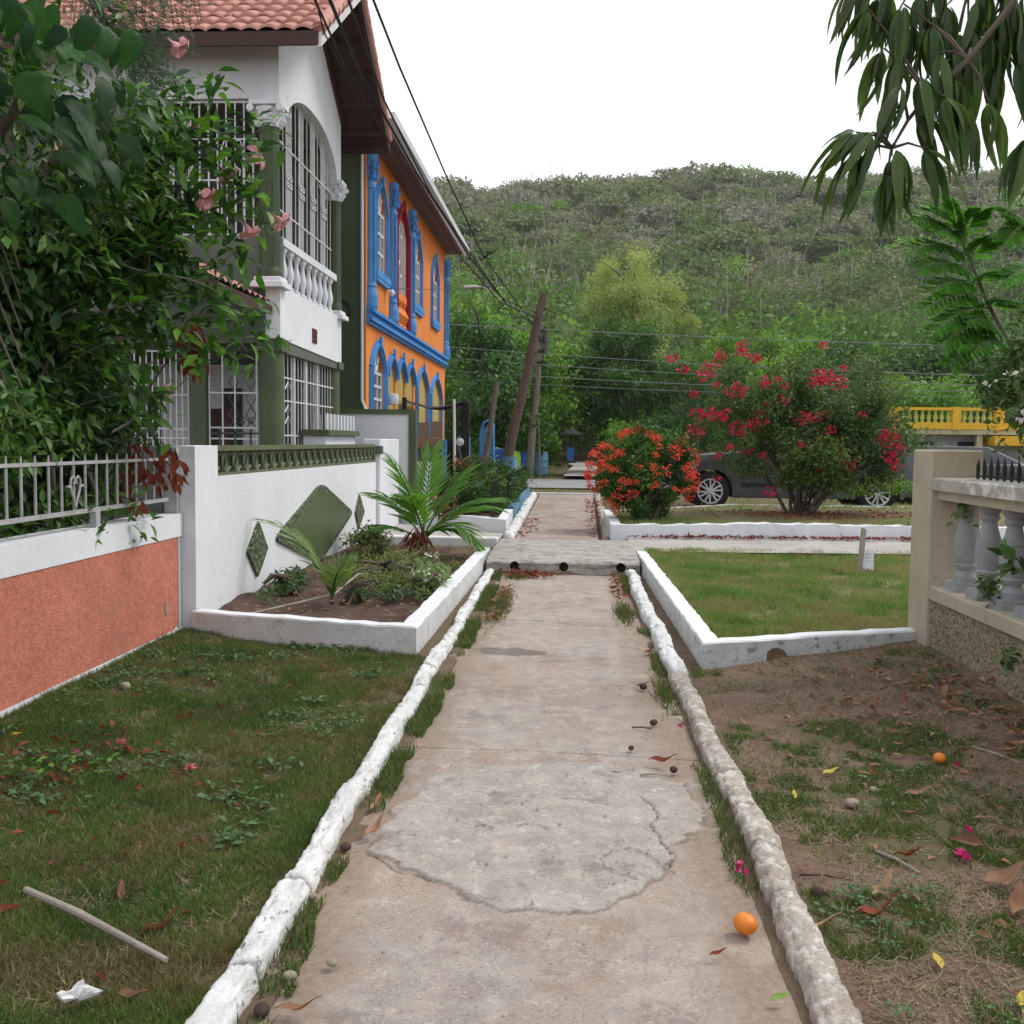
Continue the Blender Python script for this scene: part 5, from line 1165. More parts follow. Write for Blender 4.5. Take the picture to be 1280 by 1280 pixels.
V, F, A = join(parts); g = raw_mesh('hillside_forest', V, F, M['hillL'], var=A, smooth=False); tag(g, 'dry grey-green woodland covering the whole hillside', 'woodland', kind='stuff')
ii = np.where((rng.random(n) < .5) & (y > 115))[0]; m = len(ii); parts = []
for rep in range(3):
    P = np.stack([x[ii]+rng.normal(0, .6, m), y[ii]+rng.normal(0, .6, m)-.8, z[ii]+.2], 1); d = rng.normal(size=(m, 3))*.22; d[:, 2] = 1
    V, F, A = spread((np.array([(-.5, 0, 0), (.5, 0, 0), (.3, 1, 0), (-.3, 1, 0)]), np.array([(0, 1, 2, 3)])), P, d, np.tile([0.2, -1, .2], (m, 1))+rng.normal(size=(m, 3))*.3, hgt[ii]*(.8+.5*rng.random(m)), aspect=.075/hgt[ii]); parts.append((V, F, A))
V, F, A = join(parts); g = raw_mesh('hillside_trunks', V, F, M['hillT'], smooth=False); tag(g, 'thin pale bare trunks standing among the hillside woodland', 'woodland', kind='stuff')

# --- red bougainvillea
def shrub(name, label, cat, x, y, z0, crown, stems, mat, nleaf, leaf, k, csize, flowers=None, seed=1, shell=.7, tmpl=OVAL, flat=.8, bark='bark', twigs=0):
    t_ = thing(name, label, cat, (x, y, z0)); rr = random.Random(seed)
    parts = []; 
    for (cx, cy, cz, rx, ry, rz, w) in crown:
        P, out, idx = clumps(int(nleaf*w), (cx, cy, cz), (rx, ry, rz), max(5, int(k*w)), csize, shell, flat); P = P[P[:, 2] > .04]; out = norm(P-np.array([cx, cy, cz])); n_ = len(P)
        D = norm(out*.6+rng.normal(size=(n_, 3))*.8); N = norm(np.array([0, 0, .8])+out*.6+rng.normal(size=(n_, 3))*.6); tv = fbm(P[:, 0]*3, P[:, 2]*3+P[:, 1], 2, seed)
        parts.append(spread(tmpl, P, D, N, leaf*(.6+.8*rng.random(n_)), np.clip(tv*.9-.1+rng.random(n_)*.4, 0, 1)))
    V, F, A = join(parts); raw_mesh('leaves', V, F, M[mat], t_, var=A)
    mb = MB()
    for s in range(stems):
        cx, cy, cz, rx, ry, rz, w = crown[s % len(crown)]; an = rr.uniform(0, 2*PI); e = Vector((cx+math.cos(an)*rx*.8, cy+math.sin(an)*ry*.8, cz+rr.uniform(-.3, .8)*rz)); b0 = Vector((rr.uniform(-.15, .15), rr.uniform(-.1, .1), -.05))
        mb.tube([b0, b0.lerp(e, .35)+Vector((0, 0, .15)), b0.lerp(e, .7)+Vector((0, 0, .12)), e], [.03, .022, .013, .005], 6)
    for s in range(twigs):
        cx, cy, cz, rx, ry, rz, w = crown[rr.randrange(len(crown))]; d = Vector((rr.gauss(0, 1), rr.gauss(0, 1), abs(rr.gauss(0, 1)))).normalized(); a = Vector((cx+d.x*rx*.7, cy+d.y*ry*.7, cz+d.z*rz*.7)); e = Vector((cx+d.x*rx*1.15, cy+d.y*ry*1.15, cz+d.z*rz*1.2)); mb.tube([a, (a+e)/2+Vector((0, 0, .05)), e], [.007, .005, .002], 4)
    mb.build('stems', M[bark], t_, True)
    return t_
def florets(parent, centres, mat, n, r, size, name='flower_cluster', tmpl=None):
    tmpl = tmpl or leaf_t(1, .75, 2, .1, .05)
    for (cx, cy, cz, s) in centres:
        m_ = int(n*s); d = norm(rng.normal(size=(m_, 3))); P = np.array([cx, cy, cz])+d*r*s*rng.random((m_, 1))**.4*np.array([1.2, 1, .8]); V, F, A = spread(tmpl, P, norm(d+rng.normal(size=(m_, 3))*.7), norm(d+rng.normal(size=(m_, 3))*.5), size*(.7+.6*rng.random(m_)))
        raw_mesh(name, V, F, mat, parent, var=A)
bx0, by0, bz0 = 3.75, 17.3, .33
bg_ = shrub('bougainvillea', 'large spreading dark bush with crimson flower clusters in front of the pickup', 'shrub', bx0, by0, bz0,
   [(-.80, 0, 1.55, .95, .9, .80, .28), (.25, 0, 1.25, .95, 1., .75, .30), (1.0, 0, 1.45, .85, .9, .85, .28), (-.35, .1, 2.15, .95, .7, .6, .12), (.75, -.15, .75, .75, .5, .40, .07), (.35, -.2, .80, .95, .6, .42, .16)], 16, 'bougL', 46000, .065, 150, .30, seed=5, shell=.6, twigs=60)
def fl(pts, Y, base, j=.0): 
    out = []
    for (a, b_, s) in pts: p = px(a, b_, Y=Y+random.uniform(-.15, .15)); out.append((p.x-base[0], p.y-base[1], p.z-base[2], s))
    return out
bp_ = [(840, 447, .6), (855, 462, .5), (880, 468, 1.), (890, 458, .8), (900, 445, .8), (930, 441, .6), (928, 432, .5), (918, 489, 1), (925, 486, .7), (946, 530, 1.1), (922, 535, .9), (871, 518, .8), (870, 540, 1.2), (893, 520, .9), (903, 517, .8), (958, 482, .6), (955, 476, .5), (1005, 522, 1), (1028, 519, .9), (1022, 470, .9), (1035, 472, 1), (1048, 478, 1), (1018, 478, .7), (1040, 538, .5), (1062, 580, 1), (962, 615, .8), (936, 563, .5), (1115, 545, 1), (1118, 560, 1.1), (1112, 572, .8), (1120, 582, .7), (1105, 548, .7), (978, 500, .6), (943, 447, .5), (1027, 585, .4), (895, 600, .3), (912, 560, .4)]
bp_ += [(random.gauss(925, 38), random.gauss(505, 38), .35) for _ in range(12)]+[(random.gauss(1030, 40), random.gauss(510, 35), .35) for _ in range(7)]
florets(bg_, fl(bp_, 16.5, (bx0, by0, bz0)), M['redflower'], 52, .13, .055)
# --- coral ixora
ix0 = (1.05, 15.9, .33)
ig = shrub('ixora_bush', 'rounded bush covered in coral-red flower heads at the corner of the path', 'shrub', *ix0, [(0, 0, .72, .78, .62, .62, .8), (.15, 0, .42, .6, .5, .4, .2)], 14, 'ixoraL', 13000, .075, 60, .2, seed=8, shell=.7)
cent = []
for i in range(105):
    d = norm(np.array([random.gauss(0, 1), -abs(random.gauss(0, .9)), random.gauss(.25, .8)])); cent.append((d[0]*.85, d[1]*.68, .70+d[2]*.68, random.uniform(.5, 1.15)))
cent += fl([(678, 587, 1.2), (727, 534, .9), (729, 543, .8), (790, 640, 1.1), (735, 590, .6), (768, 612, .9)], 15.6, ix0)
florets(ig, [c_ for c_ in cent if c_[2] > .1][:98], M['coralflower'], 34, .062, .034, tmpl=DIAMOND and (DIAMOND[0]*np.array([1.4, 1, 1]), DIAMOND[1]))

# --- bushes left of the far path (garden bed)
shrub('garden_shrub', 'dark green shrub behind the small palm, in the walled garden bed', 'shrub', -2.0, 18.0, .25, [(-.2, 0, .32, .8, .9, .34, .7), (.4, 0, .28, .45, .8, .28, .3)], 8, 'ixoraL', 9000, .07, 50, .2, seed=12)
shrub('garden_shrub', 'low shrub with rusty leaf tips along the black fence', 'shrub', -1.55, 20.6, .25, [(0, 0, .4, .45, 1.3, .4, 1.)], 8, 'darkbush', 6000, .08, 40, .2, seed=13)
cr = shrub('croton_plant', 'rust-orange leaved plant in front of the blue barrels', 'plant', -2.1, 21.9, .25, [(0, 0, .62, .55, .4, .25, 1.)], 8, 'darkbush', 1200, .09, 16, .15, seed=14)
florets(cr, [(random.uniform(-.5, .5), random.uniform(-.3, .1), random.uniform(.55, .85), 1) for i in range(14)], M['dry'], 20, .1, .07, 'orange_leaves')
rp = shrub('croton_plant', 'small reddish plant on the low white garden wall', 'plant', -1.95, 15.95, .3, [(0, 0, .18, .2, .16, .18, 1.)], 5, 'dryred', 260, .09, 10, .08, seed=15)
# --- palms
def frond(mbr, parts, base, az, el, L_, droop, nl, ll, lw, fanw=1., twist=0., var=.5):
    """one feather frond: returns rachis points; leaflets appended to parts"""
    pts = []; d = Vector((math.cos(az)*math.cos(el), math.sin(az)*math.cos(el), math.sin(el))); p = Vector(base); N = 14
    for i in range(N+1):
        pts.append(p.copy()); dd = d.copy(); dd.z -= droop*(i/N)**1.5*1.6; p = p+dd.normalized()*L_/N
    mbr.tube(pts, [.012*(1-i/N*.8)+.002 for i in range(N+1)], 5)
    PP = []; DD = []; NN = []; SS = []
    for k in range(nl):
        t_ = .22+.78*k/(nl-1); i = min(N-1, int(t_*N)); q = pts[i].lerp(pts[i+1], t_*N-i); tg = (pts[i+1]-pts[i]).normalized(); sd2 = tg.cross(Vector((0, 0, 1))).normalized(); upv = sd2.cross(tg)
        for s in (-1, 1):
            out = (sd2*s*fanw*(1-.35*t_)+tg*(.75+.5*t_)+upv*random.uniform(.0, .25)-Vector((0, 0, .12))).normalized()
            PP.append(q[:]); DD.append(out[:]); NN.append((upv+sd2*s*.25)[:]); SS.append(ll*(.55+.6*math.sin(PI*min(1, t_*.9)))*random.uniform(.85, 1.1))
    T_ = leaf_t(1, lw, 4, .25, .22, .35)
    parts.append(spread(T_, PP, DD, NN, SS, np.clip(var+rng.normal(0, .15, len(PP)), 0, 1)))
    return pts
def palm(name, label, x, y, z0, specs, ll, lw, mat, nl, trunk=None, group=None):
    t_ = thing(name, label, 'palm', (x, y, z0), 0, group); tr = MB()
    if trunk: tr.tube([(0, 0, -.08), (.005, 0, trunk*.5), (0, 0, trunk)], [.055, .045, .03], 10)
    else: tr.tube([(0, 0, -.05), (0, 0, .1)], [.02, .012], 8)
    tr.build('trunk', M['bark'], t_, True)
    for (az, el, L_, dr_) in specs:
        mb = MB(); parts = []; frond(mb, parts, (0, 0, (trunk or .08)*random.uniform(.6, 1)), R_(az), R_(el), L_, dr_, nl, ll, lw, var=random.uniform(.25, .75))
        f_ = mb.build('frond', M['palm'], t_, True); V, F, A = join(parts); raw_mesh('leaflets', V, F, M[mat], f_, var=A)
    return t_
pm_ = palm('small_palm', 'small bushy green palm at the far end of the white planting bed', -1.80, 12.3, .12, [(5, 40, .95, .5), (25, 62, .95, .3), (70, 80, .95, .2), (165, 55, .85, .5), (200, 30, .8, .7), (255, 60, .7, .5), (325, 38, .8, .8), (350, 15, .8, .9), (210, 70, .9, .3), (28, 38, 1.05, .4)], .34, .14, 'palm', 13, .30)
fb = MB(); parts = []
m_ = 90; P = np.array([-.05, -.05, .28])+rng.normal(size=(m_, 3))*.04; D = norm(np.stack([rng.normal(size=m_)*.5-.3, rng.normal(size=m_)*.4-.2, -np.ones(m_)], 1)); V, F, A = spread(leaf_t(1, .1, 2, .1, .1), P, D, rng.normal(size=(m_, 3)), .28*(.5+.6*rng.random(m_)))
raw_mesh('dead_leaf_sheath', V, F, M['dryred'], pm_, var=A)
palm('palm_seedling', 'young palm seedling with one pale arching frond in the white planting bed', -2.08, 8.78, .09, [(170, 60, .95, .55), (185, 68, .55, .3), (20, 72, .32, .25), (60, 66, .3, .3), (300, 62, .3, .5)], .20, .10, 'palmpale', 14)
# --- low growth in the planting bed
bedp = shrub('bed_plant', 'sprawling low green plant with small leaves filling the middle of the planting bed', 'plant', -1.85, 10.4, .08, [(-.1, .2, .10, .7, 1.3, .13, .7), (.1, -.8, .08, .5, .6, .10, .3)], 14, 'bedleaf', 6500, .042, 90, .13, seed=31, shell=.3)
b2 = shrub('white_flowered_plant', 'light green plant with white blooms against the inner side of the planter wall', 'plant', -1.30, 9.2, .10, [(0, 0, .15, .14, .55, .16, 1.)], 6, 'palmpale', 1500, .045, 24, .10, seed=32)
florets(b2, [(random.uniform(-.1, .12), random.uniform(-.5, .5), random.uniform(.2, .34), .7) for i in range(12)], M['whitebract'], 14, .03, .03, 'bloom')
shrub('bed_plant', 'grey-green ground plant at the foot of the white lattice wall', 'plant', -2.60, 9.2, .10, [(0, 0, .08, .14, .8, .12, 1.)], 6, 'clover', 900, .05, 20, .09, seed=33, shell=.3)
shrub('bed_plant', 'small plant with pale tips beside the small diamond panel', 'plant', -2.45, 12.4, .10, [(0, 0, .15, .25, .8, .18, 1.)], 8, 'bedleaf', 2000, .05, 30, .13, seed=34, shell=.4)
shrub('bed_plant', 'grey wilted cuttings lying in front of the palm seedling', 'plant', -1.95, 8.9, .10, [(.3, 0, .04, .3, .25, .05, 1.)], 3, 'clover', 700, .05, 14, .08, seed=35, shell=.3)
mb = MB(); mb.tube([(-2.55, 7.95, .12), (-2.25, 8.4, .15), (-2.1, 8.72, .16)], [.008, .01, .012], 6); mb.tube([(-2.1, 8.8, .13), (-2.0, 9.5, .25), (-1.75, 9.9, .16), (-1.4, 9.85, .14)], [.010, .011, .010, .008], 6)
o = mb.build('dead_stalks', M['dry'] if False else M['wood_grey'], None, True); tag(o, 'bent dry tan stalks lying across the planting bed', 'stalks')
# ================================================ LEFT FOLIAGE (behind the salmon wall)
def leafset(parent, name, mat, tmpl, P, D, N, S, var=None):
    V, F, A = spread(tmpl, P, D, N, S, var); return raw_mesh(name, V, F, M[mat], parent, var=A)
POT = rib_leaf(1, .56)
# tree with dark trunk carrying the big-leaved climber
tt = thing('garden_tree', 'dark-trunked tree wrapped in a big-leaved climber behind the salmon wall', 'tree', (-3.75, 5.6, 0)); mb = MB()
mb.tube([(0, 0, -.1), (.05, 0, 1.2), (.0, .1, 2.4), (.15, .2, 3.6), (.1, .3, 4.8)], [.16, .14, .13, .11, .07], 10)
for e in ((.9, .8, 3.6), (-.6, 1., 3.8), (1.0, -.3, 3.4), (-.3, -1, 3.9), (.7, 1.6, 2.9)): mb.tube([(.0, .1, 2.2), (e[0]*.5, e[1]*.5, 2.9), e], [.07, .045, .015], 7)
mb.build('trunk', M['bark'], tt, True)
P, out, idx = clumps(9000, (0, .4, 3.3), (1.45, 1.7, 1.1), 60, .42, .6, .8); D = norm(out*.4+rng.normal(size=P.shape)*.7+np.array([0, 0, -.3])); N = norm(rng.normal(size=P.shape)*.5+np.array([0, 0, 1]))
leafset(tt, 'crown', 'darkbush', OVAL, P, D, N, .085*(.6+.8*rng.random(len(P))))
# big-leaved climber
cv = thing('climbing_vine', 'climbing plant with very large glossy dark leaves in the upper left corner', 'climber', (-3.3, 5.4, 0))
mb = MB(); mb.tube([(-.35, .1, .0), (-.25, .2, 1.5), (-.2, .1, 2.6), (.1, .2, 3.3)], [.03, .03, .025, .012], 7)
for k in range(6): mb.tube([(-.2, .15, 1.8+k*.2), (.2, -.1, 2.0+k*.2), (.45, -.2, 1.6+k*.15)], [.014, .010, .004], 5)
mb.build('stems', M['bark'], cv, True)
PP = []; DD = []; NN = []; SS = []
for (a, b_, yy, s, dx_, dz_) in [(60, 20, 5.2, .36, .1, -1), (125, 40, 5.3, .40, .1, -1), (100, 75, 5.2, .34, .5, -.4), (30, 70, 5.0, .34, -.2, -1), (55, 110, 5.2, .36, .2, -.8), (95, 95, 5.1, .34, .95, -.45), (20, 155, 5.0, .40, .8, -.5), (60, 180, 5.0, .38, .7, -.6), (110, 150, 5.1, .36, .8, -.6), (150, 120, 5.3, .32, .6, -.9), (85, 215, 5.1, .34, .8, -.4), (40, 230, 5.1, .36, .5, -.7), (140, 180, 5.2, .32, .6, -.8), (150, 60, 5.5, .34, .2, -1), (10, 20, 5.0, .36, -.1, -1), (75, 140, 5.15, .34, .3, -1), (20, 270, 5.1, .34, .5, -.8), (120, 215, 5.3, .30, .5, -.9), (75, 60, 5.3, .34, -.5, -.8), (170, 150, 5.5, .28, .7, -.6), (10, 110, 5.0, .34, .5, -.9), (60, 270, 5.3, .32, .9, -.3), (100, 255, 5.3, .3, .7, -.7), (-30, 60, 4.8, .36, .3, -.9), (-40, 160, 4.8, .36, .3, -.9), (-50, 250, 4.8, .36, .3, -.9)]:
    for rep in range(3):
        p = px(a+random.uniform(-24, 24)-8, b_+random.uniform(-12, 12)-20, Y=yy+rep*.35); PP.append((p.x+3.3, p.y-5.4, p.z)); DD.append((dx_+random.uniform(-.3, .3), random.uniform(-.5, .3), dz_+random.uniform(-.2, .3))); NN.append((.35+random.uniform(-.8, .8), -.5+random.uniform(-.4, .3), .9)); SS.append(s*random.uniform(.45, .75))
leafset(cv, 'large_leaves', 'pothos', POT, PP, DD, NN, SS)
# dense dark mixed hedge behind the fence
hd = shrub('garden_hedge', 'dense dark leafy bush pressed against the back of the heart-pattern railing', 'bush', -3.75, 5.6, 0,
   [(0, -.7, 1.0, .62, 1.3, 1.0, .28), (.0, .8, 1.15, .60, 1.0, 1.15, .30), (.1, -.2, 1.8, .72, 1.6, .55, .26), (.1, 1.5, 1.5, .45, .45, .8, .10), (-.3, 0, 2.3, .8, 1.6, .5, .15)], 24, 'darkbush', 26000, .085, 160, .28, seed=41, shell=.55, twigs=30, tmpl=leaf_t(1, .36, 3, .15, .3))
# allamanda: arching stems with medium bright leaves and pink trumpets
al = thing('allamanda', 'arching green shrub with dusky pink trumpet flowers against the white house', 'shrub', (-3.4, 6.9, 0))
mb = MB(); PP = []; DD = []; NN = []; SS = []; VV = []
def stem_px(pts, r=.006, dens=16, sz=.085, spread_=.05, leaves=True):
    W3 = [px(a, b_, Y=y_)-Vector((-3.4, 6.9, 0)) for a, b_, y_ in pts]
    sm = []
    for i in range(len(W3)-1):
        for k in range(6):
            t_ = k/6; p0 = W3[max(0, i-1)]; p1 = W3[i]; p2 = W3[i+1]; p3 = W3[min(len(W3)-1, i+2)]
            sm.append(.5*((2*p1)+(p2-p0)*t_+(2*p0-5*p1+4*p2-p3)*t_*t_+(3*p1-p0-3*p2+p3)*t_**3))
    sm.append(W3[-1]); mb.tube(sm, [r*(1.3-.9*i/len(sm)) for i in range(len(sm))], 5)
    if not leaves: return
    L_ = sum((sm[i+1]-sm[i]).length for i in range(len(sm)-1)); n_ = int(L_*dens)
    for k in range(n_):
        u = random.random()*(len(sm)-1.01); i = int(u); q = sm[i].lerp(sm[i+1], u-i); tg = (sm[i+1]-sm[i]).normalized()
        for w_ in range(3):
            d = (tg*.5+Vector((random.gauss(0, 1), random.gauss(0, 1), random.gauss(.1, .8)))).normalized(); PP.append((q+Vector((random.gauss(0, 1), random.gauss(0, 1), random.gauss(0, 1)))*spread_)[:]); DD.append(d[:]); NN.append((random.gauss(0, .4), random.gauss(-.4, .4), 1)); SS.append(sz*random.uniform(.7, 1.25)); VV.append(random.random())
for s in [[(40, 330, 6.2), (120, 240, 6.5), (190, 160, 6.7), (235, 110, 6.9), (272, 112, 7.0)], [(60, 260, 6.2), (160, 210, 6.6), (220, 185, 6.8), (290, 220, 7.0), (330, 265, 7.2)],
          [(80, 300, 6.3), (170, 250, 6.6), (230, 165, 6.8), (300, 170, 7.0), (330, 160, 7.1)], [(60, 330, 6.3), (150, 290, 6.6), (210, 240, 6.8), (260, 260, 7.), (310, 245, 7.1)],
          [(50, 380, 6.4), (150, 330, 6.6), (220, 300, 6.8), (270, 290, 7.), (300, 325, 7.1)], [(30, 420, 6.2), (120, 370, 6.5), (200, 330, 6.8), (250, 345, 7), (330, 395, 7.2)],
          [(80, 400, 6.4), (170, 380, 6.6), (240, 370, 6.9), (300, 400, 7.1), (335, 425, 7.2)], [(100, 330, 6.5), (190, 300, 6.7), (225, 240, 6.8), (245, 190, 6.9), (290, 190, 7.)],
          [(60, 470, 6.4), (130, 430, 6.6), (190, 420, 6.8), (230, 430, 6.9), (262, 450, 7.)], [(60, 520, 6.5), (120, 500, 6.6), (170, 490, 6.8), (200, 500, 6.8)], [(60, 420, 6.3), (110, 440, 6.5), (160, 470, 6.7), (190, 530, 6.8)],
          [(40, 200, 6.1), (110, 170, 6.4), (170, 180, 6.6), (215, 150, 6.8)], [(0, 300, 6.), (80, 330, 6.3), (140, 360, 6.5), (180, 400, 6.7)], [(60, 440, 6.5), (150, 400, 6.7), (210, 380, 6.8), (280, 410, 7), (310, 440, 7.1)]]:
    stem_px(s, dens=28, sz=.13, spread_=.075)
for s in [[(100, 300, 6.4), (165, 335, 6.6), (240, 350, 6.8), (290, 375, 7.)], [(140, 540, 6.6), (190, 510, 6.8), (245, 465, 7.0), (272, 450, 7.)], [(155, 255, 6.6), (185, 310, 6.7), (182, 370, 6.8)], [(230, 335, 6.9), (270, 330, 7), (300, 310, 7)]]: stem_px(s, leaves=False, r=.007)
# inner mass of the same shrub
P, out, idx = clumps(6500, (-.25, -.3, 2.35), (.62, .75, .95), 50, .26, .5, .8); PP += P.tolist(); DD += norm(out*.5+rng.normal(size=P.shape)*.8).tolist(); NN += norm(rng.normal(size=P.shape)*.5+np.array([0, -.3, 1])).tolist(); SS += (.10*(.6+.7*rng.random(len(P)))).tolist(); VV += (rng.random(len(P))*.7).tolist()
P, out, idx = clumps(4500, (-.15, 0, 1.75), (.5, .6, .55), 40, .22, .5, .8); PP += P.tolist(); DD += norm(out*.5+rng.normal(size=P.shape)*.8).tolist(); NN += norm(rng.normal(size=P.shape)*.5+np.array([0, -.3, 1])).tolist(); SS += (.09*(.6+.7*rng.random(len(P)))).tolist(); VV += (rng.random(len(P))*.8).tolist()
c9 = px(165, 300, Y=6.9)-Vector((-3.4, 6.9, 0)); P, out, idx = clumps(2600, c9[:], (.36, .3, .36), 26, .16, .5, .8); PP += P.tolist(); DD += norm(out*.5+rng.normal(size=P.shape)*.8).tolist(); NN += norm(rng.normal(size=P.shape)*.5+np.array([0, -.3, 1])).tolist(); SS += (.085*(.7+.6*rng.random(len(P)))).tolist(); VV += (.2+rng.random(len(P))*.8).tolist()
for k in range(10): mb.tube([(random.uniform(-.1, .1), random.uniform(-.1, .1), -.05), (random.uniform(-.3, .2), random.uniform(-.5, .3), 1.1), (random.uniform(-.6, .3), random.uniform(-.7, .4), random.uniform(1.8, 2.8))], [.02, .016, .008], 6)
mb.build('stems', M['bark_pale'], al, True); leafset(al, 'leaves', 'alla', leaf_t(1, .44, 3, .14, .25), PP, DD, NN, SS, VV)
# pink trumpet flowers (each: tube + five lobes)
def trumpet(dirv, s=1.):
    parts = MB(); parts.lathe([(.004, 0), (.006, .03), (.017, .05), (.022, .075), (.034, .09)], (0, 0, 0), 10)
    parts.f = parts.f[:-1]; parts.m = parts.m[:-1]
    for k in range(5):
        an = 2*PI*k/5; c_, s_ = math.cos(an), math.sin(an); rad = Vector((c_, s_, 0)); tan = Vector((-s_, c_, 0)); vs = []
        for (r, w, z) in ((.026, .016, .086), (.045, .030, .100), (.064, .030, .092), (.076, .012, .074)):
            for q in (-1, 0, 1): vs.append(rad*r+tan*w*q+Vector((0, 0, z+(.004 if q == 0 else 0))))
        fs = []
        for i in range(3):
            for j in range(2): a = i*3+j; fs.append((a, a+1, a+4, a+3))
        parts.add(vs, fs)
    q_ = Vector(dirv).to_track_quat('Z', 'Y').to_matrix(); parts.v = [(q_ @ (Vector(v)*s))[:] for v in parts.v]; return parts
M['trumpet'] = pm('trumpet_flower_skin', (.68, .26, .28), (.78, .42, .42), 30, .5, 0, fine=.1, stain=(.50, .10, .15), ssc=25, sthr=(.55, .7))
for i, (a, b_, yy, d) in enumerate([(217, 54, 6.9, (.7, .1, -.6)), (230, 150, 6.85, (.2, .2, -.9)), (252, 245, 6.9, (.8, -.2, -.5)), (313, 200, 7.1, (.8, -.2, .35)), (308, 282, 7.1, (.4, .1, -.9)), (345, 272, 7.2, (.8, .1, -.7)), (278, 212, 7.0, (.5, .2, -.7)), (70, 188, 6.2, (.1, .2, -1)), (208, 489, 6.9, (.9, -.2, .1))]):
    o = trumpet(d, 1.2 if i not in (7, 8) else .7).build('flower', M['trumpet'], None, True); p = px(a, b_, Y=yy); o.location = p-Vector((-3.4, 6.9, 0))-Vector(d).normalized()*.05; setp(o, al)
# fine-leaved branch at the top
fb_ = thing('feathery_branch_tree', 'fine compound leaves of a tree crossing the roof tiles at the top left', 'tree', (-4.6, 8.0, 0)); mb = MB(); PP = []; DD = []; NN = []; SS = []
mb.tube([(0, 0, -.1), (.1, .0, 2.5), (.3, -.1, 4.4), (.8, -.4, 5.2)], [.12, .1, .07, .04], 9)
for (a, b_, a2, b2) in [(120, -30, 200, 20), (110, -20, 195, 95), (130, 0, 215, 60), (120, 20, 180, 110), (140, -40, 235, 10), (100, 0, 170, 60), (130, 30, 205, 100), (60, -40, 130, 20), (150, 60, 195, 105), (120, -60, 245, -10)]:
    p0 = px(a, b_, Y=7.6)-Vector((-4.6, 8, 0)); p1 = px(a2, b2, Y=7.3)-Vector((-4.6, 8, 0)); mb.tube([(.8, -.4, 5.2), p0, (p0+p1)/2+Vector((0, 0, .06)), p1], [.02, .010, .006, .002], 5)
    for k in range(16):
        t_ = .1+.9*k/15; q = p0.lerp(p1, t_); tg = (p1-p0).normalized(); 
        for s in (-1, 1):
            dd = (Vector((0, .5, 0)).cross(tg)*s+tg*.4+Vector((0, random.gauss(0, .4), -.2))).normalized()
            for j in range(9):
                q2 = q+dd*(.02+j*.024); 
                for s2 in (-1, 1):
                    PP.append(q2[:]); DD.append((tg*s2+dd*.4+Vector((0, 0, -.2)))[:]); NN.append((random.gauss(0, .3), -.6, .6)); SS.append(.032)
mb.build('trunk', M['bark'], fb_, True); leafset(fb_, 'leaves', 'fine', OVAL, PP, DD, NN, SS)
# dried red-brown leaves hanging over the fence, and dead tan ones
dr_ = thing('dried_branch', 'hanging branch of dried red-brown leaves over the end of the white railing', 'branch', (-3.1, 7.0, 0)); mb = MB(); PP = []; DD = []; NN = []; SS = []
b0 = Vector((-.35, .1, 1.75))
for (a, b_) in [(165, 585), (180, 600), (200, 610), (222, 605), (218, 580), (172, 640), (150, 620), (175, 570), (195, 590), (160, 608)]:
    p = px(a, b_-12, Y=7.0)-Vector((-3.1, 7, 0)); mb.tube([b0, (b0+p)/2+Vector((0, 0, .12)), p], [.008, .006, .003], 5)
    for k in range(10): PP.append((p+Vector((random.gauss(0, .03), random.gauss(0, .03), random.gauss(0, .03))))[:]); DD.append((random.gauss(.1, .35), random.gauss(0, .3), -1)); NN.append((random.gauss(.3, .6), -1, random.gauss(0, .4))); SS.append(random.uniform(.06, .11))
mb.tube([(-.5, .1, -.05), (-.45, .1, .9), b0], [.014, .012, .009], 6)
mb.build('stem', M['bark'], dr_, True); leafset(dr_, 'leaves', 'dryred', leaf_t(1, .45, 3, .3, .35), PP, DD, NN, SS)
dt = thing('dead_foliage', 'hanging bunch of dead tan leaves in front of the porch pillar', 'branch', (-3.3, 7.5, 0)); PP = []; DD = []; mb = MB(); mb.tube([(-.2, 0, -.05), (-.1, 0, 1.5), px(240, 405, Y=7.3)-Vector((-3.3, 7.5, 0))], [.012, .01, .004], 5); mb.build('stem', M['bark'], dt, True)
for k in range(70): p = px(random.gauss(238, 7), random.gauss(425, 12), Y=7.3+random.gauss(0, .05))-Vector((-3.3, 7.5, 0)); PP.append(p[:]); DD.append((random.gauss(.1, .25), random.gauss(0, .2), -1))
leafset(dt, 'leaves', 'dryred', leaf_t(1, .18, 3, .3, .3), PP, DD, np.tile([.2, -1, 0.], (70, 1)), .11+.08*rng.random(70))

# ================================================ RIGHT: MANGO BRANCH, FEATHERY SAPLING, WALL BUSH
mg = thing('mango_branch_tree', 'mango tree whose long drooping dark leaves hang into the top right corner', 'tree', (3.5, 2.6, 0)); mb = MB(); o0 = Vector((3.5, 2.6, 0))
mb.tube([(0, 0, -.1), (.02, .05, 1.6), (-.1, .2, 2.9), (-.4, .4, 3.8)], [.14, .12, .10, .07], 10)
PP = []; DD = []; NN = []; SS = []; VV = []
def whorl(p, n_, main, s=.2):
    for k in range(n_):
        an = 2*PI*k/n_+random.random(); d = Vector((math.cos(an)*.55, math.sin(an)*.55, -.55+random.uniform(-.45, .55)))+Vector(main)*.75; PP.append((p+d*.01)[:]); DD.append(d.normalized()[:]); NN.append((math.cos(an)*.5+random.gauss(0, .2), math.sin(an)*.5, .8)); SS.append(s*random.uniform(.5, 1.25)); VV.append(random.random())
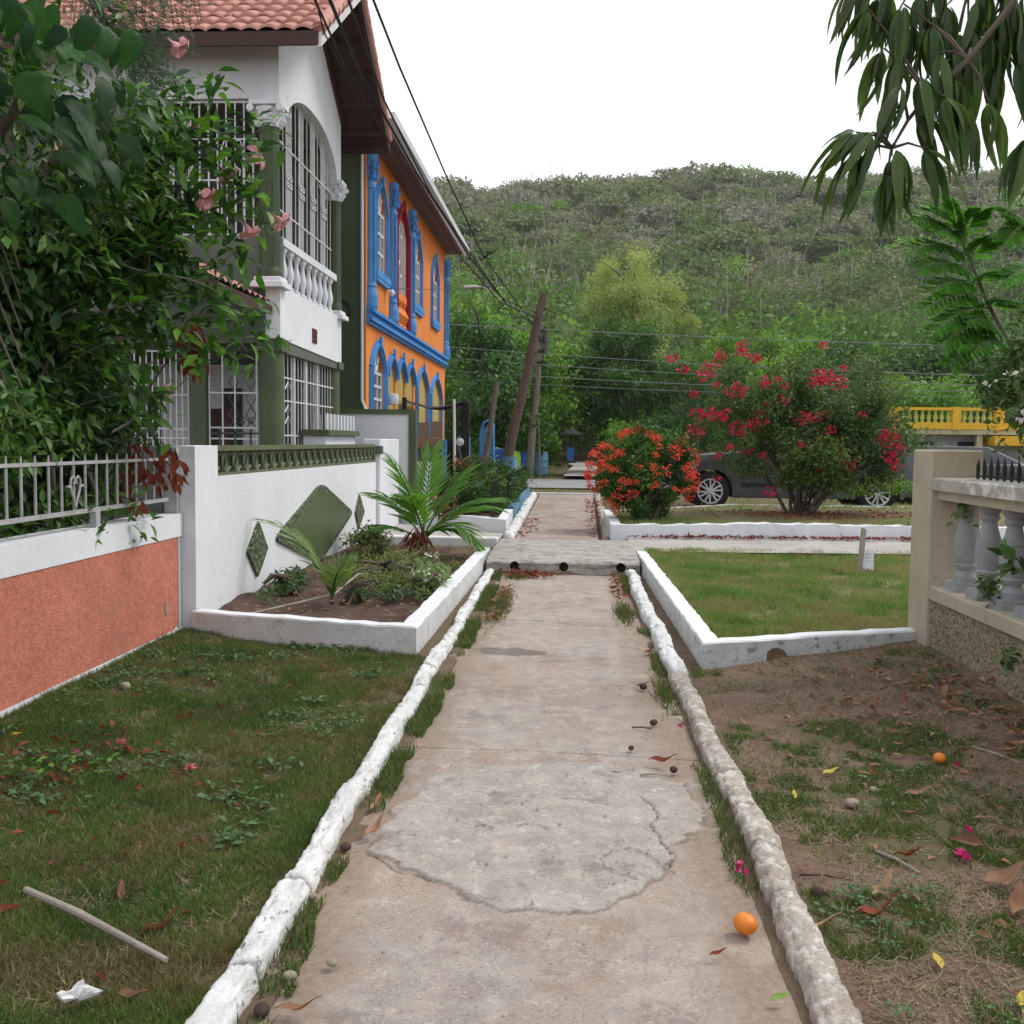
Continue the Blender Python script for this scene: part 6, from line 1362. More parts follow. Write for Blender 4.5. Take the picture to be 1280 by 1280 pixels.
def branch(pts, tips, r=.014, s=.175):
    W3 = [px(a, b_, Y=y_)-o0 for a, b_, y_ in pts]; mb.tube([Vector((-.4, .4, 3.8)).lerp(W3[0], .0)]+W3, [r*2.2]+[r*(.8-.6*i/len(W3)) for i in range(len(W3))], 6)
    for (a, b_, y_, n_, mx_) in tips:
        p = px(a, b_, Y=y_)-o0; j = min(range(len(W3)), key=lambda i: (W3[i]-p).length); mb.tube([W3[j], (W3[j]+p)/2+Vector((0, 0, .015)), p], [r*.4, r*.3, r*.2], 5); whorl(p, n_, mx_, s)
branch([(1300, -40, 3.5), (1210, 75, 3.4), (1160, 120, 3.4), (1135, 150, 3.4), (1115, 185, 3.35)],
       [(1070, 165, 3.3, 9, (-.9, 0, .0)), (1075, 190, 3.3, 8, (-.5, 0, -.7)), (1110, 215, 3.3, 9, (-.2, -.2, -1)), (1155, 185, 3.35, 9, (.6, -.1, -.5)), (1125, 105, 3.35, 9, (-.5, -.2, -.7)), (1150, 95, 3.4, 9, (.2, -.2, -.9)), (1180, 120, 3.35, 9, (.5, -.3, -.6)), (1175, 65, 3.4, 9, (.1, -.2, -1)), (1115, 195, 3.35, 13, (0, 0, -1)), (1090, 165, 3.3, 10, (-.8, 0, -.2)), (1105, 60, 3.4, 10, (-.7, 0, -.8)), (1125, 70, 3.4, 9, (-.2, 0, -1)), (1150, 140, 3.4, 8, (.6, 0, -.8)), (1120, 185, 3.3, 9, (.5, -.2, -.9)), (1195, 95, 3.4, 9, (.3, 0, -1)), (1165, 30, 3.5, 10, (0, 0, -1)), (1215, 60, 3.5, 10, (0, 0, -1)), (1235, 125, 3.4, 8, (.4, 0, -1)), (1205, 130, 3.4, 8, (0, 0, -1)), (1085, 10, 3.4, 10, (-.6, 0, -.9)), (1130, 5, 3.4, 11, (-.2, 0, -1))])
branch([(1330, -60, 3.6), (1260, 0, 3.6), (1210, -10, 3.6), (1150, -20, 3.6), (1090, -30, 3.5)],
       [(a, b_, 3.6, 11, (mx_, 0, -1)) for a, b_, mx_ in ((1085, -25, -.6), (1110, -15, -.3), (1150, -10, 0), (1185, 5, 0), (1220, 0, 0), (1250, 15, 0), (1275, 30, 0), (1240, 45, 0), (1200, 40, 0), (1175, -20, 0), (1230, -20, 0), (1275, 70, .3), (1260, -20, 0), (1140, 30, -.2), (1100, -5, -.4), (1125, 10, -.3), (1165, 15, .1), (1210, 30, .3), (1265, 0, 0), (1245, 80, .2), (1190, 75, 0), (1075, -30, -.9), (1280, -10, .2), (1220, 55, -.3))], s=.165)
branch([(1340, 60, 3.3), (1310, 140, 3.2), (1295, 165, 3.2)], [(1290, 168, 3.2, 10, (-.6, 0, -.5)), (1300, 60, 3.3, 10, (0, 0, -1))], s=.17)
mb.build('branches', M['bark'], mg, True); leafset(mg, 'leaves', 'mangoL', leaf_t(1, .165, 7, .3, .5, .45, .012), PP, DD, NN, SS, VV)
# feathery sapling
sp_ = thing('feathery_sapling', 'sapling with bright feathery compound leaves rising above the wall bush', 'sapling', (3.75, 7.6, 0)); o0 = Vector((3.75, 7.6, 0)); mb = MB(); PP = []; DD = []; NN = []; SS = []; VV = []
def fstem(pts, r=.012): 
    W3 = [px(a, b_, Y=y_)-o0 for a, b_, y_ in pts]; mb.tube(W3, [r*(1.2-.8*i/len(W3)) for i in range(len(W3))], 6); return W3
mb.tube([(0, 0, -.1), (.0, .0, 1.0), px(1262, 430, Y=7.5)-o0, px(1235, 380, Y=7.4)-o0, px(1215, 330, Y=7.4)-o0, px(1200, 290, Y=7.3)-o0], [.03, .026, .02, .014, .010, .004], 7)
def bipin(a, b_, y_, a2, b2, y2, n=12, w=.145):
    p0 = px(a, b_, Y=y_)-o0; p1 = px(a2, b2, Y=y2)-o0; sag = Vector((0, 0, .05)); pts = [p0.lerp(p1, k/6)+sag*math.sin(PI*k/6) for k in range(7)]; mb.tube(pts, [.004]*6+[.001], 4)
    L_ = (p1-p0); tg = L_.normalized(); sd2 = tg.cross(Vector((.2, -.6, .8))).normalized()
    for k in range(n):
        t_ = .15+.85*k/(n-1); q = p0.lerp(p1, t_)+sag*math.sin(PI*t_)
        for s in (-1, 1):
            dd = (sd2*s+tg*.55+Vector((0, 0, -.25+random.gauss(0, .1)))).normalized(); ln = w*(1-.5*t_)*random.uniform(.85, 1.1); m_ = 9
            for j in range(m_):
                q2 = q+dd*ln*(j+1)/m_
                for s2 in (-1, 1): PP.append(q2[:]); DD.append((dd*.5+tg*s2*.9)[:]); NN.append((random.gauss(.1, .25), -.5+random.gauss(0, .2), .8)); SS.append(.048); VV.append(random.random()*.5+.5*(b_ > 350)*0+.25)
for f_ in [(1205, 300, 7.35, 1145, 275, 7.1), (1202, 292, 7.35, 1165, 262, 7.1), (1203, 295, 7.35, 1225, 265, 7.2), (1210, 320, 7.4, 1150, 310, 7.1), (1212, 325, 7.4, 1240, 300, 7.2), (1218, 340, 7.4, 1150, 335, 7.1), (1222, 355, 7.4, 1165, 365, 7.1), (1222, 352, 7.4, 1255, 345, 7.2), (1230, 370, 7.4, 1160, 385, 7.1), (1236, 385, 7.4, 1175, 410, 7.1), (1236, 385, 7.4, 1260, 380, 7.2), (1245, 400, 7.45, 1180, 430, 7.1), (1250, 410, 7.45, 1190, 455, 7.1), (1300, 300, 7.3, 1250, 265, 7.1), (1300, 280, 7.3, 1260, 300, 7.1), (1310, 250, 7.3, 1265, 250, 7.1), (1310, 340, 7.3, 1255, 350, 7.1), (1260, 430, 7.4, 1215, 440, 7.), (1255, 420, 7.4, 1210, 400, 7.1), (1208, 312, 7.4, 1170, 290, 7.0), (1200, 300, 7.35, 1190, 250, 7.1)]: bipin(*f_)
mb.build('stems', M['bark_pale'], sp_, True); leafset(sp_, 'leaves', 'moringa', OVAL, PP, DD, NN, SS, VV)
# bush on and behind the right wall
wb = shrub('wall_bush', 'tangled green bush with a few creamy blooms spilling over the balustrade wall', 'shrub', 3.15, 5.9, 0,
   [(-.0, .75, 1.85, .42, .75, .45, .30), (-.05, .25, 1.62, .36, .8, .40, .20), (-.0, .8, 2.15, .45, .8, .38, .16), (-.40, -.35, 1.18, .16, .32, .30, .10), (-.05, -.4, 1.6, .42, .8, .45, .12)], 26, 'rbush', 20000, .05, 150, .2, seed=51, shell=.6, twigs=50, tmpl=leaf_t(1, .5, 3, .15, .2), bark='bark_pale')
w3 = [(px(a, b_, Y=5.9)-Vector((3.15, 5.9, 0)))[:]+(.7,) for a, b_ in ((1262, 468), (1240, 478), (1275, 520))]
florets(wb, w3, M['whitebract'], 12, .03, .03, 'bloom')
for i, (a, b_, yy, n_, sz) in enumerate(((1262, 820, 5.3, 26, .05), (1235, 735, 6.35, 40, .05), (1205, 640, 6.9, 26, .06), (1262, 700, 5.9, 20, .09), (1240, 745, 6.3, 20, .045))):
    c_ = px(a, b_, Y=yy)-Vector((3.15, 5.9, 0)); P = np.array(c_[:])+rng.normal(size=(n_, 3))*np.array([.03, .05, .035]); leafset(wb, 'hanging_sprig', 'rbush', leaf_t(1, .55, 3, .15, .2), P, norm(rng.normal(size=(n_, 3))+np.array([-.3, 0, 0])), norm(rng.normal(size=(n_, 3))*.5+np.array([-.3, -.3, 1])), sz*(.7+.6*rng.random(n_)))
    mb = MB(); mb.tube([(-.35, c_.y+.05, c_.z+.12), (c_.x-.03, c_.y+.02, c_.z+.06), c_], [.005, .004, .002], 4); mb.build('sprig_stem', M['bark_pale'], wb)
# low leafy branch in front of the pickup
lb = thing('low_branch', 'low leafy green branch reaching in front of the pickup rear wheel', 'plant', (5.6, 17.9, .35)); P = []; mb = MB(); mb.tube([(.6, 0, -.1), (.2, 0, .45), (-.9, -.1, .35)], [.02, .015, .006], 6); mb.build('stem', M['bark'], lb, True)
n_ = 900; t_ = rng.random(n_); P = np.stack([.55-1.5*t_, rng.normal(0, .15, n_), .50-.12*t_+rng.normal(0, .10, n_)*(1-.5*t_)], 1); leafset(lb, 'leaves', 'treeG', OVAL, P, norm(rng.normal(size=(n_, 3))+np.array([-.5, 0, 0])), norm(rng.normal(size=(n_, 3))*.5+np.array([0, 0, 1])), .07*(.7+.6*rng.random(n_)))

# ================================================ VEHICLES
def wheel(parent, x, y, z, r, w, side=-1):
    mb = MB(); mb.lathe([(r*.62, -w/2), (r*.9, -w/2), (r, -w/2+.03), (r, w/2-.03), (r*.9, w/2), (r*.62, w/2)], (0, 0, 0), 36, axis='y'); t_ = mb.build('wheel', M['rubber'], None, True); t_.location = Vector((x, y, z)); setp(t_, parent)
    mb = MB(); rr = r*.66; mb.lathe([(rr, -.10), (rr*1.0, -.14), (rr*.92, -.138), (rr*.88, -.12)], (0, 0, 0), 36, axis='y'); mb.f = mb.f[:-2]; mb.m = mb.m[:-2]
    for k in range(6):
        an = 2*PI*k/6+.3
        for da in (-.13, .13):
            c0, s0 = math.cos(an+da*.6), math.sin(an+da*.6); c1, s1 = math.cos(an+da*1.7), math.sin(an+da*1.7)
            mb.tube([(c0*rr*.12, -.125, s0*rr*.12), (c1*rr*.90, -.13, s1*rr*.90)], [rr*.085, rr*.075], 5)
    mb.lathe([(rr*.24, -.12), (rr*.22, -.15), (.001, -.155)], (0, 0, 0), 16, axis='y'); mb.build('rim', M['alloy'], t_, True)
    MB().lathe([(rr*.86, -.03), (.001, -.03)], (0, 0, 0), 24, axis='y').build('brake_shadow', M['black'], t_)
def vehicle(name, label, cat, loc, rz, body, roof_prof, wb_, r, width, glass, bed=None):
    """side profile in (x, z), front at -x; near side faces -Y"""
    v = thing(name, label, cat, loc, rz); w = width/2; cx = (wb_[0], wb_[1])
    def archpts(c_, R__): return [(c_+R__*math.cos(a), r+R__*math.sin(a)) for a in np.linspace(PI+.28, -.28, 14)]
    low = body['low']; pts = list(body['top']); bot = [(body['x1'], low)]+archpts(cx[1], r*1.18)[::-1]+archpts(cx[0], r*1.18)[::-1]+[(body['x0'], low)]
    mb = MB(); mb.prism(pts+bot, 'y', -w, w); b_ = mb.build('body', M['carpaint'], None, False); 
    m_ = b_.modifiers.new('b', 'BEVEL'); m_.width = .05; m_.segments = 3; m_.limit_method = 'ANGLE'; m_.angle_limit = R_(35); b_.data.polygons.foreach_set('use_smooth', [True]*len(b_.data.polygons)); setp(b_, v)
    g = MB(); n = len(roof_prof); vs = []
    for (x, z) in roof_prof: ins = .16*(z-roof_prof[0][1])/(max(q[1] for q in roof_prof)-roof_prof[0][1])+.03; vs += [(x, -w+ins, z), (x, w-ins, z)]
    fs = [tuple(2*i for i in range(n)), tuple(2*i+1 for i in range(n-1, -1, -1))]+[(2*i, 2*i+1, (2*i+3) % (2*n), (2*i+2) % (2*n)) for i in range(n)]
    g.add(vs, fs); cab = g.build('cabin', M['carpaint'], None); m_ = cab.modifiers.new('b', 'BEVEL'); m_.width = .04; m_.segments = 3; setp(cab, v)
    zt = max(q[1] for q in roof_prof); z0_ = roof_prof[0][1]
    def side(x, z, s, pr=.012): ins = .16*(z-z0_)/(zt-z0_)+.03; return (x, s*(w-ins+pr), z)
    for gl in glass:
        for s in (-1, 1): mb = MB(); mb.add([side(x, z, s) for x, z in gl]+[side(x, z, s, -.01) for x, z in gl], [tuple(range(len(gl))), tuple(range(2*len(gl)-1, len(gl)-1, -1))]); mb.build('side_window', M['glass'], v)
    # windscreen, rear window
    for (a, b2, nm) in ((roof_prof[0], roof_prof[1], 'windscreen'), (roof_prof[-1], roof_prof[-2], 'rear_window')):
        p = []; dx_ = -.012 if nm == 'windscreen' else .012
        for t_, s in ((.12, -1), (.12, 1), (.9, 1), (.9, -1)):
            x = a[0]+(b2[0]-a[0])*t_; z = a[1]+(b2[1]-a[1])*t_; q = side(x, z, s, -.10); p.append((q[0]+dx_*1.6, q[1], q[2]+.008))
        mb = MB(); mb.add(p, [(0, 1, 2, 3)]); mb.build(nm, M['glass'], v)
    for c_ in cx:
        for s in (-1, 1): wheel(v, c_, s*(w-.11), r, r, .24) if s < 0 else wheel2(v, c_, s*(w-.11), r, r)
        mb = MB(); a_ = np.linspace(PI+.25, -.25, 16); R1, R2 = r*1.16, r*1.30
        for i in range(15):
            p = [(c_+R1*math.cos(a_[i]), r+R1*math.sin(a_[i])), (c_+R1*math.cos(a_[i+1]), r+R1*math.sin(a_[i+1])), (c_+R2*math.cos(a_[i+1]), r+R2*math.sin(a_[i+1])), (c_+R2*math.cos(a_[i]), r+R2*math.sin(a_[i]))]
            mb.prism(p, 'y', -w-.035, -w+.01); mb.prism(p, 'y', w-.01, w+.035)
        mb.build('fender_flare', M['carpaint'], v)
    mb = MB(); mb.box(body['x0']+.3, body['x1']-.3, -w+.1, w-.1, low+.02, low+.3); mb.build('underbody', M['black'], v)
    for s in (-1, 1):
        mb = MB(); mb.bbox(body['x0']-.015, body['x0']+.10, s*(w-.33)-.18, s*(w-.33)+.18, .82, 1.0, .02); mb.build('headlight', M['lamp_glass'], v)
        mb = MB(); mb.bbox(body['x1']-.06, body['x1']+.012, s*(w-.12)-.09, s*(w-.12)+.09, .85, 1.1, .02); mb.build('tail_light', M['tail_lens'], v)
        mb = MB(); mx0 = roof_prof[0][0]+.45; mb.bbox(mx0, mx0+.14, s*(w+.12)-.11, s*(w+.12)+.11, z0_+.04, z0_+.24, .03); mb.build('mirror', M['carpaint'], v)
    mb = MB(); mb.bbox(body['x0']-.07, body['x0']+.12, -w+.06, w-.06, .45, .68, .03); mb.build('front_bumper', M['chrome'], v)
    mb = MB(); mb.bbox(body['x1']-.12, body['x1']+.08, -w+.06, w-.06, .42, .62, .03); mb.build('rear_bumper', M['rubber'], v)
    for (x, z) in body['handles']:
        for s in (-1, 1): mb = MB(); mb.bbox(x-.11, x+.11, s*(w+.02)-.02, s*(w+.02)+.02, z-.02, z+.02, .008); mb.build('door_handle', M['carpaint'], v)
    seam = MB()
    for x in body['seams']:
        for s in (-1, 1): seam.box(x-.005, x+.005, s*w-.004, s*w+.004, low+.12, z0_-.01)
    seam.box(body['x0']+1.4, cx[1]-r*1.4, -w-.012, -w+.01, .50, .58); seam.build('door_seams', M['black'], v)
    return v
def wheel2(parent, x, y, z, r):
    mb = MB(); mb.lathe([(r*.62, -.12), (r, -.09), (r, .09), (r*.62, .12)], (0, 0, 0), 28, axis='y'); t_ = mb.build('wheel', M['rubber'], None, True); t_.location = Vector((x, y, z)); setp(t_, parent)
    MB().lathe([(r*.62, .05), (.001, .09)], (0, 0, 0), 24, axis='y').build('rim', M['alloy'], t_)
PZ = .13
vehicle('pickup_truck', 'dark grey pickup truck with silver six-spoke wheels parked behind the red bush', 'pickup', (2.0, 22.4, PZ), 0,
    dict(top=[(0, .55), (.0, .95), (.12, 1.10), (1.35, 1.20), (1.5, 1.22), (3.75, 1.22), (3.77, 1.24), (5.02, 1.20), (5.05, .6)], x0=0.02, x1=5.03, low=.40, handles=[(2.55, 1.0), (3.45, 1.0)], seams=[1.65, 2.7, 3.7]),
    [(1.45, 1.20), (2.15, 1.78), (2.5, 1.86), (3.4, 1.86), (3.6, 1.80), (3.72, 1.20)], (.80, 4.18), .395, 1.95,
    [[(1.95, 1.24), (2.40, 1.72), (2.78, 1.76), (2.78, 1.24)], [(2.88, 1.24), (2.88, 1.76), (3.38, 1.76), (3.56, 1.24)]])
vehicle('hatchback_car', 'dark grey car standing beyond the back of the pickup near the wall post', 'car', (7.45, 26.2, .08), 0,
    dict(top=[(0, .5), (.02, .85), (.25, .95), (.9, 1.0), (3.9, 1.0), (4.2, .95), (4.25, .5)], x0=.02, x1=4.23, low=.28, handles=[(1.9, .86), (2.9, .86)], seams=[1.3, 2.3, 3.2]),
    [(.12, .95), (.45, 1.36), (.9, 1.43), (2.5, 1.41), (3.3, 1.0), (3.4, .96)], (.85, 3.45), .33, 1.72,
    [[(.45, 1.0), (.65, 1.33), (1.2, 1.36), (1.2, 1.0)], [(1.27, 1.0), (1.27, 1.36), (2.3, 1.35), (2.85, 1.0)]])

# ================================================ YELLOW TERRACED HOUSE (far right)
yh = thing('yellow_house', 'far house with a bright yellow balustraded roof terrace', 'house', (16, 47, 0))
at0(MB().box(13.9, 23, 46, 54, .1, 2.1), 'wall', M['graywall'], yh)
at0(MB().box(13.5, 19.3, 45.0, 54, 2.0, 2.22), 'slab', M['cream'], yh)
at0(MB().box(13.5, 19.3, 44.95, 45.15, 2.22, 2.50), 'parapet', M['yellow'], yh)
at0(MB().box(13.5, 18.0, 44.92, 45.18, 3.02, 3.14), 'parapet_rail', M['yellow'], yh)
for x in (13.6, 16.15, 17.95, 19.2): at0(MB().box(x-.17, x+.17, 44.9, 45.2, 2.2, 3.16 if x < 19 else 2.75), 'parapet_post', M['yellow'], yh)
bb = MB(); bb.lathe([(.09, 0), (.05, .05), (.1, .2), (.04, .38), (.085, .5)], (0, 0, 0), 8); bo = bb.build('baluster', pm('lemon_baluster', (.6, .62, .15)), None, True); bm3 = bo.data; bpy.data.objects.remove(bo)
for k in range(8): put(bm3, 'baluster', (13.95+k*.27, 45.05, 2.51), yh)
for k in range(5): put(bm3, 'baluster', (16.5+k*.27, 45.05, 2.51), yh)
at0(MB().box(17.6, 21, 44.5, 46, 1.55, 1.95), 'lower_canopy', M['yellow'], yh)
at0(MB().box(14.6, 15.6, 45.97, 45.995, .2, 1.7).box(16.6, 17.6, 45.97, 45.995, .2, 1.7), 'dark_opening', M['black'], yh)
for x in (13.75, 17.2): at0(MB().box(x-.12, x+.12, 45.1, 45.35, .1, 2.0), 'pillar', M['cream'], yh)
o = MB().box(20.2, 20.9, 50, 50.6, .1, 1.0).build('far_pillar', M['graywall']); tag(o, 'small grey pillar in the yard right of the yellow house', 'pillar')

# ================================================ UTILITY POLES AND WIRES
def pole(name, label, a, b_, yb, a2, b2, yt, r0, r1, mat, extra=True):
    p0 = px(a, b_, Y=yb); p0.z = ground_z(np.array([p0.x]), np.array([p0.y]))[0]-.3 if True else 0; p1 = px(a2, b2, Y=yt)
    t_ = thing(name, label, 'pole', p0); mb = MB(); N = 10
    mb.tube([(p1-p0)*(k/N)+Vector((math.sin(k*1.3)*.015, 0, 0)) for k in range(N+1)], [r0+(r1-r0)*k/N for k in range(N+1)], 12); mb.build('post', M[mat], t_, True)
    return t_, p0, p1
t1, a1, b1 = pole('utility_pole', 'leaning brown wooden utility pole standing behind the blue barrels', 622, 632, 27.5, 680, 367, 27.5, .145, .105, 'poleM')
for f_ in (.93, .80, .72): q = (b1-a1)*f_; at0(MB().tube([a1+q+Vector((-.13, 0, 0)), a1+q+Vector((.16, 0, .0))], .03, 6), 'bolt', M['black'], t1)
t2, a2_, b2_ = pole('utility_pole', 'upright grey utility pole with dark fittings beyond the leaning one', 660, 600, 39.5, 677, 405, 39.5, .155, .12, 'polegrey')
for f_, s in ((.96, .35), (.90, .3), (.83, .28), (.76, .25)):
    q = a2_+(b2_-a2_)*f_; at0(MB().box(q.x-.06, q.x+.20, q.y-.18, q.y-.10, q.z-.06, q.z+.06).tube([q+Vector((.16, -.15, -.12)), q+Vector((.16, -.15, .12))], .05, 8), 'insulator', M['black'], t2)
q = a2_+(b2_-a2_)*.90; at0(MB().tube([q+Vector((.22, -.1, -.55)), q+Vector((.22, -.1, .25))], .10, 8), 'fuse_box', M['grille_dark'], t2)
t3, a3, b3 = pole('wooden_stake', 'short pale leaning wooden post beside the black shade cloth', 596, 590, 24, 622, 477, 24, .07, .06, 'polegrey')
t4, a4, b4 = pole('metal_pipe_pole', 'thin white pipe standing in front of the pale blue barrel', 675, 600, 40, 673, 522, 40, .04, .04, 'polegrey')
def wire(name, label, pts, r, mat, sag=0.):
    P = [Vector(p) for p in pts]; out = []
    for i in range(len(P)-1):
        for k in range(14): t_ = k/14; q = P[i].lerp(P[i+1], t_); q.z -= sag*4*t_*(1-t_); out.append(q)
    out.append(P[-1]); mb = MB(); mb.tube(out, r, 5, False); o = mb.build(name, M[mat]); tag(o, label, 'wire'); return o
def W_(a, b_, Y): return px(a, b_, Y=Y)
wire('overhead_cable', 'loose black cable swinging across the sky from the gable to the leaning pole', [W_(455, -30, 9), W_(500, 85, 12), W_(560, 225, 18), W_(604, 320, 23), W_(666, 405, 27.4)], .013, 'cable')
wire('overhead_cable', 'thick black cable bundle along the blue-arched house to the leaning pole', [W_(400, -30, 9), W_(450, 90, 12), W_(520, 215, 16), W_(590, 325, 21), W_(635, 382, 25), W_(672, 398, 27.4)], .018, 'cable')
wire('overhead_cable', 'second black cable just left of the thick bundle over the brown eaves', [W_(380, -30, 9), W_(430, 80, 12), W_(500, 200, 16), W_(575, 320, 21), W_(640, 395, 25.5), W_(668, 402, 27.4)], .013, 'cable')
wire('overhead_cable', 'outermost black cable crossing the roof verge of the white house', [W_(425, -30, 9), W_(480, 125, 13), W_(540, 245, 18), W_(590, 320, 22), W_(630, 375, 25), W_(670, 390, 27.4)], .013, 'cable')
wire('overhead_cable', 'fine black cable crossing the red roof tiles lowest', [W_(390, -20, 9), W_(405, 40, 10), W_(470, 170, 14), W_(560, 310, 20), W_(668, 408, 27.4)], .008, 'cable')
mb = MB(); c_ = W_(607, 321, 23); mb.tube([c_+Vector((-.12, 0, -.08)), c_+Vector((.14, 0, .1))], .02, 5); mb.tube([c_+Vector((-.08, 0, .06)), c_+Vector((.10, 0, -.06))], .018, 5); o = mb.build('cable_clamp', M['cable']); tag(o, 'small crossed clamp on the loose cable in front of the hill', 'clamp')
wire('house_wire', 'thin wire from the blue columns of the orange house out to the poles', [(XO+.2, 18.8, 4.25), W_(560, 362, 24), W_(612, 358, 27.4)], .006, 'cable')
# long wires across the view, on the line of the second pole
px2 = b2_
wires = [('highest faint wire crossing the hill below its crest', (540, 252), (1290, 268), 42, .012, 0), ('wire crossing the pale feathery tree top to right', (545, 402), (1180, 432), 38, .016, .1), ('wire running right from the upper insulator', (545, 428), (1290, 470), 38, .014, .25),
         ('wire just above the red bush top', (545, 442), (1290, 482), 38, .012, .25), ('lowest wire seen over the orange house corner', (545, 457), (1290, 488), 38, .014, .3), ('faint wire in front of the left trees', (545, 468), (1290, 494), 38, .01, .3)]
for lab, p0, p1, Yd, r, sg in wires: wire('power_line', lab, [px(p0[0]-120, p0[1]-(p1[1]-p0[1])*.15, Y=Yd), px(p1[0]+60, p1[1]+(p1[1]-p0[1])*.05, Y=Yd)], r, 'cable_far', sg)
mb = MB(); c_ = W_(592, 359, 30); mb.tube([c_+Vector((-.28, 0, 0)), c_+Vector((0, 0, .03)), c_+Vector((.3, 0, .0))], [.045, .04, .008], 8); mb.tube([c_+Vector((.3, 0, 0)), px(666, 400, Y=33), px(672, 420, Y=37.9)], .005, 5); o = mb.build('street_lamp', M['plastic_white']); tag(o, 'small white street lamp head on an arm left of the leaning pole', 'street lamp')

# ================================================ YARD OF THE ORANGE HOUSE: barrels, shade, boards
def barrel(label, x, y, z, r, h, mat):
    b_ = thing('barrel', label, 'barrel', (x, y, z)); mb = MB()
    mb.lathe([(r*.9, 0), (r*.96, .02), (r, h*.2), (r*1.0, h*.33), (r*1.04, h*.35), (r*1.0, h*.37), (r*1.02, h*.5), (r*1.0, h*.63), (r*1.04, h*.65), (r*1.0, h*.67), (r*.98, h*.9), (r*.94, h*.97), (r*.97, h*.99), (r*.97, h), (r*.88, h), (r*.87, h*.96)], (0, 0, 0), 24); mb.build('drum', M[mat], b_, True)
    MB().lathe([(r*.86, h*.955), (r*.3, h*.96), (.001, h*.96)], (0, 0, 0), 20).build('lid', M['bluepl'], b_, True); return b_
barrel('deep blue barrel directly left of the grey utility pole', px(651, 590, Y=41).x, 41, .2, .29, .92, 'bluepl')
barrel('pale faded blue barrel right of the grey utility pole', px(676, 590, Y=41).x, 41, .2, .29, .92, 'bluepl2')
barrel('blue barrel beside the foot of the leaning brown pole', px(637, 590, Y=27).x, 27, .15, .20, .95, 'bluepl2')
def chair(label, x, y, z, mat):
    c_ = thing('plastic_chair', label, 'chair', (x, y, z), random.uniform(-.3, .3)); c_.scale = (.62, .62, .8); mb = MB(); pts = [(-.24, .42), (-.26, .7), (-.20, .88), (0, .94), (.20, .88), (.26, .7), (.24, .42)]; mb.prism(pts, 'y', -.20, -.165); mb.build('backrest', M[mat], c_)
    MB().bbox(-.25, .25, -.2, .24, .40, .44, .01).build('seat', M[mat], c_)
    for sx in (-1, 1):
        for sy in (-1, 1): MB().tube([(sx*.22, sy*.2, .41), (sx*.25, sy*.23, 0)], [.03, .022], 6).build('leg', M[mat], c_)
    return c_
for lb_, x, y, z, mt in (('small lime green plastic chair peeping over the blue box', px(622, 570, Y=28.5).x, 28.5, .6, 'lime'), ('taller lime green plastic chair just right of the leaning pole', px(643, 570, Y=28.8).x, 28.8, .5, 'lime')):
    chair(lb_, x, y, z, mt)
    c2_ = bpy.context; st = MB().bbox(x-.2, x+.2, y-.3, y+.3, .05, z, .02).build('crate', M['wood_grey']); tag(st, 'worn wooden crate under the '+('small' if x < px(630, 570, Y=28.5).x else 'taller')+' lime green chair', 'crate')
o = MB().bbox(px(615, 570, Y=27.8).x, px(634, 570, Y=27.8).x, 27.8, 28.2, .25, px(620, 561, Y=27.8).z, .02).build('storage_box', M['bluepl']); tag(o, 'bright blue box left of the leaning brown pole', 'box')
tb = thing('blue_cabinet', 'upright blue cabinet with a pale stripe below the black shade cloth', 'cabinet', (px(576, 560, Y=22.8).x, 23.0, .1)); MB().bbox(-.17, .17, -.2, .2, .25, 1.50, .01).build('body', M['blue'], tb); MB().box(-.03, .03, -.206, -.20, .3, 1.47).build('stripe', M['bluepl2'], tb)
for sx in (-.13, .13): MB().box(sx-.03, sx+.03, -.15, .15, 0, .25).build('leg', M['blue'], tb)
# bicycle-like blue loop frame
fr = thing('blue_arch_frame', 'tall blue rounded frame leaning by the pale post', 'frame', (px(607, 560, Y=24.6).x, 24.6, .1)); MB().tube([(-.1, 0, 0), (-.12, 0, 1.6), (-.05, 0, 1.85), (.08, 0, 1.9), (.18, 0, 1.8), (.2, 0, 0)], .035, 8).build('hoop', M['blue'], fr, True); MB().prism([(-.08, .1), (-.1, 1.6), (.05, 1.8), (.16, 1.6), (.17, .1)], 'y', -.01, .01).build('panel', M['bluepl2'], fr)
sh = thing('shade_shelter', 'black shade cloth stretched between a thin white post and dark posts', 'shelter', (-3.1, 22.4, 0))
zt = px(560, 503, Y=22.3).z
Xg, Yg, F = grid(np.linspace(-3.65, -2.38, 12), np.linspace(21.8, 23.6, 10)); Zg = zt+.02-.14*np.sin((Xg+3.65)/1.27*PI)-.03*np.sin(Yg*5)
at0m(raw_mesh('cloth', np.stack([Xg, Yg, Zg], 1), F, M['shade']), sh)
at0(MB().tube([(-2.52, 21.8, .1), (-2.55, 21.8, zt+.05)], .03, 8), 'post', M['white'], sh); at0(MB().bbox(-2.46, -2.28, 22.3, 22.45, .1, zt+.02, .01), 'post', M['black'], sh); at0(MB().bbox(-3.65, -3.56, 21.75, 21.85, .1, zt+.08, .01), 'post', M['black'], sh)
bd = thing('wooden_board', 'brown wooden board panel with cut slots standing before the arches', 'board', (-2.9, 20.2, 0)); zb0, zb1 = px(530, 562, Y=20.2).z, px(530, 528, Y=20.2).z; xa, xb = px(522, 540, Y=20.2).x, px(553, 540, Y=20.2).x
at0(MB().box(xa, xb, 20.18, 20.22, zb0, zb0+.24), 'lower_board', M['cardboard'], bd); xm = (xa+xb)/2; at0(MB().box(xa+.03, xm-.02, 20.18, 20.22, zb0+.245, zb1).box(xm+.02, xb-.01, 20.18, 20.22, zb0+.245, zb1+.02), 'upper_board', M['cardboard'], bd)
mb = MB()
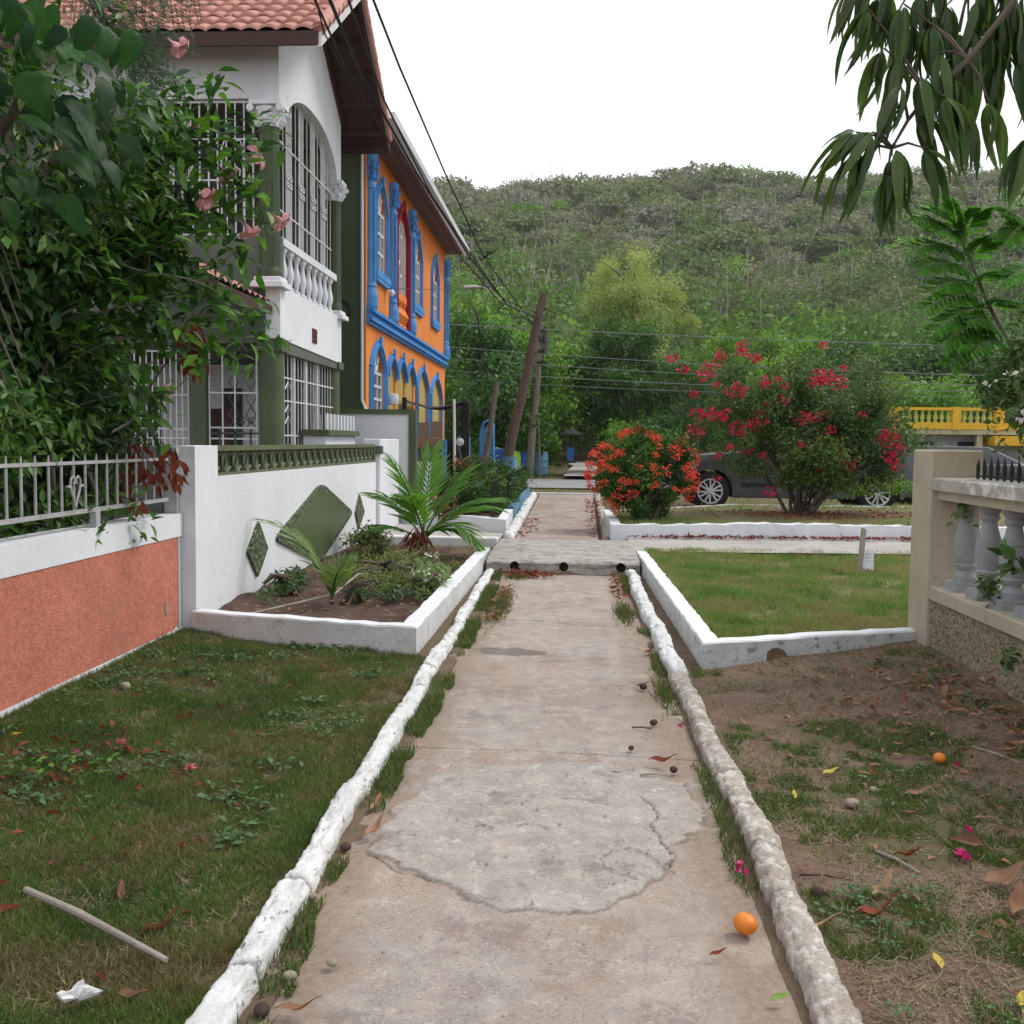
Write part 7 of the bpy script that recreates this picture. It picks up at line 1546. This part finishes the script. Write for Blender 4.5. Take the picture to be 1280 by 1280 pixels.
for k in range(5): mb.box(xa+.06+k*.09, xa+.075+k*.09, 20.174, 20.18, zb0+.02, zb0+.12)
at0(mb, 'slots', M['black'], bd)
for x in (xa+.05, xb-.05): at0(MB().box(x-.025, x+.025, 20.22, 20.26, .2, zb0+.3), 'board_post', M['wood_brown'], bd)
o = MB().bbox(xb+.0, xb+.07, 20.3, 20.36, .2, zb0+.2, .005).build('blue_post', M['blue']); tag(o, 'short blue post right of the brown board', 'post')
jk = thing('hanging_clothes', 'dark bundle of hanging things with a white disc between board and blue cabinet', 'bundle', (-3.0, 22.2, .2)); mb = MB()
xj = px(565, 555, Y=22).x+3.0
for k in range(9): mb.tube([(xj+random.uniform(-.18, .18), random.uniform(-.1, .1), random.uniform(.0, .3)), (xj+random.uniform(-.18, .18), random.uniform(-.1, .1), .8), (xj+random.uniform(-.12, .12), 0, random.uniform(1.1, 1.45))], [.06, .09, .04], 7)
mb.build('cloth', M['black'], jk, True); mb = MB(); mb.lathe([(.001, -.02), (.08, -.01), (.09, 0), (.001, .01)], (xj+.16, -.12, 1.28), 14, axis='y'); mb.build('disc', M['plastic_white'], jk, True)
# black iron fence on the blue edging
bf = thing('black_fence', 'short black iron fence draped with plants beside the far path', 'fence', (-1.1, 21, .35)); 
for y in np.arange(17.7, 24.6, .33): at0(MB().tube([(-1.12, y, .38), (-1.12, y, .85), (-1.12, y, .93)], [.014, .014, .03], 6), 'bar', M['black'], bf)
for z in (.5, .78): at0(MB().box(-1.13, -1.11, 17.7, 24.4, z-.012, z+.012), 'rail', M['black'], bf)
PP = []
for k in range(26): y = random.uniform(18, 24.2); c_ = (random.gauss(-.0, .06), y-21, random.uniform(.1, .5)); PP += [(c_[0]+random.gauss(0, .07), c_[1]+random.gauss(0, .1), c_[2]+random.gauss(0, .08)) for _ in range(45)]
o = leafset(None, 'fence_creeper', 'darkbush', OVAL, np.array(PP), rng.normal(size=(len(PP), 3)), rng.normal(size=(len(PP), 3)), .07); o.location = (-1.1, 21, .35); tag(o, 'dark creeper growing through the short black fence', 'creeper')
hf = thing('garden_rail', 'small black iron garden rail at the near end of the walled garden bed', 'railing', (-1.35, 16.2, .3))
for y in (15.7, 16.1, 16.5, 16.9): at0(MB().tube([(-1.25, y, .3), (-1.25, y, .95)], .012, 6), 'bar', M['black'], hf)
at0(MB().box(-1.26, -1.24, 15.7, 17.3, .88, .90), 'rail', M['black'], hf)
# far hut & person-like kiosk at the end of the footpath
kk = thing('far_stand', 'tiny dark parasol stand at the far end of the footpath', 'stand', (px(713, 560, Y=62).x, 62, .4)); MB().tube([(0, 0, 0), (0, 0, 1.75)], .05, 6).build('post', M['black'], kk); MB().lathe([(.75, 1.55), (.7, 1.6), (.1, 1.95), (.001, 1.97)], (0, 0, 0), 12).build('canopy', M['shade'], kk); MB().bbox(-.2, .2, -.2, .2, 0, .8, .02).build('bin', M['bluepl'], kk)

# ================================================ STAKE WITH WHITE PLASTIC BACK ON THE LAWN
st = thing('lawn_stake', 'grey wooden stake leaning in the raised lawn', 'stake', (3.08, 11.25, .13)); MB().prism([(-.03, -.05), (.025, -.05), (.06, .47), (.015, .49)], 'y', -.02, .02).build('stake', M['wood_grey'], st)
pc_ = thing('plastic_slab', 'white plastic moulded slab leaning beside the grey stake on the lawn', 'plastic piece', (3.17, 11.3, .13), -.1)
pts = [(-.09, 0), (-.065, .22), (-.04, .25), (.06, .25), (.085, .22), (.075, .0)]; mb = MB(); mb.prism(pts, 'y', 0, .02)
for k in range(6): mb.box(-.05, .06, -.006, .0, .04+k*.032, .052+k*.032)
s_ = mb.build('slab', M['plastic_white'], pc_); s_.rotation_euler = (R_(-18), 0, 0)
for nm, mt in (('clippings', 'dry'),):
    P = np.stack([3.1+rng.normal(0, .22, 160), 11.1+rng.normal(0, .10, 160), .145+.02*rng.random(160)], 1); o = leafset(None, 'leaf_litter', mt, OVAL, P, rdir(160, .2), np.tile([0., 0, 1], (160, 1))+rng.normal(size=(160, 3))*.5, .05); tag(o, 'dry grey clippings heaped round the foot of the lawn stake', 'litter', kind='stuff')

# ================================================ LITTER ON THE GROUND
def gz1(x, y):
    if edgeL(np.array([y]))[0] < x < edgeR(np.array([y]))[0] and y < 11.7: return .012
    return float(ground_z(np.array([x]), np.array([y]))[0])
def fallen(label, a, b_, L_, Wd, mat, az, curl=.5, name='fallen_leaf', lift=.012):
    g_ = px(a, b_, Z=.01); z = gz1(g_.x, g_.y); g_ = px(a, b_, Z=z)
    T_ = leaf_t(1, Wd, 7, .35, -curl*.5, .42); V, F, A = spread(T_, [(0, 0, lift)], [(math.cos(az), math.sin(az), .02)], [(random.gauss(0, .25), random.gauss(0, .25), 1)], L_, random.random()); V[:, 2] += .10*L_*np.sin(np.linspace(0, 9, len(V)))*curl; V[:, 2] += lift-V[:, 2].min()*1.0-.004
    V[:, :2] -= V[:, :2].mean(0); o = raw_mesh(name, V, F, M[mat], var=A); o.location = (g_.x, g_.y, z+.006); tag(o, label, 'leaf'); return o
for i, (lab, a, b_, L_, Wd, mat, az, c_) in enumerate([
    ('curled brown leaf lying across the right kerb', 1020, 1167, .16, .20, 'dry', .15, .5), ('dark red-brown curled leaf pair right of the kerb', 1095, 1152, .15, .3, 'dryred', -.1, 1.), ('upright curled tan leaf near the kerb', 1102, 1122, .10, .35, 'dry', .9, 1.4),
    ('small brown leaf on the path near the orange fruit', 897, 1198, .06, .2, 'dryred', .5, .4), ('yellow-green leaf at the bottom right on bare earth', 1172, 1209, .07, .4, 'yellowleaf', 1.6, .3), ('yellow leaf in the bottom right corner', 1279, 1262, .09, .4, 'yellowleaf', 1.2, .3),
    ('narrow yellow leaf standing on the bare earth', 993, 999, .07, .28, 'yellowleaf', 1.5, .4), ('olive yellow leaf higher on the bare earth', 1038, 970, .09, .3, 'yellowleaf', .5, .4), ('long tan leaf on the middle of the bare earth', 1147, 998, .12, .25, 'dry', .05, .6),
    ('tan leaf below the long one', 1140, 1022, .10, .2, 'dry', -.2, .5), ('tan leaf near the wall foot', 1262, 944, .16, .2, 'dry', .1, .5), ('large tan leaf at the right edge', 1255, 1110, .15, .4, 'dry', .3, .9), ('second large tan leaf lower at the right edge', 1270, 1140, .14, .35, 'dry', 1.2, .9),
    ('green leaf fallen on the path near the bottom', 975, 1254, .06, .32, 'greenleaf1', .4, .2), ('orange-brown dry leaf by the joint in the path', 828, 957, .14, .25, 'dryred', -.4, .6), ('short twiggy leaf on the path below the joint', 770, 970, .06, .18, 'dryred', -.6, .3), ('pale dry leaf left of the round marks', 470, 1012, .10, .3, 'dry', 1.3, .7),
    ('curled tan leaf beside the left kerb', 468, 1045, .12, .3, 'dry', 1.1, .8), ('large crisp tan leaf on the left lawn', 202, 1167, .12, .45, 'dry', .35, 1.), ('tan blade-like leaf on the left lawn', 152, 1125, .09, .3, 'dry', 2.0, .7), ('brown leaf at the left edge of the lawn', 8, 1145, .10, .35, 'dryred', .05, .4),
    ('pale husk lying low on the left lawn', 165, 1253, .10, .25, 'dry', -.2, .5), ('brown leaf by the lower left edge of the path', 372, 1271, .13, .2, 'dry', -.1, .6), ('yellow leaf near the salmon wall', 20, 922, .06, .35, 'yellowleaf', .1, .3), ('dark dry leaf on the path by the upper right kerb', 803, 861, .08, .35, 'dryred', .1, .7),
    ('reddish leaf beside the right kerb far up the path', 812, 818, .12, .3, 'dryred', .8, .8), ('yellow leaf at the foot of the beige post', 1140, 790, .14, .4, 'yellowleaf', .3, .4), ('narrow tan leaf right of the white kerb on bare earth', 1125, 935, .09, .2, 'dry', -.5, .5), ('red-brown leaf near the magenta petals', 1135, 1075, .10, .3, 'dryred', -.3, .7)]):
    fallen(lab, a, b_, L_, Wd, mat, az, c_)
def petal(label, a, b_, mat, s=.035, n=7):
    g_ = px(a, b_, Z=.01); z = gz1(g_.x, g_.y); g_ = px(a, b_, Z=z); V, F, A = spread(leaf_t(1, .75, 3, .2, .2), rng.normal(size=(n, 3))*np.array([.006, .006, .004])+np.array([0, 0, .016]), rdir(n, .8), rdir(n, 1.), s); o = raw_mesh('fallen_flower', V, F, M[mat], var=A); o.location = (g_.x, g_.y, z+.004); tag(o, label, 'flower'); return o
petal('fallen pale pink flower on the left lawn', 238, 966, 'pinkpetal', .04); petal('fallen crimson and white flower on the left lawn', 151, 935, 'pinkpetal', .035); petal('small magenta bloom on the left lawn', 94, 948, 'magpetal', .03); petal('larger magenta bloom on the bare earth', 1201, 1077, 'magpetal', .035, 9); petal('flat magenta petal above the larger magenta bloom', 1212, 1046, 'magpetal', .03, 4); petal('magenta petal against the foot of the right kerb', 925, 1094, 'magpetal', .03, 5); petal('faded magenta petal on the bare earth near the orange fruit', 1196, 961, 'magpetal', .025, 4); petal('pink petal beside the right kerb opposite the joint', 853, 912, 'magpetal', .02, 3)
def fruit(label, a, b_, r, mat='mango', nm='fallen_fruit', cat='fruit', sq=.85):
    g_ = px(a, b_, Z=.01); z = gz1(g_.x, g_.y); mb = MB(); prof = [(r*math.sin(t_)*(1+.06*math.cos(t_)), -r*math.cos(t_)) for t_ in np.linspace(.02, PI-.02, 12)]; mb.lathe(prof, (0, 0, 0), 18, axis='x'); mb.v = [(x*1.12, y, zz*sq+r*.03*math.sin(x*90)) for x, y, zz in mb.v]
    o = mb.build(nm, M[mat], None, True); o.location = (g_.x, g_.y, z+r*sq*.9); o.rotation_euler = (0, 0, random.uniform(0, 3)); tag(o, label, cat); return o
fruit('orange mango lying on the path by the right kerb', 931, 1166, .036); fruit('orange mango on the bare earth to the right', 1174, 958, .030); fruit('pale orange fruit on the left lawn near the salmon wall', 157, 866, .030, 'stone')
for lab, a, b_, r, m_ in (('brown nut by the left kerb near the round marks', 432, 1062, .020, 'darkstone'), ('big brown nut at the bottom edge of the path', 327, 1268, .021, 'darkstone'), ('dark nut on the path with a stalk', 817, 907, .020, 'darkstone'), ('small dark nut on the path above the joint', 789, 938, .014, 'darkstone'), ('brown nut right of the path joint', 842, 966, .018, 'darkstone'), ('half-split brown nut right of the kerb', 1022, 1118, .022, 'darkstone'), ('brown pod on the path beside the upper right kerb', 804, 862, .024, 'darkstone')):
    fruit(lab, a, b_, r, m_, 'fallen_nut', 'nut')
for lab, a, b_, r in (('small tan pebble on the lower left of the path', 415, 1208, .016), ('tan pebble on the grass strip beside the left kerb', 362, 1225, .018), ('pebble half hidden beside the left kerb', 389, 1122, .018), ('grey stone set in the bare earth', 1065, 1008, .028), ('white pebble cluster stone near the grey stone', 1092, 990, .02)):
    fruit(lab, a, b_, r, 'stone', 'pebble', 'stone', .7)
# stick and white lump on the left lawn
p0, p1 = px(32, 1112, Z=.05), px(208, 1200, Z=.04); mb = MB(); mb.tube([p0, p0.lerp(p1, .4)+Vector((0, .005, .006)), p1], [.011, .012, .008], 8); o = mb.build('stick', M['wood_grey'], None, True); tag(o, 'pale weathered stick lying on the left lawn', 'stick')
g_ = px(98, 1245, Z=.04); mb = MB(); mb.lathe([(.001, -.01), (.032, .0), (.036, .01), (.025, .022), (.001, .026)], (0, 0, 0), 14); mb.v = [(x*1.2+.01*math.sin(y*90), y*.8, z*(1+.5*math.sin(x*90+y*50))) for x, y, z in mb.v]; mb.v = [(x+.010*math.sin(y*140+z*90), y+.012*math.cos(x*120), z) for x, y, z in mb.v]; o = mb.build('white_rock', M['curb'], None, True); o.location = g_; tag(o, 'whitewashed lump of stone low on the left lawn', 'stone')
for i, (a, b_, a2, b2, r, lab) in enumerate(((1000, 1085, 1065, 1090, .003, 'thin bent twig on the bare earth'), (1095, 1058, 1150, 1085, .006, 'pale forked twig near the magenta bloom'), (790, 906, 815, 908, .004, 'stalk attached to the dark nut on the path'), (800, 965, 838, 966, .005, 'straight stalk by the path joint'), (1110, 940, 1180, 925, .005, 'dry twig high on the bare earth'), (1215, 938, 1275, 958, .006, 'dry twig near the wall foot'))):
    p0, p1 = px(a, b_, Z=.03), px(a2, b2, Z=.03); z0_, z1_ = gz1(p0.x, p0.y), gz1(p1.x, p1.y); p0.z = z0_+r; p1.z = z1_+r; mb = MB(); mb.tube([p0, p0.lerp(p1, .5)+Vector((0, .01, .004)), p1], [r, r, r*.6], 6); o = mb.build('twig', M['wood_brown'] if i % 2 == 0 else M['wood_grey'], None, True); tag(o, lab, 'twig')
# drifts nobody could count
def drift(n, fn, mats, lab, sz, name='leaf_litter'):
    P = np.array([fn() for _ in range(n)]); o = leafset(None, name, mats, leaf_t(1, .4, 3, .3, .3), P, rdir(n, .25), np.tile([0., 0, 1], (n, 1))+rng.normal(size=(n, 3))*.6, sz*(.5+.9*rng.random(n))); tag(o, lab, 'litter', kind='stuff')
drift(900, lambda: (lambda x: (x, 14.35+(x-.6)*.065+abs(random.gauss(0, .07)), .185+random.random()*.03))(random.choice([random.uniform(1.3, 4.3), random.uniform(.8, 5), random.uniform(4.6, 5.3)])), 'dryred', 'brown leaves drifted along the foot of the long low white wall', .06)
drift(260, lambda: (random.gauss(-.52, .16), random.uniform(11.2, 11.62), .015+random.random()*.04), 'dryred', 'red-brown leaves gathered before the left drain hole', .055)
drift(160, lambda: (random.uniform(.42, .62), random.uniform(9.8, 11.6), .01+random.random()*.02), 'dryred', 'brown leaves along the right edge of the path near the slab', .05)
drift(200, lambda: (-.72+abs(random.gauss(0, .07)), random.uniform(8.4, 10.4), .015+random.random()*.03), 'dry', 'dead leaves caught along the left kerb', .05)
drift(260, lambda: (random.uniform(.25, .5), random.uniform(14.3, 24), .165+random.random()*.02), 'dryred', 'dead leaves along the right edge of the far path', .055)
drift(90, lambda: (random.gauss(-.72, .06), random.uniform(14.3, 18), .165+random.random()*.02), 'dryred', 'few dead leaves along the left edge of the far path', .055)
drift(700, lambda: (lambda x, y: (x, y, .36+random.random()*.03))(random.gauss(3.9, .9), random.gauss(17.0, .5)), 'dryred', 'dead leaves under the red-flowered bush', .06)
drift(420, lambda: (lambda x, y: (x, y, float(ground_z(np.array([x]), np.array([y]))[0])+.012))(.85+1.57*random.random()**.5, random.uniform(2.6, 6.8)), 'dry', 'small dry leaf scraps strewn over the bare earth by the wall', .05)
drift(150, lambda: (lambda x, y: (x, y, float(ground_z(np.array([x]), np.array([y]))[0])+.02))(random.uniform(-2.9, -1.2), random.uniform(2.6, 7.2)), 'dryred', 'small dead leaf scraps scattered through the left lawn', .04)
drift(420, lambda: (random.uniform(-2.75, -1.2), random.uniform(7.9, 13.3), .13+random.random()*.03), 'dry', 'dry leaf scraps on the soil of the planting bed', .05)
drift(170, lambda: (lambda x, y: (x, y, float(ground_z(np.array([x]), np.array([y]))[0])+.02))(2.45-abs(random.gauss(0, .33)), random.uniform(3.2, 6.3)), 'dry', 'larger curled dead leaves lying along the foot of the beige wall', .085)
drift(70, lambda: (lambda x, y: (x, y, float(ground_z(np.array([x]), np.array([y]))[0])+.03))(random.gauss(-2.25, .2), random.gauss(4.5, .25)), 'dryred', 'brown withered leaves heaped in the middle of the left lawn', .06)
P = np.array([(lambda x, y: (x, y, gz1(x, y)+.004))(random.uniform(-.75, .6) if k % 3 else random.uniform(.9, 2.4), random.uniform(2.4, 7)) for k in range(900)])
V, F, A = spread((np.array([(-.5, -.5, 0), (.5, -.5, 0), (.5, .5, 0), (-.5, .5, 0), (-.3, -.3, .5), (.3, -.3, .45), (.3, .3, .5), (-.3, .3, .4)]), np.array([(4, 5, 6, 7), (0, 1, 5, 4), (1, 2, 6, 5), (2, 3, 7, 6), (3, 0, 4, 7)])), P, rdir(900, .1), np.tile([0., 0, 1], (900, 1)), .003+.008*rng.random(900)**3)
o = raw_mesh('grit', V, F, M['stone'], var=A, smooth=False); tag(o, 'loose grit sprinkled over path and bare earth', 'grit', kind='stuff')
# bare shoot at the lower left of the lawn
ls = thing('garden_cutting', 'low leafy cutting with yellowing leaves on the left lawn', 'plant', tuple(px(60, 975, Z=.03))); mb = MB(); mb.tube([(-.15, .05, .12), (0, 0, .08), (.12, -.02, .02)], [.005, .006, .004], 5); mb.build('stem', M['wood_brown'], ls, True)
n_ = 40; leafset(ls, 'leaves', 'alla', leaf_t(1, .5, 3, .2, .3), np.stack([rng.uniform(-.2, .35, n_), rng.normal(0, .06, n_), .03+.08*rng.random(n_)], 1), rdir(n_, .5), np.tile([0., 0, 1], (n_, 1))+rng.normal(size=(n_, 3))*.4, .05*(.7+.6*rng.random(n_)))
# ================================================ AIR
hm = bpy.data.materials.new('air_haze'); hm.use_nodes = True; tn = hm.node_tree; tn.nodes.clear()
ho = tn.nodes.new('ShaderNodeOutputMaterial'); pv = tn.nodes.new('ShaderNodeVolumePrincipled'); pv.inputs['Color'].default_value = (.86, .90, .95, 1); pv.inputs['Density'].default_value = .00024; pv.inputs['Anisotropy'].default_value = .2
tn.links.new(pv.outputs[0], ho.inputs['Volume'])
hz = MB().box(-430, 430, -40, 440, -2, 82).build('haze', hm); hz['kind'] = 'stuff'
SC.cycles.volume_bounces = 0
